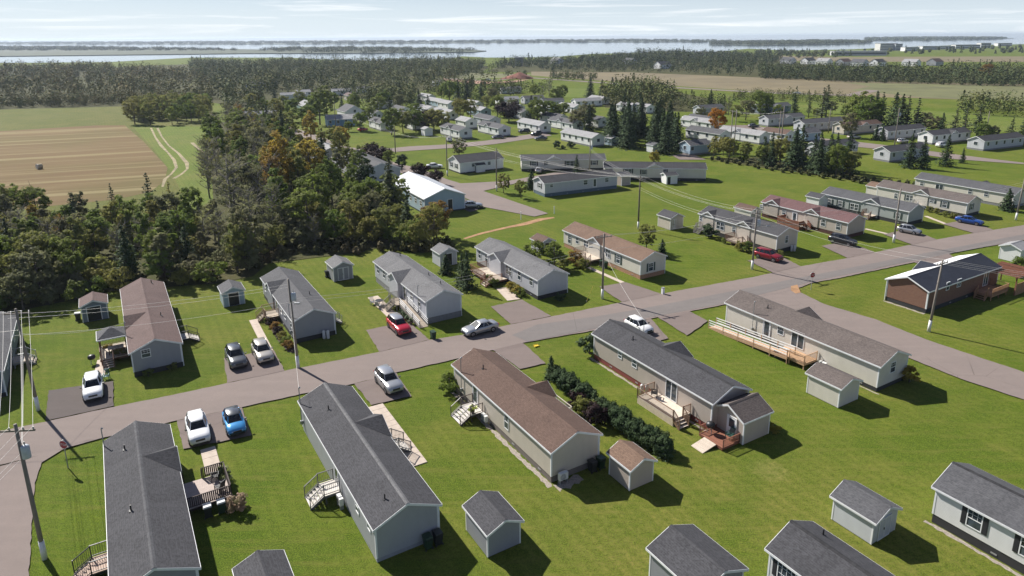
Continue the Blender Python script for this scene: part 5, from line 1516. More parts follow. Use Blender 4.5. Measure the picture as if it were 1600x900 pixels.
t = thing('hay_bale', 'dark wrapped hay bale on the green track by the trees', 'hay bale', (*(-95.91, 213.94), 0.75), R(20))
MB().tube([(-0.65, 0, 0), (0.65, 0, 0)], 0.75, 16).build('roll', plain('dark_wrap', (0.1, 0.09, 0.075), 0.6), t)
MB().tube([(-0.66, 0, 0), (-0.5, 0, 0)], 0.77, 16).build('wrap', HAYB, t)
for lab, px in (('white marker post at the end of the side road', (8.83, 138.14)), ('white marker post by the road end lawn', (1.81, 133.67))):
    t = thing('marker_post', lab, 'post', (*px, 0), 0)
    MB().tube([(0, 0, 0), (0, 0, 1.5)], 0.08, 8).build('post', WHITE, t)
    MB().lathe([(0.1, 1.5), (0.1, 1.6), (0.02, 1.68)], 8).build('cap', WHITE, t)
t = thing('utility_pedestal', 'white service pedestal at the kerb before the tan-roofed home', 'pedestal', (*(21.55, 91.88), 0), R(30))
MB().box(-.18, .18, -.16, .16, 0, .95).build('casing', WHITE, t)
MB().box(-.2, .2, -.18, .18, .95, 1.05).build('lid', GREYM, t)
t = thing('lawn_toy', 'yellow plastic tray lying on the lawn by the driveway', 'toy', (*(2.81, 75.23), 0.01), R(30))
MB().box(-.3, .3, -.2, .2, 0, .08).build('tray', plain('yellow_plastic', (0.7, 0.5, 0.04), 0.5), t)
MB().box(-.33, .33, -.24, -.2, 0, .14).box(-.33, .33, .2, .24, 0, .14).build('rim', plain('yellow_plastic', (0.7, 0.5, 0.04), 0.5), t)
t = thing('flower_pot', 'flower pot with yellow-green plant on the white steps', 'flower pot', (*H['O'].w(11.85, -1.05), 0.8), 0)
MB().lathe([(0.13, 0), (0.2, 0.34), (0.18, 0.36)], 12).build('pot', plain('dark_pot', (0.1, 0.07, 0.05), 0.7), t)
mb = MB()
for i in range(60):
    a, b = random.uniform(0, 6.3), random.uniform(0.1, 0.45)
    c = Vector((b * math.cos(a), b * math.sin(a), 0.4 + random.uniform(0, 0.45 - b * 0.4)))
    s = Vector((random.uniform(-.1, .1), random.uniform(-.1, .1), random.uniform(-.05, .1)))
    e = Vector((-s.y, s.x, 0.04))
    mb.poly([c - s - e, c + s - e, c + s + e, c - s + e])
mb.build('foliage', plain('lime_leaves', (0.25, 0.3, 0.03), 0.7), t, fix=False)
for k, (fr, u, v, lab) in enumerate(((H['N'], 19.4, -0.15, 'service mast at the far corner of the charcoal-roofed light grey home'), (H['O'], 16.0, -0.15, 'service mast on the far wall of the brown-roofed home'), (H['M'], 18.6, -0.15, 'service mast at the far corner of the bottom left home'),
                                     (H['Q'], 15.9, -0.15, 'service mast above the wheelchair ramp'), (H['B'], 5.1, -0.2, 'service mast by the gazebo'), (H['D'], 2.2, -0.15, 'service mast on the light grey home with the ramp'), (H['C'], 1.3, -0.15, 'service mast on the slate-roofed grey home'), (H['P'], 15.0, 4.95, 'service mast behind the charcoal-roofed beige home'))):
    t = service_mast(fr, u, v, 0.9, 4.6)
    t['label'] = lab
    t['group'] = 'service masts'


# ------------------------------------------------------------------ stop signs
def stop_sign(label, p, rz):
    t = thing('stop_sign', label, 'road sign', (p[0], p[1], 0), rz, 'stop signs')
    MB().bar((0, 0, 0), (0, 0, 2.75), 0.06).build('post', GREYM, t)
    r_ = 0.42
    octo = [(r_ * math.cos(math.pi / 8 + i * math.pi / 4), r_ * math.sin(math.pi / 8 + i * math.pi / 4)) for i in range(8)]
    mb = MB()
    vs = [(x, -0.05, 2.3 + z) for x, z in octo] + [(x, -0.035, 2.3 + z) for x, z in octo]
    mb.faces(vs, [tuple(range(8)), tuple(range(8, 16))[::-1]] + [(i, (i + 1) % 8, 8 + (i + 1) % 8, 8 + i) for i in range(8)])
    plate = mb.build('plate', WHITE, t)
    mb = MB()
    mb.faces([(x * 0.92, -0.053, 2.3 + z * 0.92) for x, z in octo], [tuple(range(8))])
    mb.build('red_face', plain('sign_red', (0.36, 0.015, 0.03), 0.45, var=0.05), plate)
    cu = bpy.data.curves.new('lettering', 'FONT')
    cu.body = 'STOP'
    cu.size = 0.3
    cu.align_x = 'CENTER'
    cu.align_y = 'CENTER'
    tmp = bpy.data.objects.new('tmp_lettering', cu)
    COL.objects.link(tmp)
    dg = bpy.context.evaluated_depsgraph_get()
    me = bpy.data.meshes.new_from_object(tmp.evaluated_get(dg))
    bpy.data.objects.remove(tmp)
    me.materials.clear()
    me.materials.append(WHITE)
    o = link('lettering', me, plate)
    o.location = (0, -0.057, 2.3)
    o.rotation_euler = (math.pi / 2, 0, 0)


stop_sign('stop sign at the corner beside the bottom left home', (-38.61, 51.84), R(-12))
stop_sign('stop sign at the far corner facing the brick home', (43.4, 93.29), R(8))


# ------------------------------------------------------------------ utility poles and wires
POLEW = plain('grey_pole_wood', (0.2, 0.175, 0.15), 0.85, var=0.2, scale=1.5)
POLED = plain('brown_pole_wood', (0.11, 0.09, 0.075), 0.85, var=0.2, scale=1.5)
POLES = {}


def utility_pole(key, label, p, h, armdir=None, trans=0, white=True, lean=0.0, mat=POLEW, lamp=None, narm=1):
    t = thing('utility_pole', label, 'utility pole', (p[0], p[1], 0), 0, 'utility poles')
    top = (lean, 0, h)
    MB().tube([(0, 0, 0), (lean * 0.5, 0, h * 0.5), top], [0.17, 0.14, 0.11], 10).build('pole', mat, t, True)
    if white:
        MB().tube([(0, 0, 0), (lean * 0.12, 0, 1.5)], [0.2, 0.185], 10).build('painted_base', plain('white_pole_paint', (0.72, 0.72, 0.72), 0.6), t, True)
    att = []
    if armdir is not None:
        a = R(armdir)
        dx, dy = math.cos(a), math.sin(a)
        for k in range(narm):
            z = h - 0.5 - k * 1.0
            MB().bar((lean - 1.2 * dx, -1.2 * dy, z), (lean + 1.2 * dx, 1.2 * dy, z), 0.1, 0.12).build('crossarm', mat, t)
            for s in (-1.1, -0.45, 0.45, 1.1):
                MB().lathe([(0.03, 0), (0.06, 0.06), (0.04, 0.14), (0.05, 0.2)], 8, (lean + s * dx, s * dy, z + 0.06)).build('insulator', GREYM, t)
                att.append((p[0] + lean + s * dx, p[1] + s * dy, z + 0.28))
    att.append((p[0] + lean, p[1], h - 2.2))
    att.append((p[0] + lean, p[1], h - 2.6))
    for k in range(trans):
        o = MB().lathe([(0.24, 0), (0.27, 0.05), (0.27, 0.85), (0.2, 0.95), (0.05, 1.0)], 14, (lean * 0.8 + 0.42, -0.12, h - 2.5)).build('transformer', plain('transformer_grey', (0.42, 0.46, 0.5), 0.5), t, True)
        MB().lathe([(0.03, 0), (0.05, 0.1), (0.03, 0.25)], 8, (lean * 0.8 + 0.42, -0.12, h - 1.5)).build('bushing', GREYM, o)
    if lamp is not None:
        a = R(lamp)
        c, s = math.cos(a), math.sin(a)
        MB().tube([(lean, 0, h - 2.9), (lean + c * 0.9, s * 0.9, h - 2.3), (lean + c * 1.9, s * 1.9, h - 2.2)], 0.035, 6).build('lamp_arm', GREYM, t)
        MB().box(lean + c * 1.9 - 0.3, lean + c * 1.9 + 0.3, s * 1.9 - 0.12, s * 1.9 + 0.12, h - 2.3, h - 2.16).build('lamp_head', GREYM, t)
    POLES[key] = att
    return t


utility_pole('BL', 'tall pole with transformer and white base at the bottom left corner', (-33.58, 41.17), 10.8, 5, 1, lean=-0.1)
utility_pole('L', 'tall leaning pole with crossarm and white base by the dark driveway', (-47.57, 61.36), 10.9, 10, 0, lean=-0.25)
utility_pole('C', 'streetside pole with transformer before the slate-roofed grey home', (-24.16, 70.05), 10.6, None, 1, lean=-0.2, lamp=-50)
utility_pole('F', 'pole with white base between the light grey and tan-roofed homes', (12.67, 90.3), 9.6, 20, 0, lamp=150)
utility_pole('G', 'pole with transformer and crossarm behind the red SUV', (37.95, 102.4), 9.7, 30, 1, lamp=-40)
utility_pole('I', 'pole with white base beside the silver hatchback', (67.89, 116.3), 9.8, None, 0)
utility_pole('K', 'pole with white base right of the blue sedan', (100.05, 130.82), 10.0, None, 0, lean=0.35)
utility_pole('mid', 'dark pole with crossarm alone on the open lawn', (24.17, 126.05), 10.4, -15, 0, mat=POLED)
utility_pole('R', 'pole with crossarm and white base before the brick home', (51.9, 78.71), 9.4, 30, 0, lean=0.35)
utility_pole('m1', 'thin pole by the two young trees at the driveway fork', (-3.65, 159.77), 10.5, None, 0)
utility_pole('m2', 'pole by the white long home', (-17.18, 178.77), 11.0, 10, 0)
utility_pole('m3', 'pole on the lawn left of the far road', (-36.99, 215.38), 9.0, None, 0, white=False, lamp=150)
utility_pole('m4', 'pole standing behind the cream shuttered home', (20.48, 176.73), 9.8, None, 1)
utility_pole('f1', 'left one of twin poles behind the hedge trees', (67.13, 207.92), 14.0, 20, 0, white=False)
utility_pole('f2', 'right one of twin poles behind the hedge trees', (68.66, 209.04), 14.0, None, 0, white=False)
utility_pole('f3', 'very tall H-frame pole left leg before the spruces', (76.45, 194.47), 15.0, 20, 0, white=False)
utility_pole('f4', 'very tall H-frame pole right leg before the spruces', (79.34, 199.63), 16.0, None, 0, white=False)
utility_pole('f5', 'pole on the far right street by the grey car', (119.0, 255.75), 9.0, None, 0, white=False)
utility_pole('f6', 'pole with transformer by the far right spruces', (123.97, 219.31), 13.0, None, 1, white=False)
utility_pole('f7', 'pole at the roadside garden by the blue bungalow', (-70.41, 273.7), 11.0, None, 0, white=False)
utility_pole('f8', 'pole among trees right of the far right street', (170.93, 244.99), 9.0, None, 0, white=False)
WIREM = plain('bare_aluminium_wire', (0.55, 0.54, 0.52), 0.5, 0.2, var=0.02)


def wire(a, b, sag, rad=0.012, group='overhead wires', label='thin overhead wire strung between two poles'):
    n = 14
    mb = MB()
    A, B = Vector(a), Vector(b)
    mb.tube([A + (B - A) * (i / n) - Vector((0, 0, 4 * sag * (i / n) * (1 - i / n))) for i in range(n + 1)], rad, 4, False)
    o = mb.build('overhead_wire', WIREM, None, True, fix=False)
    return tag(o, label, 'wire', group)


def span(k1, k2, idx, sag=0.7, rad=0.012):
    names = {'BL': 'bottom left', 'L': 'dark driveway', 'C': 'transformer streetside', 'F': 'tan-roofed home', 'G': 'red SUV', 'I': 'silver hatchback', 'K': 'blue sedan', 'mid': 'open lawn', 'R': 'brick home', 'm1': 'driveway fork', 'm2': 'white long home', 'm3': 'far road', 'm4': 'shuttered home'}
    for i in idx:
        a, b = POLES[k1], POLES[k2]
        nth = ('outermost left crossarm', 'inner left crossarm', 'inner right crossarm', 'outermost right crossarm', 'upper midpole', 'lower midpole')[i] if len(a) > 2 else ('upper', 'lower')[i % 2]
        wire(a[i % len(a)], b[i % len(b)], sag, rad, 'wires between %s and %s poles' % (names.get(k1, 'far'), names.get(k2, 'far')),
             '%s wire strung from the %s pole to the %s pole' % (nth, names.get(k1, 'far'), names.get(k2, 'far')))


span('BL', 'L', (0, 1, 2, 3, 4, 5), 0.5)
for i in range(6):
    a = POLES['BL'][i]
    wire(a, (a[0] + 2.5 + i * .1, a[1] - 40, 9.5), 0.5, 0.012, 'wires leaving the bottom left corner', 'overhead wire %s leaving at the bottom left corner' % ('leftmost', 'second from left', 'third from left', 'fourth from left', 'upper midpole', 'lower midpole')[i])
    if i in (0, 2, 4):
        a = POLES['L'][i]
        wire(a, (a[0] - 60, a[1] - 10 - i, 9.5), 0.6, 0.012, 'wires leaving the left edge', '%s overhead wire leaving the picture at the left edge' % {0: 'upper', 2: 'middle', 4: 'lowest'}[i])
# along the back of the lots towards the trees
for k, z in enumerate((10.4, 10.0, 8.2)):
    wire((POLES['L'][0][0] + k * 0.3, POLES['L'][0][1], z), (POLES['C'][0][0], POLES['C'][0][1] + k * 0.2, z - 0.4), 0.5, 0.012, 'wires between dark driveway and transformer streetside poles', '%s overhead wire from the leaning left pole to the transformer streetside pole' % ('top', 'second', 'lowest')[k])
for k, z in enumerate((8.3, 7.9)):
    wire((POLES['C'][0][0], POLES['C'][0][1], z), (POLES['F'][0][0], POLES['F'][0][1], z - 0.6), 0.9, 0.012, 'wires between streetside and tan-roofed home poles', '%s overhead wire from the transformer streetside pole to the tan-roofed home pole' % ('upper', 'lower')[k])
span('F', 'G', (0, 3, 4), 0.7)
span('G', 'I', (0, 3, 4), 0.7)
span('I', 'K', (0, 1), 0.7)
span('mid', 'G', (0, 1, 3, 4, 5), 0.9)
span('mid', 'm4', (1, 2), 0.9)
span('m2', 'mid', (0, 1, 3), 1.2)
span('m1', 'mid', (0, 1), 1.0)
span('R', 'G', (0, 3), 1.0)
for i in (0, 1, 2, 3):
    a = POLES['R'][i]
    wire(a, (a[0] + 45, a[1] - 22 + i, 8.6), 0.8, 0.012, 'wires leaving the right edge', '%s wire from the left, leaving at the right edge above the brick home' % ('first', 'second', 'third', 'fourth')[i])
span('m2', 'm3', (0, 3), 0.9)
span('f1', 'f3', (0, 1, 3), 0.8)
span('f7', 'm3', (0, 1), 0.9)
for (k1, fr, u, v, z, to) in (('C', H['N'], 19.4, -0.15, 4.6, 'charcoal-roofed light grey home'), ('F', H['P'], 15.0, 4.95, 4.6, 'red-skirted home'), ('L', H['B'], 5.1, -0.2, 4.6, 'gazebo home'), ('G', H['H'], 3.0, 0, 3.4, 'maroon-roofed home')):
    a = POLES[k1][-1]
    wire(a, (*fr.w(u, v), z), 0.5, 0.014, 'service drops', 'service drop wire from the street pole to the %s' % to)
t = thing('sat_dish_pole', 'thin yellow guy wire anchor on the lawn by the street', 'guy wire', (*(10.28, 89.14), 0), 0)
MB().tube([(0, 0, 0), (0.9, 0.3, 2.2)], 0.03, 6).build('sleeve', plain('yellow_guard', (0.55, 0.45, 0.08), 0.6), t)
MB().tube([(0, 0, 0), (0, 0, 0.2)], 0.05, 6).build('anchor', GREYM, t)
t.name = 'guy_anchor'


# ------------------------------------------------------------------ vehicles
def paint(name, c, metal=0.35):
    if name in MATS:
        return MATS[name]
    k = NT(name)
    k.base(c, 0.28, metal, 0.5)
    k.b.inputs['Coat Weight'].default_value = 0.6
    k.b.inputs['Coat Roughness'].default_value = 0.06
    MATS[name] = k.m
    return k.m


CARGL = glass('car_glass', (0.012, 0.014, 0.017))
TYRE = plain('tyre_rubber', (0.018, 0.014, 0.018), 0.85)
RIM = plain('alloy_rim', (0.4, 0.4, 0.41), 0.35, 0.8)
LAMP = plain('headlamp', (0.7, 0.72, 0.75), 0.1, 0.2)
TAIL = plain('tail_lamp', (0.35, 0.01, 0.012), 0.2)
PLAST = plain('black_plastic', (0.02, 0.02, 0.021), 0.6)
SPEC = {  # length, width, bumper z, hood z, belt z, roof z, x of: windscreen base, roof front, roof rear, tailgate/rear glass base, boot z
    'suv': dict(L=4.6, W=1.86, hood=1.02, belt=1.12, roof=1.68, xw=0.95, xf=0.35, xr=-1.75, xb=-2.12, boot=1.12, wr=0.36, clear=0.24),
    'sedan': dict(L=4.7, W=1.84, hood=0.86, belt=0.95, roof=1.43, xw=1.0, xf=0.25, xr=-0.95, xb=-1.75, boot=1.0, wr=0.33, clear=0.18),
    'hatch': dict(L=4.0, W=1.74, hood=0.9, belt=0.98, roof=1.5, xw=0.95, xf=0.3, xr=-1.35, xb=-1.8, boot=1.0, wr=0.31, clear=0.18),
}


def make_car(kind):
    s = SPEC[kind]
    L, W = s['L'], s['W']
    hw = W / 2
    root = thing('parked_car', '', 'car')
    st = []   # (x, zlow, zshoulder, halfwidth)
    xe = L / 2
    for x, zl, zs, k in ((-xe, 0.48, s['boot'] - 0.3, 0.80), (-xe + 0.05, 0.36, s['boot'] - 0.1, 0.88), (-xe + 0.22, 0.28, s['boot'], 0.95), (-xe + 0.7, s['clear'], s['boot'] + 0.02 if kind == 'sedan' else s['belt'], 1.0), (-0.6, s['clear'], s['belt'] + 0.01, 1.0), (0.4, s['clear'], s['belt'], 1.0),
                         (s['xw'], s['clear'], s['belt'] - 0.02, 1.0), (s['xw'] + 0.35, s['clear'], (s['belt'] + s['hood']) / 2 + 0.02, 0.99), (xe - 0.55, s['clear'] + 0.02, s['hood'], 0.97), (xe - 0.2, 0.28, s['hood'] - 0.08, 0.92), (xe - 0.05, 0.34, s['hood'] - 0.24, 0.84), (xe, 0.45, s['hood'] - 0.38, 0.76)):
        st.append((x, zl, zs, hw * k))
    vs = []
    for x, zl, zs, w in st:
        m = zl + (zs - zl) * 0.55
        half = [(0, zl), (w * 0.85, zl), (w * 0.97, zl + 0.1), (w, m), (w * 0.975, zs - 0.1), (w * 0.9, zs - 0.015), (w * 0.5, zs + 0.03), (0, zs + 0.04)]
        ring = half + [(-a, b) for a, b in half[-2:0:-1]]
        vs += [(x, a, b) for a, b in ring]
    n = 14
    fs = [(i * n + k, i * n + (k + 1) % n, (i + 1) * n + (k + 1) % n, (i + 1) * n + k) for i in range(len(st) - 1) for k in range(n)]
    fs += [tuple(range(n))[::-1], tuple((len(st) - 1) * n + k for k in range(n))]
    MB().faces(vs, fs).build('body', paint('paint_white', (0.78, 0.78, 0.78), 0.0), root, True)
    # greenhouse: dark glass volume
    bw, rw = hw * 0.9, hw * 0.7
    zb, zr = s['belt'] - 0.04, s['roof']
    zrb = s['boot'] - 0.02 if kind == 'sedan' else zb
    ring = lambda z, xa, xb_, w, cr: [(xa, w * 0.82, z), (xa * 0.6 + xb_ * 0.4, w, z + cr), (xb_ * 0.7 + xa * 0.3, w, z + cr), (xb_, w * 0.86, z), (xb_, -w * 0.86, z), (xb_ * 0.7 + xa * 0.3, -w, z + cr), (xa * 0.6 + xb_ * 0.4, -w, z + cr), (xa, -w * 0.82, z)]
    lo = ring(zb, s['xw'], s['xb'], bw, 0.0)
    hi = ring(zr - 0.05, s['xf'], s['xr'], rw, 0.015)
    MB().faces(lo + hi, [(i, (i + 1) % 8, 8 + (i + 1) % 8, 8 + i) for i in range(8)] + [tuple(range(8, 16)), tuple(range(8))[::-1]]).build('windows', CARGL, root)
    # painted roof and pillars
    top = ring(zr - 0.05, s['xf'] + 0.06, s['xr'] - 0.08, rw * 1.03, 0.01)
    cap = [(x * 0.93 + (s['xf'] + s['xr']) / 2 * 0.07, y * 0.86, zr + (0.02 if abs(y) < rw else 0.01)) for x, y, z in top]
    mb = MB().faces(top + cap, [(i, (i + 1) % 8, 8 + (i + 1) % 8, 8 + i) for i in range(8)] + [tuple(range(8, 16)), tuple(range(8))[::-1]])
    roof = mb.build('roof', paint('paint_white', (0.78, 0.78, 0.78), 0.0), root, True)
    for a, b, wd in ((0, 0, 0.07), (3, 3, 0.14), (1, 1, 0.05), (2, 2, 0.07)):
        for sy in (1, -1):
            p, q = Vector(lo[a]), Vector(hi[b])
            p.y *= sy * 1.005
            q.y *= sy * 1.01
            MB().bar(p, q, wd, 0.05).build('pillar', paint('paint_white', (0.78, 0.78, 0.78), 0.0), root)
    # wheels and arches
    wr = s['wr']
    wx = L / 2 - 0.88
    for x in (wx, -wx + 0.08):
        for sy in (1, -1):
            o = MB().tube([(x, sy * (hw - 0.2), wr), (x, sy * (hw - 0.19), wr), (x, sy * (hw + 0.005), wr), (x, sy * (hw + 0.015), wr)], [wr - 0.03, wr, wr, wr - 0.05], 18).build('wheel', TYRE, root)
            mb = MB().tube([(x, sy * (hw + 0.012), wr), (x, sy * (hw + 0.024), wr)], [wr * 0.66, wr * 0.6], 14)
            mb.build('rim', RIM, o)
            mb = MB()
            for a in range(5):
                t0 = a * 2 * math.pi / 5
                mb.bar((x, sy * (hw + 0.026), wr), (x + wr * 0.6 * math.cos(t0), sy * (hw + 0.026), wr + wr * 0.6 * math.sin(t0)), 0.05, 0.012)
            mb.build('spokes', PLAST, o)
            mb = MB()
            n2 = 12
            r1, r0 = wr + 0.085, wr + 0.0
            arc = [(x + r * math.cos(math.pi * (k / n2)), sy * (hw + 0.008), wr + r * math.sin(math.pi * (k / n2))) for r in (r0, r1) for k in range(n2 + 1)]
            mb.faces(arc, [(k, k + 1, n2 + 2 + k, n2 + 1 + k) for k in range(n2)])
            mb.build('wheel_arch', PLAST, root, fix=False)
    for sy in (1, -1):
        y0, y1 = sorted((sy * hw * 0.52, sy * hw * 0.88))
        MB().faces([(xe - 0.26, sy * hw * 0.93, s['hood'] - 0.12), (xe - 0.03, sy * hw * 0.5, s['hood'] - 0.23), (xe - 0.01, sy * hw * 0.5, s['hood'] - 0.34), (xe - 0.2, sy * hw * 0.94, s['hood'] - 0.27), (xe - 0.5, sy * hw * 0.6, s['hood'] - 0.25)], [(0, 1, 2, 3), (0, 4, 1), (3, 2, 4), (0, 3, 4)]).build('headlight', LAMP, root)
        MB().box(-xe - 0.01, -xe + 0.22, y0 * 1.0, y1 * 1.02, s['boot'] - 0.25, s['boot'] - 0.1).build('tail_light', TAIL, root)
        MB().faces([(s['xw'] - 0.25, sy * hw * 0.95, zb + 0.02), (s['xw'] - 0.25, sy * (hw + 0.18), zb + 0.04), (s['xw'] - 0.25, sy * (hw + 0.18), zb + 0.2), (s['xw'] - 0.25, sy * hw * 0.98, zb + 0.18), (s['xw'] - 0.1, sy * hw * 0.97, zb + 0.05), (s['xw'] - 0.12, sy * (hw + 0.14), zb + 0.07), (s['xw'] - 0.12, sy * (hw + 0.14), zb + 0.17), (s['xw'] - 0.1, sy * hw * 0.98, zb + 0.15)], [(0, 1, 2, 3), (7, 6, 5, 4), (0, 4, 5, 1), (1, 5, 6, 2), (2, 6, 7, 3), (3, 7, 4, 0)]).build('mirror', PLAST, root)
        MB().box(-0.9, 0.9, sy * (hw - 0.03), sy * (hw + 0.006), s['clear'] + 0.02, s['clear'] + 0.13).build('sill', PLAST, root)
    MB().box(xe - 0.12, xe + 0.012, -hw * 0.42, hw * 0.42, s['hood'] - 0.4, s['hood'] - 0.22).build('grille', PLAST, root)
    MB().box(xe - 0.2, xe + 0.008, -hw * 0.7, hw * 0.7, 0.3, 0.45).build('bumper_intake', PLAST, root)
    MB().box(-xe - 0.02, -xe + 0.05, -0.26, 0.26, 0.62, 0.74).build('licence_plate', WHITE, root)
    return root


CARP = {k: make_car(k) for k in SPEC}
USED = set()


def car(kind, label, p, heading, colour, roofc=None):
    m = {'body': colour, 'roof': roofc or colour, 'pillar': colour}
    if kind in USED:
        r = dup(CARP[kind], (p[0], p[1], ROADZ + 0.02), R(heading), label, 'parked cars', None, m)
    else:
        USED.add(kind)
        r = CARP[kind]
        r.location = (p[0], p[1], ROADZ + 0.02)
        r.rotation_euler = (0, 0, R(heading))
        r['label'] = label
        r['group'] = 'parked cars'
        for ch in r.children:
            b = ch.name.split('.')[0]
            if b in m:
                setmat(ch, m[b])
    return r


WH = paint('paint_pearl_white', (0.72, 0.73, 0.74), 0.0)
BK = paint('paint_black', (0.02, 0.021, 0.024), 0.3)
SV = paint('paint_silver', (0.42, 0.43, 0.44), 0.6)
GD = paint('paint_warm_silver', (0.46, 0.43, 0.38), 0.5)
GR = paint('paint_graphite', (0.12, 0.125, 0.13), 0.55)
RD = paint('paint_red', (0.4, 0.012, 0.03), 0.25)
RD2 = paint('paint_dark_red', (0.24, 0.01, 0.02), 0.3)
BL = paint('paint_sky_blue', (0.05, 0.26, 0.55), 0.3)
BL2 = paint('paint_deep_blue', (0.015, 0.07, 0.3), 0.3)
car('suv', 'white SUV on the dark driveway of the gazebo home', (-43.91, 64.61), -59, WH)
car('suv', 'black and grey SUV left of the beige SUV on the shared driveway', (-31.63, 71.39), -59, GR)
car('suv', 'beige silver SUV right of the dark SUV on the shared driveway', (-29.03, 72.64), -59, GD)
car('suv', 'bright red SUV on the driveway of the light grey home', (-14.38, 79.89), -59, RD, SV)
car('sedan', 'grey sedan stopped at the edge of the street', (-4.11, 79.16), 212, SV)
car('suv', 'silver grey SUV on the driveway between two charcoal and brown roofs', (-13.19, 65.57), -59, SV)
car('suv', 'white SUV parked beside the blue car at the bottom left home', (-29.42, 56.64), -60, WH)
car('hatch', 'sky blue car parked right of the white SUV', (-26.53, 57.9), -60, BL, GR)
car('hatch', 'white hatchback half hidden behind the charcoal roof', (15.85, 79.44), -59, WH)
car('suv', 'dark red SUV behind the pole with transformer and crossarm', (42.2, 107.11), -50, RD2)
car('suv', 'black SUV before the maroon-roofed home', (58.33, 115.35), -50, BK)
car('hatch', 'silver hatchback before the grey-green home', (73.77, 121.87), -50, SV)
car('sedan', 'deep blue sedan before the cream home', (89.08, 128.22), -50, BL2)
car('sedan', 'silver sedan before the pale blue house', (-8.73, 143.53), 5, SV)
car('sedan', 'white sedan on the lawn edge by the white long home', (-21.79, 189.85), 8, WH)
car('hatch', 'silver car behind the charcoal-roofed pale home', (7.37, 182.38), 80, SV)
FARC = [('suv', (-91.27, 274.68), 60, RD2, 'dark red car in the drive of the blue bungalow'), ('suv', (-22.07, 240.71), 100, WH, 'white car beside the roadside homes'), ('sedan', (-4.93, 246.2), 200, GR, 'dark car left of the shrubs at the white gable'),
        ('suv', (4.85, 260.94), 200, BK, 'black pickup-like car in the far three-car drive'), ('suv', (9.25, 253.79), 220, BK, 'second dark car in the far three-car drive'), ('sedan', (10.44, 242.41), 190, GR, 'grey car by the white box trailer'),
        ('sedan', (96.98, 273.55), 15, GR, 'grey car behind the twin poles'), ('sedan', (112.58, 252.58), 15, SV, 'grey silver car on the far right street'), ('sedan', (121.34, 240.78), 5, GD, 'yellowish car on the far right street'),
        ('suv', (132.53, 229.87), 30, SV, 'silver car left of the far spruces'), ('suv', (140.73, 221.28), 20, WH, 'white car beside the far spruces'), ('sedan', (77.34, 302.99), 40, WH, 'white car right of the spruce grove'),
        ('suv', (-19.17, 582.18), 0, WH, 'white van on the red gravel yard'), ('sedan', (-35.36, 583.78), 0, RD2, 'dark red car on the red gravel yard'), ('sedan', (177.82, 429.93), 160, WH, 'white car driving on the highway'), ('sedan', (-58.71, 269.34), 60, RD, 'red car in the roadside garden')]
for kd, p, hd, c, lab in FARC:
    car(kd, lab, p, hd, c)

# ------------------------------------------------------------------ trees
def leaf_mat(name, cols, trans=0.45):
    """foliage: colour varies from tree to tree, clump to clump and leaf to leaf"""
    k = NT(name)
    oi = k.n('ObjectInfo').outputs['Random']
    isl = k.n('NewGeometry').outputs['Random Per Island']
    n = k.noise(k.obj(), 0.55, 3, 0.6)
    col = k.mix(k.ramp(n, 0.36, 0.64), cols[0], cols[1])
    col = k.mix(k.math('MULTIPLY', k.ramp(oi, 0.2, 1.0), 0.75), col, cols[2])
    col = k.mix(k.math('MULTIPLY', isl, 0.3), col, tuple(x * 0.6 for x in cols[0]))
    m = k.base(col, 0.75, 0, 0.15)
    tr = k.n('BsdfTranslucent')
    k.t.links.new(k.mix(0.5, col, tuple(min(1, x * 1.6) for x in cols[1])), tr.inputs['Color'])
    ms = k.n('MixShader')
    ms.inputs[0].default_value = trans
    outn = [x for x in k.t.nodes if x.type == 'OUTPUT_MATERIAL'][0]
    k.t.links.new(k.b.outputs[0], ms.inputs[1])
    k.t.links.new(tr.outputs[0], ms.inputs[2])
    k.t.links.new(ms.outputs[0], outn.inputs['Surface'])
    return m


LF_GREEN = leaf_mat('mixed_green_leaves', ((0.0936, 0.1417, 0.028), (0.1458, 0.198, 0.0399), (0.198, 0.2083, 0.05)))
LF_OLIVE = leaf_mat('olive_leaves', ((0.1431, 0.1698, 0.042), (0.2006, 0.2097, 0.0573), (0.2673, 0.2196, 0.0669)))
LF_GREY = leaf_mat('grey_green_leaves', ((0.1184, 0.1337, 0.0619), (0.168, 0.1757, 0.0839), (0.2101, 0.1814, 0.1004)))
LF_YEL = leaf_mat('yellowing_leaves', ((0.2144, 0.2083, 0.0347), (0.3134, 0.2517, 0.0435), (0.3629, 0.2083, 0.0435)))
LF_RUST = leaf_mat('rusty_leaves', ((0.186, 0.1104, 0.031), (0.248, 0.1547, 0.0388), (0.1984, 0.1472, 0.062)))
LF_ORANGE = leaf_mat('orange_leaves', ((0.3, 0.13, 0.015), (0.38, 0.18, 0.02), (0.34, 0.15, 0.02)))
LF_PLUM = leaf_mat('plum_leaves', ((0.022, 0.012, 0.014), (0.034, 0.017, 0.018), (0.04, 0.022, 0.02)), 0.1)
LF_SPRUCE = leaf_mat('spruce_needles', ((0.0285, 0.0535, 0.0205), (0.0463, 0.0767, 0.029), (0.0535, 0.0802, 0.0307)), 0.05)
LF_PINE = leaf_mat('pine_needles', ((0.0465, 0.0744, 0.031), (0.0697, 0.0961, 0.0403), (0.093, 0.1008, 0.0465)), 0.08)
LF_BROWN = leaf_mat('brown_brush', ((0.155, 0.1085, 0.062), (0.2015, 0.1473, 0.0853), (0.1705, 0.1473, 0.062)))
LF_WFL = leaf_mat('white_blossom_leaves', ((0.09, 0.13, 0.03), (0.35, 0.38, 0.22), (0.16, 0.2, 0.06)))
LF_PFL = leaf_mat('pink_blossom_leaves', ((0.12, 0.13, 0.04), (0.5, 0.36, 0.3), (0.3, 0.24, 0.12)))
BARK = plain('bark', (0.105, 0.085, 0.068), 0.9, var=0.3)
BARKG = plain('grey_bark', (0.19, 0.175, 0.155), 0.9, var=0.25)


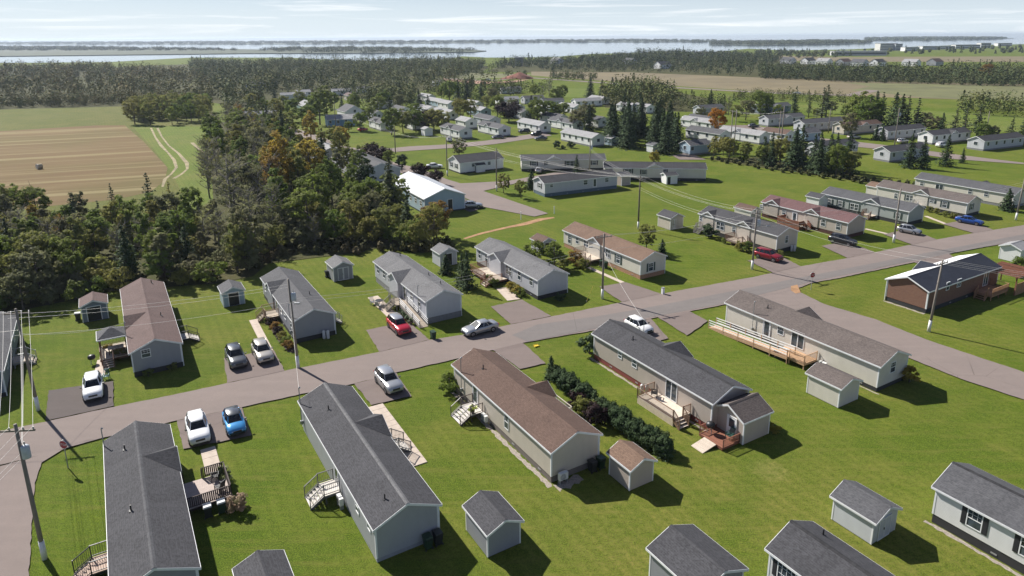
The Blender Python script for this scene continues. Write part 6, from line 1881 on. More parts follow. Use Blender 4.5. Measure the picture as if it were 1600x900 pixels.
def quads_mesh(name, cen, size, nrm, mat, aspect=0.62):
    """mesh of small leaf faces at cen (N,3), half sizes size (N), facing nrm (N,3)"""
    N = len(cen)
    nrm = nrm / np.maximum(np.linalg.norm(nrm, axis=1, keepdims=True), 1e-6)
    ref = RNG.normal(size=(N, 3))
    a = np.cross(nrm, ref)
    a /= np.maximum(np.linalg.norm(a, axis=1, keepdims=True), 1e-6)
    b = np.cross(nrm, a)
    a = a * size[:, None]
    b = b * size[:, None] * aspect
    v = np.empty((N, 4, 3))
    v[:, 0] = cen - a
    v[:, 1] = cen - b
    v[:, 2] = cen + a
    v[:, 3] = cen + b
    return raw_quads(name, v.reshape(-1, 3), mat)


def raw_quads(name, v, mat):
    N = len(v) // 4
    me = bpy.data.meshes.new(name)
    me.vertices.add(N * 4)
    me.vertices.foreach_set('co', v.astype(np.float32).ravel())
    me.loops.add(N * 4)
    me.loops.foreach_set('vertex_index', np.arange(N * 4, dtype=np.int32))
    me.polygons.add(N)
    me.polygons.foreach_set('loop_start', np.arange(0, N * 4, 4, dtype=np.int32))
    me.update(calc_edges=True)
    me.validate()
    me.materials.append(mat)
    return me


def crown_points(h, r, base, nclump, nleaf, shape='round', clr=0.27):
    """leaf centres and normals for a broadleaf crown made of uneven clumps"""
    cs, ns = [], []
    H2 = (h - base) / 2
    for i in range(nclump):
        while True:
            p = RNG.uniform(-1, 1, 3)
            l = np.linalg.norm(p)
            if 0.35 < l < 1:
                break
        p = p / l * (0.55 + 0.45 * RNG.random()) if RNG.random() < 0.75 else p
        taper = 1.0
        if shape == 'cone':
            taper = 0.45 + 0.55 * (1 - (p[2] + 1) / 2)
        elif shape == 'egg':
            taper = 0.7 + 0.3 * (1 - (p[2] + 1) / 2)
        c = np.array([p[0] * r * taper, p[1] * r * taper, base + H2 + p[2] * H2 * 0.95])
        cr = r * clr * RNG.uniform(0.65, 1.35)
        k = int(nleaf * RNG.uniform(0.6, 1.4))
        q = RNG.normal(size=(k, 3))
        q /= np.linalg.norm(q, axis=1, keepdims=True)
        q *= (RNG.random((k, 1)) ** 0.45) * cr
        q[:, 2] *= 0.75
        cs.append(c + q)
        ns.append(q / cr + 0.5 * p + np.array([0, 0, 0.35]) + RNG.normal(size=(k, 3)) * 0.38)
    return np.concatenate(cs), np.concatenate(ns)


def trunk_mesh(name, h, r, base, nlimb, rad, mat, sparse=False):
    mb = MB()
    pts = [(0, 0, -0.1)]
    x = y = 0.0
    for i in range(1, 6):
        x += random.uniform(-.04, .04) * h * 0.25
        y += random.uniform(-.04, .04) * h * 0.25
        pts.append((x, y, h * 0.85 * i / 5))
    mb.tube(pts, [rad * (1 - 0.16 * i) for i in range(6)], 7)
    for i in range(nlimb):
        z = base * 0.7 + (h * 0.8 - base * 0.7) * (i + random.random()) / nlimb
        f = min(4.99, z / (h * 0.85) * 5)
        a = Vector(pts[int(f)]).lerp(Vector(pts[min(5, int(f) + 1)]), f - int(f))
        t = random.uniform(0, 6.28)
        ln = r * random.uniform(0.55, 0.95) * (1.0 if not sparse else 1.1)
        e = a + Vector((math.cos(t) * ln, math.sin(t) * ln, ln * random.uniform(0.35, 0.9)))
        m_ = a.lerp(e, 0.5) + Vector((0, 0, -0.08 * ln))
        mb.tube([a, m_, e], [rad * 0.42, rad * 0.28, rad * 0.1], 5, False)
        if sparse:
            for j in range(4):
                b = a.lerp(e, random.uniform(0.3, 0.95))
                t2 = t + random.uniform(-1.2, 1.2)
                l2 = ln * random.uniform(0.3, 0.6)
                mb.tube([b, b + Vector((math.cos(t2) * l2, math.sin(t2) * l2, l2 * random.uniform(0.4, 1.2)))], [rad * 0.16, rad * 0.05], 4, False)
    return mb.mesh(name, mat, True, fix=False)


TREES = {}


def broadleaf(key, h, r, base, nclump, nleaf, lsize, shape='round', mat=LF_GREEN, bark=BARK, nlimb=9, sparse=False, clr=0.27):
    c, n = crown_points(h, r, base, nclump, nleaf, shape, clr)
    cm = quads_mesh('crown', c, lsize * RNG.uniform(0.6, 1.3, len(c)), n, mat)
    tm = trunk_mesh('trunk', h, r, base, nlimb, 0.016 * h + 0.04, bark, sparse)
    TREES[key] = (tm, cm, h)


def conifer(key, h, r, base, layers, per, lsize, mat=LF_SPRUCE, droop=0.28, ragged=0.25, sub=6):
    cs, ns, sz = [], [], []
    for i in range(layers):
        f = (i + 0.5) / layers
        z = base + (h - base) * f
        rr = r * (1 - f) ** 0.85 * (1 + RNG.uniform(-ragged, ragged)) + 0.12
        nb = max(4, int(per * (0.35 + 0.65 * (1 - f))))
        for b in range(nb):
            t = RNG.uniform(0, 6.283)
            ln = rr * RNG.uniform(0.72, 1.1)
            for s in range(sub):
                q = (s + RNG.random()) / sub
                rad = ln * q
                side = RNG.normal() * 0.16 * ln * (1.1 - q * 0.6)
                p = np.array([math.cos(t) * rad - math.sin(t) * side, math.sin(t) * rad + math.cos(t) * side, z - droop * rad + RNG.normal() * 0.1 + 0.12 * rad * q])
                cs.append(p)
                ns.append(np.array([math.cos(t) * 0.6, math.sin(t) * 0.6, 1.0]) + RNG.normal(size=3) * 0.45)
                sz.append(lsize * RNG.uniform(0.6, 1.25) * (0.65 + 0.5 * (1 - f)))
    cm = quads_mesh('crown', np.array(cs), np.array(sz), np.array(ns), mat, 0.5)
    mb = MB()
    mb.tube([(0, 0, -0.1), (0, 0, h * 0.5), (0, 0, h * 0.97)], [0.02 * h + 0.02, 0.012 * h, 0.015], 7)
    TREES[key] = (mb.mesh('trunk', BARK, True, fix=False), cm, h)


for i in range(4):
    broadleaf('leaf%d' % i, 10, 3.3 + 0.3 * (i % 2), 1.6, 74, 48, 0.24, ('round', 'egg', 'round', 'egg')[i], clr=0.2)
for i in range(3):
    broadleaf('slim%d' % i, 9.5, 1.75 + 0.2 * i, 0.8, 52, 44, 0.22, ('egg', 'cone', 'egg')[i], clr=0.26)
for i in range(3):
    broadleaf('tall%d' % i, 17, 3.7 + 0.4 * i, 3.0, 100, 48, 0.28, 'egg', clr=0.18)
for i in range(3):
    broadleaf('bare%d' % i, 16, 3.2, 3.0, 64, 20, 0.2, 'egg', LF_GREY, BARKG, 30, True, 0.2)
for i in range(2):
    broadleaf('scrub%d' % i, 5, 2.6, 0.3, 34, 46, 0.24, 'round', clr=0.28)
for i in range(2):
    broadleaf('shrub%d' % i, 1.6, 0.95, 0.05, 18, 60, 0.11, 'round', nlimb=4, clr=0.32)
broadleaf('plum', 5.5, 2.8, 0.9, 40, 75, 0.22, 'round', LF_PLUM, clr=0.3)
for i in range(3):
    conifer('spruce%d' % i, 11, 3.1, 0.5, 26, 15, 0.36, ragged=0.2 + 0.08 * i)
for i in range(2):
    conifer('pine%d' % i, 13, 3.0, 3.0 if i else 2.0, 15, 9, 0.42, LF_PINE, 0.1, 0.55, 7)
broadleaf('hedge', 2.1, 1.1, 0.0, 60, 60, 0.1, 'round', LF_SPRUCE, nlimb=3, clr=0.36)
conifer('cedar', 2.4, 1.05, 0.0, 16, 20, 0.16, droop=0.1, sub=5)
TNAME = {'leaf': 'broadleaf_tree', 'tall': 'broadleaf_tree', 'slim': 'broadleaf_tree', 'bare': 'thin_leaved_tree', 'scrub': 'scrub_bush', 'shrub': 'garden_shrub', 'plum': 'plum_tree', 'spru': 'spruce_tree', 'pine': 'pine_tree', 'ceda': 'cedar_bush', 'hedg': 'evergreen_bush'}


def tree(key, p, h, label, group=None, mat=None, wide=1.0, cat='tree'):
    tm, cm, h0 = TREES[key]
    s = h / h0
    nm = TNAME.get(key[:4], 'broadleaf_tree')
    t = thing(nm, label, 'shrub' if nm in ('garden_shrub', 'scrub_bush', 'cedar_bush', 'evergreen_bush') else cat, (p[0], p[1], 0), random.uniform(0, 6.28), group)
    t.scale = (s * wide, s * wide, s)
    link('trunk', tm, t)
    c = link('crown', cm, t)
    if mat:
        setmat(c, mat)
    return t


def pick(*opts):
    """weighted choice: (value, weight)..."""
    tot = sum(w for _, w in opts)
    x = random.uniform(0, tot)
    for v, w in opts:
        x -= w
        if x <= 0:
            return v
    return opts[-1][0]


# the wood behind the lots on the left
def wood(poly, n, mind, hr, kinds, mats, where, lab):
    for p in scatter(poly, n, mind):
        key = pick(*kinds)
        m = pick(*mats)
        h = random.uniform(*hr)
        if key.startswith('scrub'):
            h *= 0.5
        if key.startswith('spruce') or key.startswith('pine'):
            m = None
        if key.startswith('bare'):
            m = pick((LF_GREY, 3), (LF_OLIVE, 1), (LF_RUST, .15))
        tone = {LF_GREEN: 'green', LF_OLIVE: 'olive', LF_GREY: 'grey-green', LF_YEL: 'yellowing', LF_RUST: 'rusty brown', LF_ORANGE: 'orange', LF_BROWN: 'brown'}.get(m, 'dark evergreen')
        kind = {'bare': 'thin-leaved tree', 'slim': 'slim tree', 'scrub': 'low bush', 'spruce': 'spruce', 'pine': 'pine'}.get(key[:-1], 'tree')
        tree(key, p, h, '%s %s %s' % (tone, kind, lab), ('%s %ss %s' % (tone, kind, where)).replace('bushs', 'bushes'), m, random.uniform(0.85, 1.2))


LM = ((LF_GREEN, 4), (LF_OLIVE, 3), (LF_GREY, 2), (LF_YEL, 0.5), (LF_RUST, 0.1))
K_NEAR = (('slim0', 3.5), ('slim1', 3.5), ('slim2', 3), ('leaf0', 1.2), ('leaf1', 1.2), ('leaf2', 1.2), ('leaf3', 1.2), ('bare1', .8), ('scrub0', 2.2), ('scrub1', 2.2), ('spruce0', .35), ('bare0', .4))
wood([(-107.2,115.0),(-77.3,115.9),(-55.1,118.5),(-46.5,110.2),(-41.5,102.7),(-45.5,99.5),(-59.5,96.4),(-63.8,92.8),(-69.5,90.0),(-70.8,88.1),(-79.0,82.2)], 84, 3.0, (6.0, 9.4), K_NEAR, LM, 'left wood front', 'in the front of the wood behind the gazebo home lots')
wood([(-119.5,129.3),(-83.1,129.4),(-59.8,130.8),(-53.1,119.3),(-55.1,118.5),(-77.3,115.9),(-106.6,114.3)], 38, 3.4, (6.0, 9.4), K_NEAR + (('pine0', .8),), LM, 'left wood back', 'in the rear rank of the wood by the hay field edge')
wood([(-78.8,172.4),(-110.9,254.0),(-108.9,271.7),(-84.9,237.3),(-65.2,199.4),(-48.6,141.7),(-42.8,121.5),(-44.9,112.7),(-54.1,121.8),(-64.9,142.2)], 46, 4.3, (9.5, 14.5), (('bare0', 2), ('bare1', 2), ('bare2', 2), ('tall0', 1), ('tall1', 1), ('leaf1', 1)), ((LF_GREY, 2), (LF_OLIVE, 2), (LF_GREEN, 3), (LF_RUST, .06)), 'tall wood left', 'in the tall thin wood beside the hay field')
wood([(-95.2,253.3),(-94.5,280.8),(-69.0,236.7),(-45.5,191.6),(-33.0,159.9),(-31.1,133.5),(-36.8,125.7),(-43.0,122.3),(-58.6,160.6)], 38, 4.8, (8.5, 13.0), (('tall0', 2), ('tall1', 2), ('tall2', 2), ('leaf0', 1), ('spruce1', .15)), ((LF_GREEN, 3), (LF_OLIVE, 3), (LF_YEL, 0.8), (LF_RUST, 0.1), (LF_GREY, .8)), 'tall wood right', 'in the tall wood left of the pale blue house')
wood([(-33.5,141.4),(-30.3,150.0),(-20.2,129.8),(-13.0,120.9),(-11.1,114.5),(-17.9,113.9),(-24.7,117.1),(-30.8,121.2)], 16, 4.2, (5.5, 9.5), (('leaf0', 2), ('leaf2', 2), ('scrub0', 1), ('spruce0', 1.2), ('bare0', .6)), ((LF_GREEN, 2), (LF_OLIVE, 2), (LF_RUST, .2)), 'wood end', 'at the right end of the wood below the pale blue house')
wood([(-165.1,297.0),(-149.0,289.6),(-132.0,297.5),(-148.0,342.1),(-185.4,363.0),(-185.2,338.4)], 46, 4.4, (8.0, 12.0), (('leaf0', 2), ('leaf1', 2), ('scrub0', 1)), ((LF_OLIVE, 4), (LF_RUST, .4), (LF_GREEN, 2)), 'field corner thicket', 'in the thicket at the far corner of the hay field')
wood([(-82.4,89.3),(-72.2,90.0),(-64.5,93.9),(-59.9,97.0),(-45.8,100.4),(-43.6,97.8),(-58.2,94.0),(-62.3,90.3),(-69.2,85.9),(-76.2,81.8)], 34, 2.6, (5.5, 8.5), (('scrub0', 3), ('scrub1', 3), ('leaf2', .6)), ((LF_GREEN, 3), (LF_OLIVE, 3), (LF_GREY, 1.5), (LF_YEL, .6)), 'back of the lots', 'at the back edge of the gazebo home lots')
wood([(-54.1,121.8),(-44.9,112.7),(-42.8,121.5),(-36.8,125.7),(-31.1,133.5),(-24.6,126.3),(-18.9,121.0),(-18.0,114.7),(-25.1,116.3),(-29.3,114.9),(-37.3,115.1),(-42.3,110.1),(-42.3,103.0),(-49.2,111.0)], 46, 3.0, (6.0, 10.5), (('scrub0', 3), ('scrub1', 3), ('leaf0', 1.6), ('leaf2', 1.6), ('bare0', .5), ('spruce0', .4)), ((LF_GREEN, 3), (LF_OLIVE, 3), (LF_GREY, 2), (LF_BROWN, .7)), 'foot of the tall wood', 'at the shaded foot of the tall wood above the brush pile')
for key, px, h, m, lab in (('tall2', (-51.62, 148.75), 16.5, LF_YEL, 'tallest golden oak above the wood'), ('spruce2', (-24.34, 133.31), 13.0, LF_PINE, 'tall grey spruce before the pale blue house'), ('tall1', (-38.31, 141.48), 12.5, LF_GREEN, 'broad dark green tree in the middle of the wood'), ('tall0', (-31.67, 145.85), 11.0, LF_SPRUCE, 'dark evergreen mass right of the rusty tree'),
                           ('pine1', (-73.33, 134.48), 10.0, None, 'open pine standing at the field edge'), ('pine0', (-80.72, 134.15), 8.0, None, 'bushy pine left of the open pine at the field edge'), ('pine1', (-69.59, 135.39), 8.0, LF_OLIVE, 'slim olive tree right of the open pine'), ('leaf1', (-99.54, 131.68), 9.0, LF_GREEN, 'large green tree at the left edge of the field'), ('leaf3', (-95.0, 132.53), 8.5, LF_GREEN, 'green tree second from the left edge by the field'),
                           ('leaf2', (-13.75, 114.59), 8.5, LF_OLIVE, 'rounded olive tree behind the light grey shed'), ('leaf1', (-16.15, 113.16), 6.0, LF_OLIVE, 'smaller olive tree left of the rounded one'),
                           ('spruce0', (-7.52, 96.03), 5.0, None, 'left of two dark conifers between the light grey homes'), ('spruce1', (-6.66, 94.42), 5.8, None, 'right of two dark conifers between the light grey homes'), ('cedar', (-10.39, 101.19), 3.2, None, 'slim cedar before the light grey shed'),
                           ('leaf0', (23.14, 112.35), 5.0, LF_OLIVE, 'small bright tree behind the tan-roofed home'), ('cedar', (25.03, 108.8), 3.0, None, 'cedar bush behind the tan-roofed home'), ('leaf2', (6.73, 103.92), 4.6, LF_GREEN, 'garden tree at the deck of the tan-roofed home'), ('scrub0', (3.78, 107.86), 3.6, LF_GREEN, 'bush before the brown-roofed grey shed'),
                           ('shrub0', (8.13, 102.04), 2.2, LF_OLIVE, 'shrub below the garden tree of the tan-roofed home'), ('shrub1', (10.2, 104.8), 2.4, LF_RUST, 'reddish shrub at the weathered deck'), ('shrub0', (11.28, 103.21), 1.8, LF_OLIVE, 'round shrub by the walk of the tan-roofed home'),
                           ('shrub0', (8.94, 73.1), 2.4, LF_SPRUCE, 'round dark shrub at the far corner of the red-skirted home'), ('scrub1', (-6.59, 64.28), 2.3, LF_GREEN, 'dark leafy bush at the far corner of the brown-roofed home'), ('shrub1', (36.4, 120.19), 2.6, LF_SPRUCE, 'dark shrub by the charcoal-roofed beige home'), ('shrub0', (37.77, 116.56), 1.0, LF_GREEN, 'tiny shrub on the lawn of the beige home'),
                           ('shrub1', (39.38, 112.38), 1.8, LF_OLIVE, 'left shrub below the dark deck'), ('shrub0', (40.12, 111.64), 1.8, LF_GREEN, 'middle shrub below the dark deck'), ('shrub1', (44.6, 108.41), 1.2, LF_OLIVE, 'shrub at the gable beside the red SUV'),
                           ('shrub0', (42.23, 65.97), 1.8, LF_YEL, 'yellow-green plant at the gable of the weathered-roof home'), ('shrub1', (24.38, 56.57), 1.0, LF_YEL, 'small yellow plant behind the taupe shed'), ('scrub0', (7.88, 58.06), 2.3, LF_PLUM, 'plum-coloured bush beside the hedge by the brown-roofed home'), ('scrub1', (7.03, 59.89), 2.1, LF_OLIVE, 'yellow-green bush by the small pale deck'), ('shrub1', (6.37, 60.85), 1.8, LF_PLUM, 'small plum bush behind the pale deck'),
                           ('shrub0', (-24.29, 49.86), 1.3, LF_WFL, 'white-flowered bush right of the dark deck'), ('shrub1', (-21.82, 46.24), 1.5, LF_PFL, 'pink-flowered bush right of the dark deck'), ('shrub0', (-45.49, 72.7), 1.5, LF_GREEN, 'bush under the gazebo deck corner'), ('shrub1', (-47.68, 74.06), 1.1, LF_YEL, 'yellow plant beside the gazebo steps'),
                           ('shrub0', (-40.11, 68.31), 0.9, LF_GREEN, 'left plant at the gable of the gazebo home'), ('shrub1', (-38.14, 69.78), 0.9, LF_OLIVE, 'right plant at the gable of the gazebo home'),
                           ('scrub0', (77.34, 98.4), 3.2, LF_GREEN, 'bush at the right edge behind the brick home'), ('cedar', (103.63, 138.44), 4.5, None, 'tall cedar at the gable of the end home'), ('shrub1', (6.66, 89.68), 1.3, LF_SPRUCE, 'dark shrub at the shaded gable of the light grey home'),
                           ('leaf0', (-1.94, 157.66), 5.0, LF_OLIVE, 'left young tree at the driveway fork'), ('leaf2', (2.07, 152.28), 4.6, LF_OLIVE, 'right young tree at the driveway fork'), ('cedar', (4.69, 161.65), 4.5, None, 'dark cedar at the gable of the pale home'), ('spruce1', (17.6, 182.05), 5.0, None, 'small spruce before the cream shuttered home'),
                           ('plum', (-41.83, 200.69), 6.0, None, 'leftmost plum tree by the house row'), ('plum', (-37.42, 195.32), 5.5, None, 'second plum tree by the house row'), ('leaf2', (-34.86, 191.26), 5.5, LF_GREEN, 'green tree between the plum trees'), ('leaf3', (-30.18, 184.5), 5.5, LF_SPRUCE, 'broad dark tree right of the plum trees'), ('plum', (-23.56, 173.94), 4.6, None, 'plum tree at the road bend'), ('plum', (-19.05, 167.5), 4.0, None, 'small plum tree nearest the white metal roof'),
                           ('leaf1', (-59.91, 227.87), 8.0, LF_OLIVE, 'left olive tree at the road corner'), ('leaf3', (-55.69, 223.7), 8.5, LF_YEL, 'yellowing tree at the road corner'), ('leaf0', (-15.86, 205.23), 7.0, LF_GREY, 'grey-green tree behind the white long home'), ('shrub0', (14.92, 223.59), 2.6, LF_SPRUCE, 'left dark bush on the open lawn'), ('shrub1', (19.67, 224.73), 2.4, LF_SPRUCE, 'right dark bush on the open lawn'), ('shrub1', (16.93, 222.19), 1.4, LF_SPRUCE, 'small bush between the two dark lawn bushes'),
                           ('leaf3', (75.72, 250.85), 11.0, LF_ORANGE, 'bright orange maple among the homes'), ('leaf1', (40.37, 190.68), 5.0, LF_YEL, 'small yellowing tree behind the charcoal-roofed lawn home'), ('leaf0', (120.82, 243.96), 9.5, LF_GREY, 'round-headed tree before the beige far home'),
                           ('spruce0', (110.17, 186.39), 9.5, None, 'left spruce of the pair on the open lawn'), ('spruce2', (112.58, 184.43), 9.0, None, 'right spruce of the pair on the open lawn'), ('spruce1', (121.25, 187.94), 9.0, None, 'separate spruce right of the pair on the lawn'), ('spruce0', (128.91, 192.65), 4.5, None, 'small spruce at the far street edge'), ('cedar', (127.34, 237.45), 4.5, None, 'left small conifer at a far gable'), ('cedar', (128.75, 235.88), 4.5, None, 'right small conifer at a far gable'), ('leaf2', (371.8, 543.43), 14.0, LF_RUST, 'pale-trunked tree standing out of the far tree belt')):
    tree(key, px, h, lab, None, m)
# shrub border and hedge rows: each bush on its own
for i, (px, m) in enumerate((((-0.26, 94.31), LF_YEL), ((0.21, 93.26), LF_OLIVE), ((0.66, 92.24), LF_YEL), ((1.11, 91.48), LF_GREEN), ((-2.74, 95.68), LF_GREEN), ((-3.55, 97.33), LF_OLIVE))):
    tree('shrub%d' % (i % 2), px, 1.2, 'low leafy shrub in the border along the deck of the light grey home', 'shrubs along the red-brown deck', m, 1.2)
for i, px in enumerate(((-30.12, 80.13), (-29.19, 78.78), (-28.36, 77.47), (-27.56, 76.19), (-26.78, 74.96), (-30.91, 81.52))):
    tree('shrub%d' % (i % 2), px, 1.15, 'shrub in the flower bed along the slate-roofed grey home', 'flower bed shrubs by the grey home', (LF_RUST, LF_PLUM, LF_OLIVE, LF_GREEN)[i % 4], 1.1)
for i, px in enumerate(((87.52, 136.18), (87.02, 137.78), (87.91, 133.6), (88.82, 132.57))):
    tree('shrub%d' % (i % 2), px, 1.2, 'shrub in the bed along the cream home with weathered roof', 'shrubs by the cream home', LF_OLIVE, 1.1)
HP = [Vector(q) for q in [(4.2,67.2),(5.3,65.5),(6.4,63.6),(7.7,61.6),(9.0,59.4),(10.1,57.6),(11.1,56.1),(12.0,54.9),(12.8,53.9),(13.5,53.0)]]
for i in range(25):
    f = i / 24 * (len(HP) - 1)
    a = HP[int(f)].lerp(HP[min(len(HP) - 1, int(f) + 1)], f - int(f))
    tree('hedge' if i % 3 else 'cedar', (a.x + random.uniform(-.15, .15), a.y + random.uniform(-.15, .15)), random.uniform(1.7, 2.15) + (0.5 if i == 0 else 0), 'tall end bush of the dark evergreen hedge nearest the street' if i == 0 else 'dark evergreen bush in the hedge between brown-roofed and red-skirted homes', 'hedge bushes', None, random.uniform(0.85, 1.05))
BEDM = plain('dark_mulch', (0.07, 0.05, 0.04), 0.95, var=0.3, scale=5)
poly_obj('flower_bed', [(-31.6,81.9),(-30.9,82.3),(-27.1,76.2),(-26.1,75.6),(-25.8,73.8),(-26.6,74.1),(-28.6,76.9)], 0.015, BEDM)
# spruce grove and trees among the homes
for p in scatter([(32.5,236.9),(40.0,264.8),(50.9,269.9),(59.4,251.6),(55.5,222.0),(49.5,208.6),(43.3,217.3),(34.0,224.2)], 30, 4.2):
    tree(pick(('spruce0', 1), ('spruce1', 1), ('spruce2', 1)), p, random.uniform(11, 14.5), 'dark spruce in the dense grove on the lawn edge', 'spruces of the dense grove', None, 1.05)
wood([(59.4,204.8),(64.7,200.2),(71.2,191.6),(76.0,199.8),(70.2,211.4),(63.0,214.1)], 12, 4.2, (5.0, 8.0), (('leaf0', 1), ('leaf2', 1), ('scrub0', .6)), ((LF_GREEN, 2), (LF_OLIVE, 2)), 'hedge by the twin poles', 'in the hedge under the twin poles')
wood([(71.2,191.6),(76.4,181.9),(84.5,173.1),(91.0,174.5),(89.2,187.1),(82.6,197.4),(75.0,199.8)], 17, 4.0, (7.0, 12.0), (('spruce0', 2), ('spruce1', 2), ('spruce2', 2), ('leaf1', 1), ('leaf3', 1)), ((LF_GREEN, 2), (LF_OLIVE, 1)), 'clump by the low white-gabled home', 'in the clump on the big lawn before the far right homes')
K_T = (('leaf0', 2), ('leaf1', 2), ('leaf2', 2), ('spruce0', 2), ('spruce1', 2), ('bare0', .4))
T_M = ((LF_GREEN, 4), (LF_OLIVE, 3), (LF_GREY, 2), (LF_RUST, .12))
SPOTS = (((-96.83, 302.62), 'spruce0', 13), ((-81.01, 270.38), 'spruce2', 12), ((-81.4, 290.59), 'tall1', 19), ((-81.05, 301.81), 'tall0', 17), ((-96.1, 333.39), 'leaf0', 10), ((-74.39, 326.63), 'tall2', 12), ((-59.73, 269.39), 'leaf3', 9), ((-63.9, 267.72), 'spruce1', 5), ((-82.03, 356.69), 'leaf0', 9),
         ((-45.4, 257.93), 'leaf3', 11), ((-41.82, 263.06), 'leaf1', 10), ((-37.34, 266.5), 'leaf2', 9), ((-34.77, 272.02), 'plum', 9), ((-27.11, 264.19), 'leaf0', 9), ((-30.5, 268.04), 'leaf3', 10), ((-22.28, 301.1), 'leaf3', 12), ((-18.32, 305.65), 'leaf1', 11), ((-53.95, 305.12), 'spruce0', 11), ((-63.61, 326.02), 'spruce1', 11), ((-65.91, 355.71), 'spruce2', 11), ((-56.55, 348.83), 'leaf2', 10), ((-59.8, 287.38), 'spruce2', 10),
         ((-45.15, 336.18), 'spruce0', 11), ((-42.39, 299.81), 'leaf0', 9), ((-40.06, 330.21), 'spruce1', 10), ((-6.49, 314.96), 'spruce0', 12), ((-1.15, 297.68), 'plum', 9), ((0.3, 333.56), 'leaf1', 8), ((-12.58, 346.21), 'leaf2', 8), ((-18.38, 366.05), 'leaf0', 8), ((8.59, 297.18), 'spruce1', 13), ((11.19, 292.52), 'spruce2', 12), ((15.8, 296.81), 'leaf0', 10), ((19.12, 296.64), 'leaf1', 9), ((23.14, 305.87), 'spruce0', 9), ((23.79, 370.33), 'spruce1', 11), ((28.27, 384.71), 'spruce2', 11), ((47.55, 416.33), 'spruce0', 12), ((51.75, 394.86), 'spruce1', 13), ((26.37, 265.4), 'leaf2', 10), ((29.69, 261.6), 'spruce0', 12),
         ((29.6, 274.81), 'leaf1', 11), ((96.15, 292.66), 'leaf0', 9), ((101.69, 296.97), 'leaf2', 10), ((109.6, 301.27), 'spruce2', 13), ((113.54, 305.93), 'spruce0', 11), ((100.32, 316.88), 'bare0', 11), ((103.77, 358.37), 'spruce0', 10), ((80.09, 289.02), 'leaf1', 7), ((129.85, 315.23), 'spruce1', 10), ((132.28, 304.92), 'pine1', 11), ((131.78, 290.82), 'pine0', 14), ((140.88, 306.94), 'pine1', 14), ((133.85, 299.99), 'leaf3', 6), ((118.87, 305.65), 'leaf0', 7),
         ((142.01, 277.41), 'spruce0', 15), ((140.86, 269.47), 'spruce1', 14), ((145.05, 273.21), 'spruce2', 14), ((148.58, 275.05), 'pine0', 14), ((146.49, 261.65), 'spruce0', 15), ((146.94, 258.01), 'spruce2', 14), ((151.28, 261.43), 'pine1', 15), ((150.88, 254.3), 'pine0', 13), ((155.21, 257.62), 'leaf0', 8), ((154.71, 250.69), 'leaf2', 7), ((156.17, 247.28), 'spruce1', 8), ((158.71, 243.91), 'pine1', 11), ((160.08, 240.68), 'pine0', 12), ((160.57, 234.54), 'pine1', 12), ((160.81, 231.59), 'leaf1', 8), ((164.0, 231.45), 'leaf3', 7), ((169.94, 231.21), 'pine0', 9), ((170.18, 225.52), 'spruce1', 10),
         ((158.52, 313.64), 'spruce1', 10), ((149.45, 319.47), 'leaf0', 7), ((145.89, 299.34), 'leaf2', 7), ((-103.35, 289.53), 'spruce0', 9), ((-102.95, 271.4), 'spruce2', 10), ((-113.22, 328.79), 'leaf0', 9), ((-120.85, 334.79), 'leaf1', 9), ((-132.96, 353.39), 'leaf2', 10), ((-116.18, 352.39), 'leaf3', 9), ((-129.18, 376.55), 'spruce1', 10), ((-114.9, 375.64), 'leaf1', 9), ((-92.82, 357.34), 'leaf2', 10), ((-83.3, 338.38), 'spruce0', 9), ((-57.65, 390.43), 'spruce1', 11), ((-64.4, 398.76), 'spruce0', 12), ((-67.92, 391.11), 'spruce2', 12), ((-40.97, 405.34), 'leaf0', 11), ((-35.02, 388.92), 'spruce0', 13), ((-30.53, 396.46), 'spruce1', 12), ((-25.35, 396.11), 'spruce2', 12), ((-17.23, 395.56), 'spruce0', 11), ((-10.61, 395.11), 'leaf1', 9), ((22.93, 418.1), 'bare1', 12), ((18.67, 409.64), 'bare2', 11), ((14.42, 418.72), 'leaf2', 8))
for p, key, h in SPOTS:
    con = key[:4] in ('spru', 'pine', 'plum')
    m = None if con else pick(*T_M)
    side = 'left' if p[0] < -60 else ('middle' if p[0] < 60 else 'right')
    depth = 'nearer' if p[1] < 290 else 'further'
    kd = {'spru': 'dark spruce', 'pine': 'open dark pine', 'plum': 'plum-leaved tree', 'bare': 'thin-leaved tree'}.get(key[:4], {LF_GREEN: 'green', LF_OLIVE: 'olive', LF_GREY: 'grey-green', LF_RUST: 'rusty'}.get(m, 'green') + ' broadleaf tree')
    if key[:4] == 'spru' and random.random() < 0.3:
        key, m, kd = random.choice(('leaf1', 'leaf3')), LF_GREEN, 'green broadleaf tree'
    tree(key, p, h * random.uniform(0.85, 1.05), '%s among the %s homes on the %s' % (kd, depth, side if side != 'middle' else 'middle ground'), '%ss among the %s homes, %s' % (kd, depth, side), m, random.uniform(1.05, 1.4))


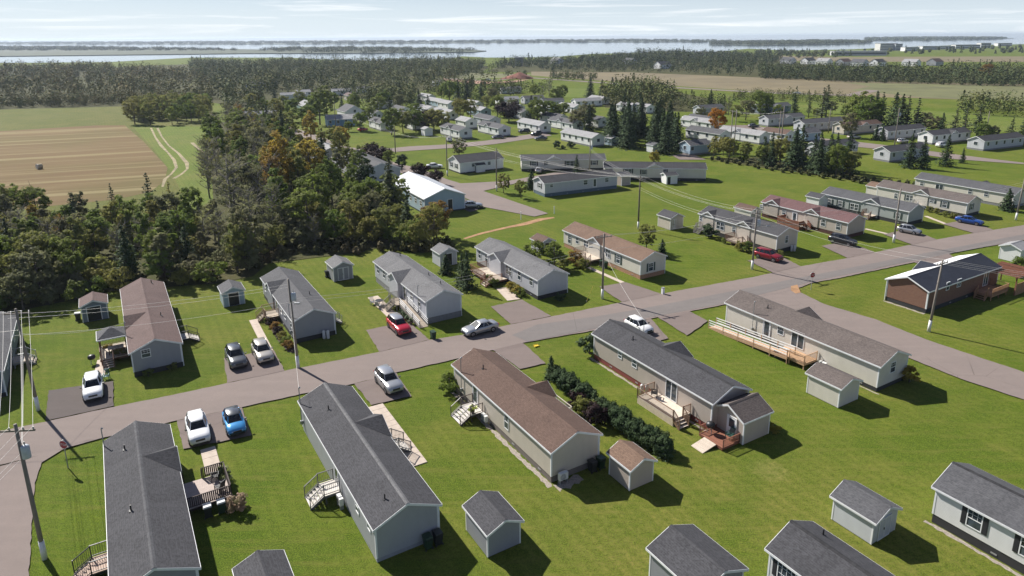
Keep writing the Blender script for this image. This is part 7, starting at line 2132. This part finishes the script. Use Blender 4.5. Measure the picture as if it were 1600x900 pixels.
# ------------------------------------------------------------------ far woods: masses of small trees
def mass(name, label, areas, mats_h, leafn=70, wide=1.0):
    """one mesh of many small crowns; areas: (polygon, count, spacing, (hmin, hmax), share of conifers)"""
    cen, siz, nrm = [], [], []
    tv = []
    for poly, n, mind, (h0, h1), con in areas:
        for x, y in scatter(poly, n, mind):
            h = RNG.uniform(h0, h1)
            k = int(leafn * RNG.uniform(0.8, 1.2))
            dist = math.hypot(x, y)
            if RNG.random() < con:
                r = h * 0.26
                f = RNG.random(k) ** 1.25
                rad = r * (1 - f) * np.sqrt(RNG.random(k)) * 1.3
                t = RNG.uniform(0, 6.283, k)
                p = np.stack([np.cos(t) * rad, np.sin(t) * rad, h * (0.06 + 0.94 * f)], 1)
                nn = np.stack([np.cos(t), np.sin(t), np.full(k, 0.8)], 1)
            else:
                r = h * RNG.uniform(0.36, 0.52) * wide
                q = RNG.normal(size=(k, 3))
                q /= np.linalg.norm(q, axis=1, keepdims=True)
                nn = q + np.array([-0.1, 0.1, 0.6])
                lump = 1 + 0.25 * np.sin(q[:, :1] * 5 + x) * np.cos(q[:, 1:2] * 5 + y)
                q = q * (RNG.random((k, 1)) ** 0.3) * lump
                p = q * np.array([r, r, h * 0.5]) + np.array([0, 0, h * 0.47])
            cen.append(p + np.array([x, y, 0]))
            nrm.append(nn + RNG.normal(size=(k, 3)) * 0.5)
            siz.append(np.full(k, max(0.32, h * 0.055, dist / 683 * 0.55)) * RNG.uniform(0.7, 1.3, k))
    me = quads_mesh(name, np.concatenate(cen), np.concatenate(siz), np.concatenate(nrm), mats_h)
    return tag(link(name, me), label, 'woods', None, 'stuff')


def far_leaf(name, a, b, c):
    k = NT(name)
    p = k.pos()
    flat = k.mapped(p, (1, 1, 0.15))
    n1 = k.noise(flat, 0.16, 2, 0.5)
    n2 = k.noise(flat, 0.09, 2, 0.5)
    isl = k.n('NewGeometry').outputs['Random Per Island']
    col = k.mix(k.ramp(n1, 0.4, 0.6), a, b)
    col = k.mix(k.math('MULTIPLY', k.ramp(n2, 0.5, 0.68), 0.6), col, c)
    col = k.mix(k.math('MULTIPLY', isl, 0.4), col, tuple(x * 0.55 for x in a))
    return k.base(col, 0.8, 0, 0.1)


FW_AUT = far_leaf('autumn_wood_foliage', (0.1, 0.125, 0.035), (0.175, 0.155, 0.05), (0.25, 0.15, 0.05))
FW_MIX = far_leaf('mixed_wood_foliage', (0.07, 0.1, 0.03), (0.14, 0.155, 0.045), (0.2, 0.155, 0.06))
FW_DARK = far_leaf('dark_wood_foliage', (0.05, 0.078, 0.03), (0.095, 0.112, 0.04), (0.135, 0.11, 0.05))
mass('far_wood', 'autumn-tinted mixed wood beyond the hay field on the far left', [([(-384.5,338.3),(-304.2,363.6),(-239.8,380.0),(-212.8,385.5),(-176.9,406.4),(-209.2,498.7),(-317.6,692.5),(-508.3,854.4),(-946.3,846.5)], 760, 6.6, (8, 14), 0.06), ([(-384.5,338.3),(-304.2,363.6),(-239.8,380.0),(-212.8,385.5),(-176.9,406.4),(-188.3,433.3),(-228.2,414.0),(-256.9,407.7),(-328.1,392.9),(-412.5,363.6)], 260, 4.5, (4, 8), 0.0)], FW_AUT, 130)
mass('far_wood', 'mixed wood between the left fields and the town', [([(-176.9,406.4),(-131.3,353.3),(-152.5,440.2),(-217.7,659.6),(-303.2,897.3),(-448.0,980.9),(-317.6,692.5),(-209.2,498.7)], 360, 6.2, (7, 14), 0.1), ([(-123.1,292.7),(-107.5,303.2),(-124.6,343.7),(-141.0,344.7)], 20, 6, (8, 12), 0.3)], FW_MIX, 100)
mass('far_wood', 'wooded belt behind the homes in the middle distance', [([(-154.6,440.3),(-136.7,448.8),(-94.5,426.6),(-66.7,453.7),(-57.1,569.3),(-34.5,660.8),(-30.4,857.8),(-76.7,1003.0),(-160.4,980.9),(-206.2,943.5),(-323.1,983.9),(-332.3,921.1)], 760, 6.5, (7, 13), 0.12), ([(-78.0,350.1),(-54.5,368.3),(-59.8,433.3),(-86.5,426.0)], 40, 6, (8, 12), 0.3), ([(-63.9,433.6),(-38.8,422.6),(-21.1,421.3),(0.4,419.7),(5.5,448.1),(-12.8,482.5),(-46.6,510.1)], 45, 7, (8, 12), 0.3)], FW_MIX, 110)
mass('far_wood', 'shore woods in the middle of the horizon', [([(-27.0,760.1),(23.5,815.2),(40.8,723.9),(90.0,692.5),(131.9,712.6),(182.5,658.2),(222.7,602.2),(280.2,779.5),(380.2,961.8),(412.4,1283.5),(289.6,1312.2),(228.8,1241.6),(134.6,1118.9),(66.5,1016.5),(1.4,1027.9)], 900, 8.0, (6, 13), 0.12), ([(162.5,951.1),(241.9,938.0),(296.9,1152.9),(215.6,1169.6)], 60, 10, (15, 19), 0.2)], FW_DARK, 80)
mass('far_wood', 'dense tree belt on the right before the far field', [([(214.1,593.8),(253.1,547.2),(308.2,512.2),(356.8,481.4),(424.8,415.8),(522.4,513.5),(441.4,597.7),(381.0,635.3),(317.9,689.5),(260.1,723.1)], 640, 6.5, (7, 13.5), 0.1), ([(211.0,585.0),(249.7,539.7),(304.3,505.7),(352.5,475.6),(420.4,411.5),(433.8,424.8),(365.5,493.4),(316.2,525.8),(260.2,562.7),(220.6,612.1)], 160, 5, (4, 7), 0.0), ([(374.4,1072.4),(536.8,1103.6),(641.3,1320.2),(508.8,1460.3)], 90, 10, (7, 11), 0.3), ([(622.5,1234.5),(916.8,1251.2),(1014.2,1005.4),(1680.0,1671.3),(1324.3,1811.3),(761.2,1511.5)], 160, 14, (6, 10), 0.3), ([(397.4,633.4),(441.4,597.7),(492.4,667.9),(438.6,700.1)], 40, 9, (10, 13), 0.3)], FW_DARK, 80)
mass('hedgerow', 'bushy hedgerow between the bright meadow and the highway', [([(120.0,378.6),(150.9,376.6),(173.3,357.3),(188.4,381.6),(163.2,408.0),(136.4,418.9)], 60, 5, (4, 7), 0.2), ([(207.0,316.2),(224.7,299.9),(263.4,254.4),(291.6,282.6),(255.6,342.4),(233.0,356.9)], 110, 5, (6, 10), 0.15), ([(49.2,361.8),(76.6,340.9),(92.3,380.4),(98.9,462.0),(79.6,474.9),(57.5,424.7)], 85, 5.5, (8, 13), 0.3), ([(82.8,340.5),(102.9,333.4),(115.7,364.4),(95.8,380.2)], 30, 5.5, (5, 8), 0.3), ([(32.6,577.0),(69.4,573.4),(73.6,608.5),(35.7,632.1)], 30, 6, (5, 8), 0.2), ([(-12.6,470.9),(20.7,436.9),(22.7,479.6),(-8.8,506.9)], 24, 6, (6, 9), 0.3), ([(-47.9,662.3),(12.3,624.7),(13.1,666.5),(-49.6,685.1)], 14, 8, (5, 8), 0.2)], FW_MIX, 95)
for nm, lab, cnt in (('west', 'dark woods on the near shore across the river', 1100), ('northwest', 'long wooded shore under the left horizon', 2600), ('spit', 'wooded spit in the bay on the right', 420), ('point', 'low wooded point furthest out on the right', 420)):
    poly = ISLANDS[nm]
    if nm == 'west':
        poly = [(-5005.4,3671.9),(-1648.7,2266.3),(-1126.3,2064.8),(-763.3,2001.2),(-432.9,1589.3),(-222.3,1536.6),(-92.1,1591.3),(-92.7,1800.3),(-262.1,2078.0),(-506.3,2331.3),(-727.0,2290.3),(-740.5,2038.8),(-1036.4,2282.2),(-1837.7,2890.4),(-5785.0,4245.3)]
    mass('far_wood', lab, [(poly, cnt, 20.0, (8, 13), 0.0)], FW_DARK, 60, 3.2)
mass('scrub_patch', 'tangle of brown and green scrub and brush behind the slate shed', [([(-40.7,102.7),(-39.8,109.1),(-36.2,111.4),(-26.3,111.2),(-24.7,114.1),(-29.1,116.4),(-37.3,119.0),(-44.5,116.4)], 110, 1.7, (1.0, 2.2), 0.0), ([(-75.5,87.3),(-63.4,91.8),(-58.6,94.8),(-44.3,97.8),(-45.5,99.5),(-59.5,96.4),(-76.9,89.2)], 70, 2.2, (1.2, 2.4), 0.0), ([(-23.4,113.3),(-15.3,111.0),(-9.0,113.8),(-11.4,116.0),(-17.9,113.9)], 40, 2, (1.2, 2.5), 0.0)], far_leaf('brushwood', (0.06, 0.065, 0.025), (0.11, 0.085, 0.045), (0.13, 0.12, 0.03)), 90)
mass('scrub_patch', 'low rough weeds beside the cream homes on the right', [([(67.4,185.9),(80.8,172.3),(91.8,160.6),(94.4,156.3),(100.2,163.2),(91.8,168.0),(89.3,172.9),(83.6,174.8),(69.8,187.8)], 130, 2.0, (0.8, 1.6), 0.0), ([(58.5,198.2),(68.0,187.8),(70.3,191.6),(60.1,202.5)], 24, 2, (0.8, 1.4), 0.0)], far_leaf('weeds', (0.06, 0.075, 0.025), (0.1, 0.1, 0.035), (0.11, 0.085, 0.045)), 70)

# ------------------------------------------------------------------ air
hz = MB().box(-7500, 7500, -260, 9000, -2, 41.5).build('haze', None)
hz['kind'] = 'stuff'
hz['label'] = 'thin bluish haze in the air over the land and bay'
k = NT('thin_haze')
for nd in list(k.t.nodes):
    if nd.type != 'OUTPUT_MATERIAL':
        k.t.nodes.remove(nd)
pv = k.t.nodes.new('ShaderNodeVolumePrincipled')
pv.inputs['Color'].default_value = (0.72, 0.84, 1.0, 1)
pv.inputs['Density'].default_value = 0.00008
pv.inputs['Anisotropy'].default_value = 0.3
k.t.links.new(pv.outputs[0], [x for x in k.t.nodes if x.type == 'OUTPUT_MATERIAL'][0].inputs['Volume'])
hz.data.materials.append(k.m)
SC.cycles.volume_bounces = 0
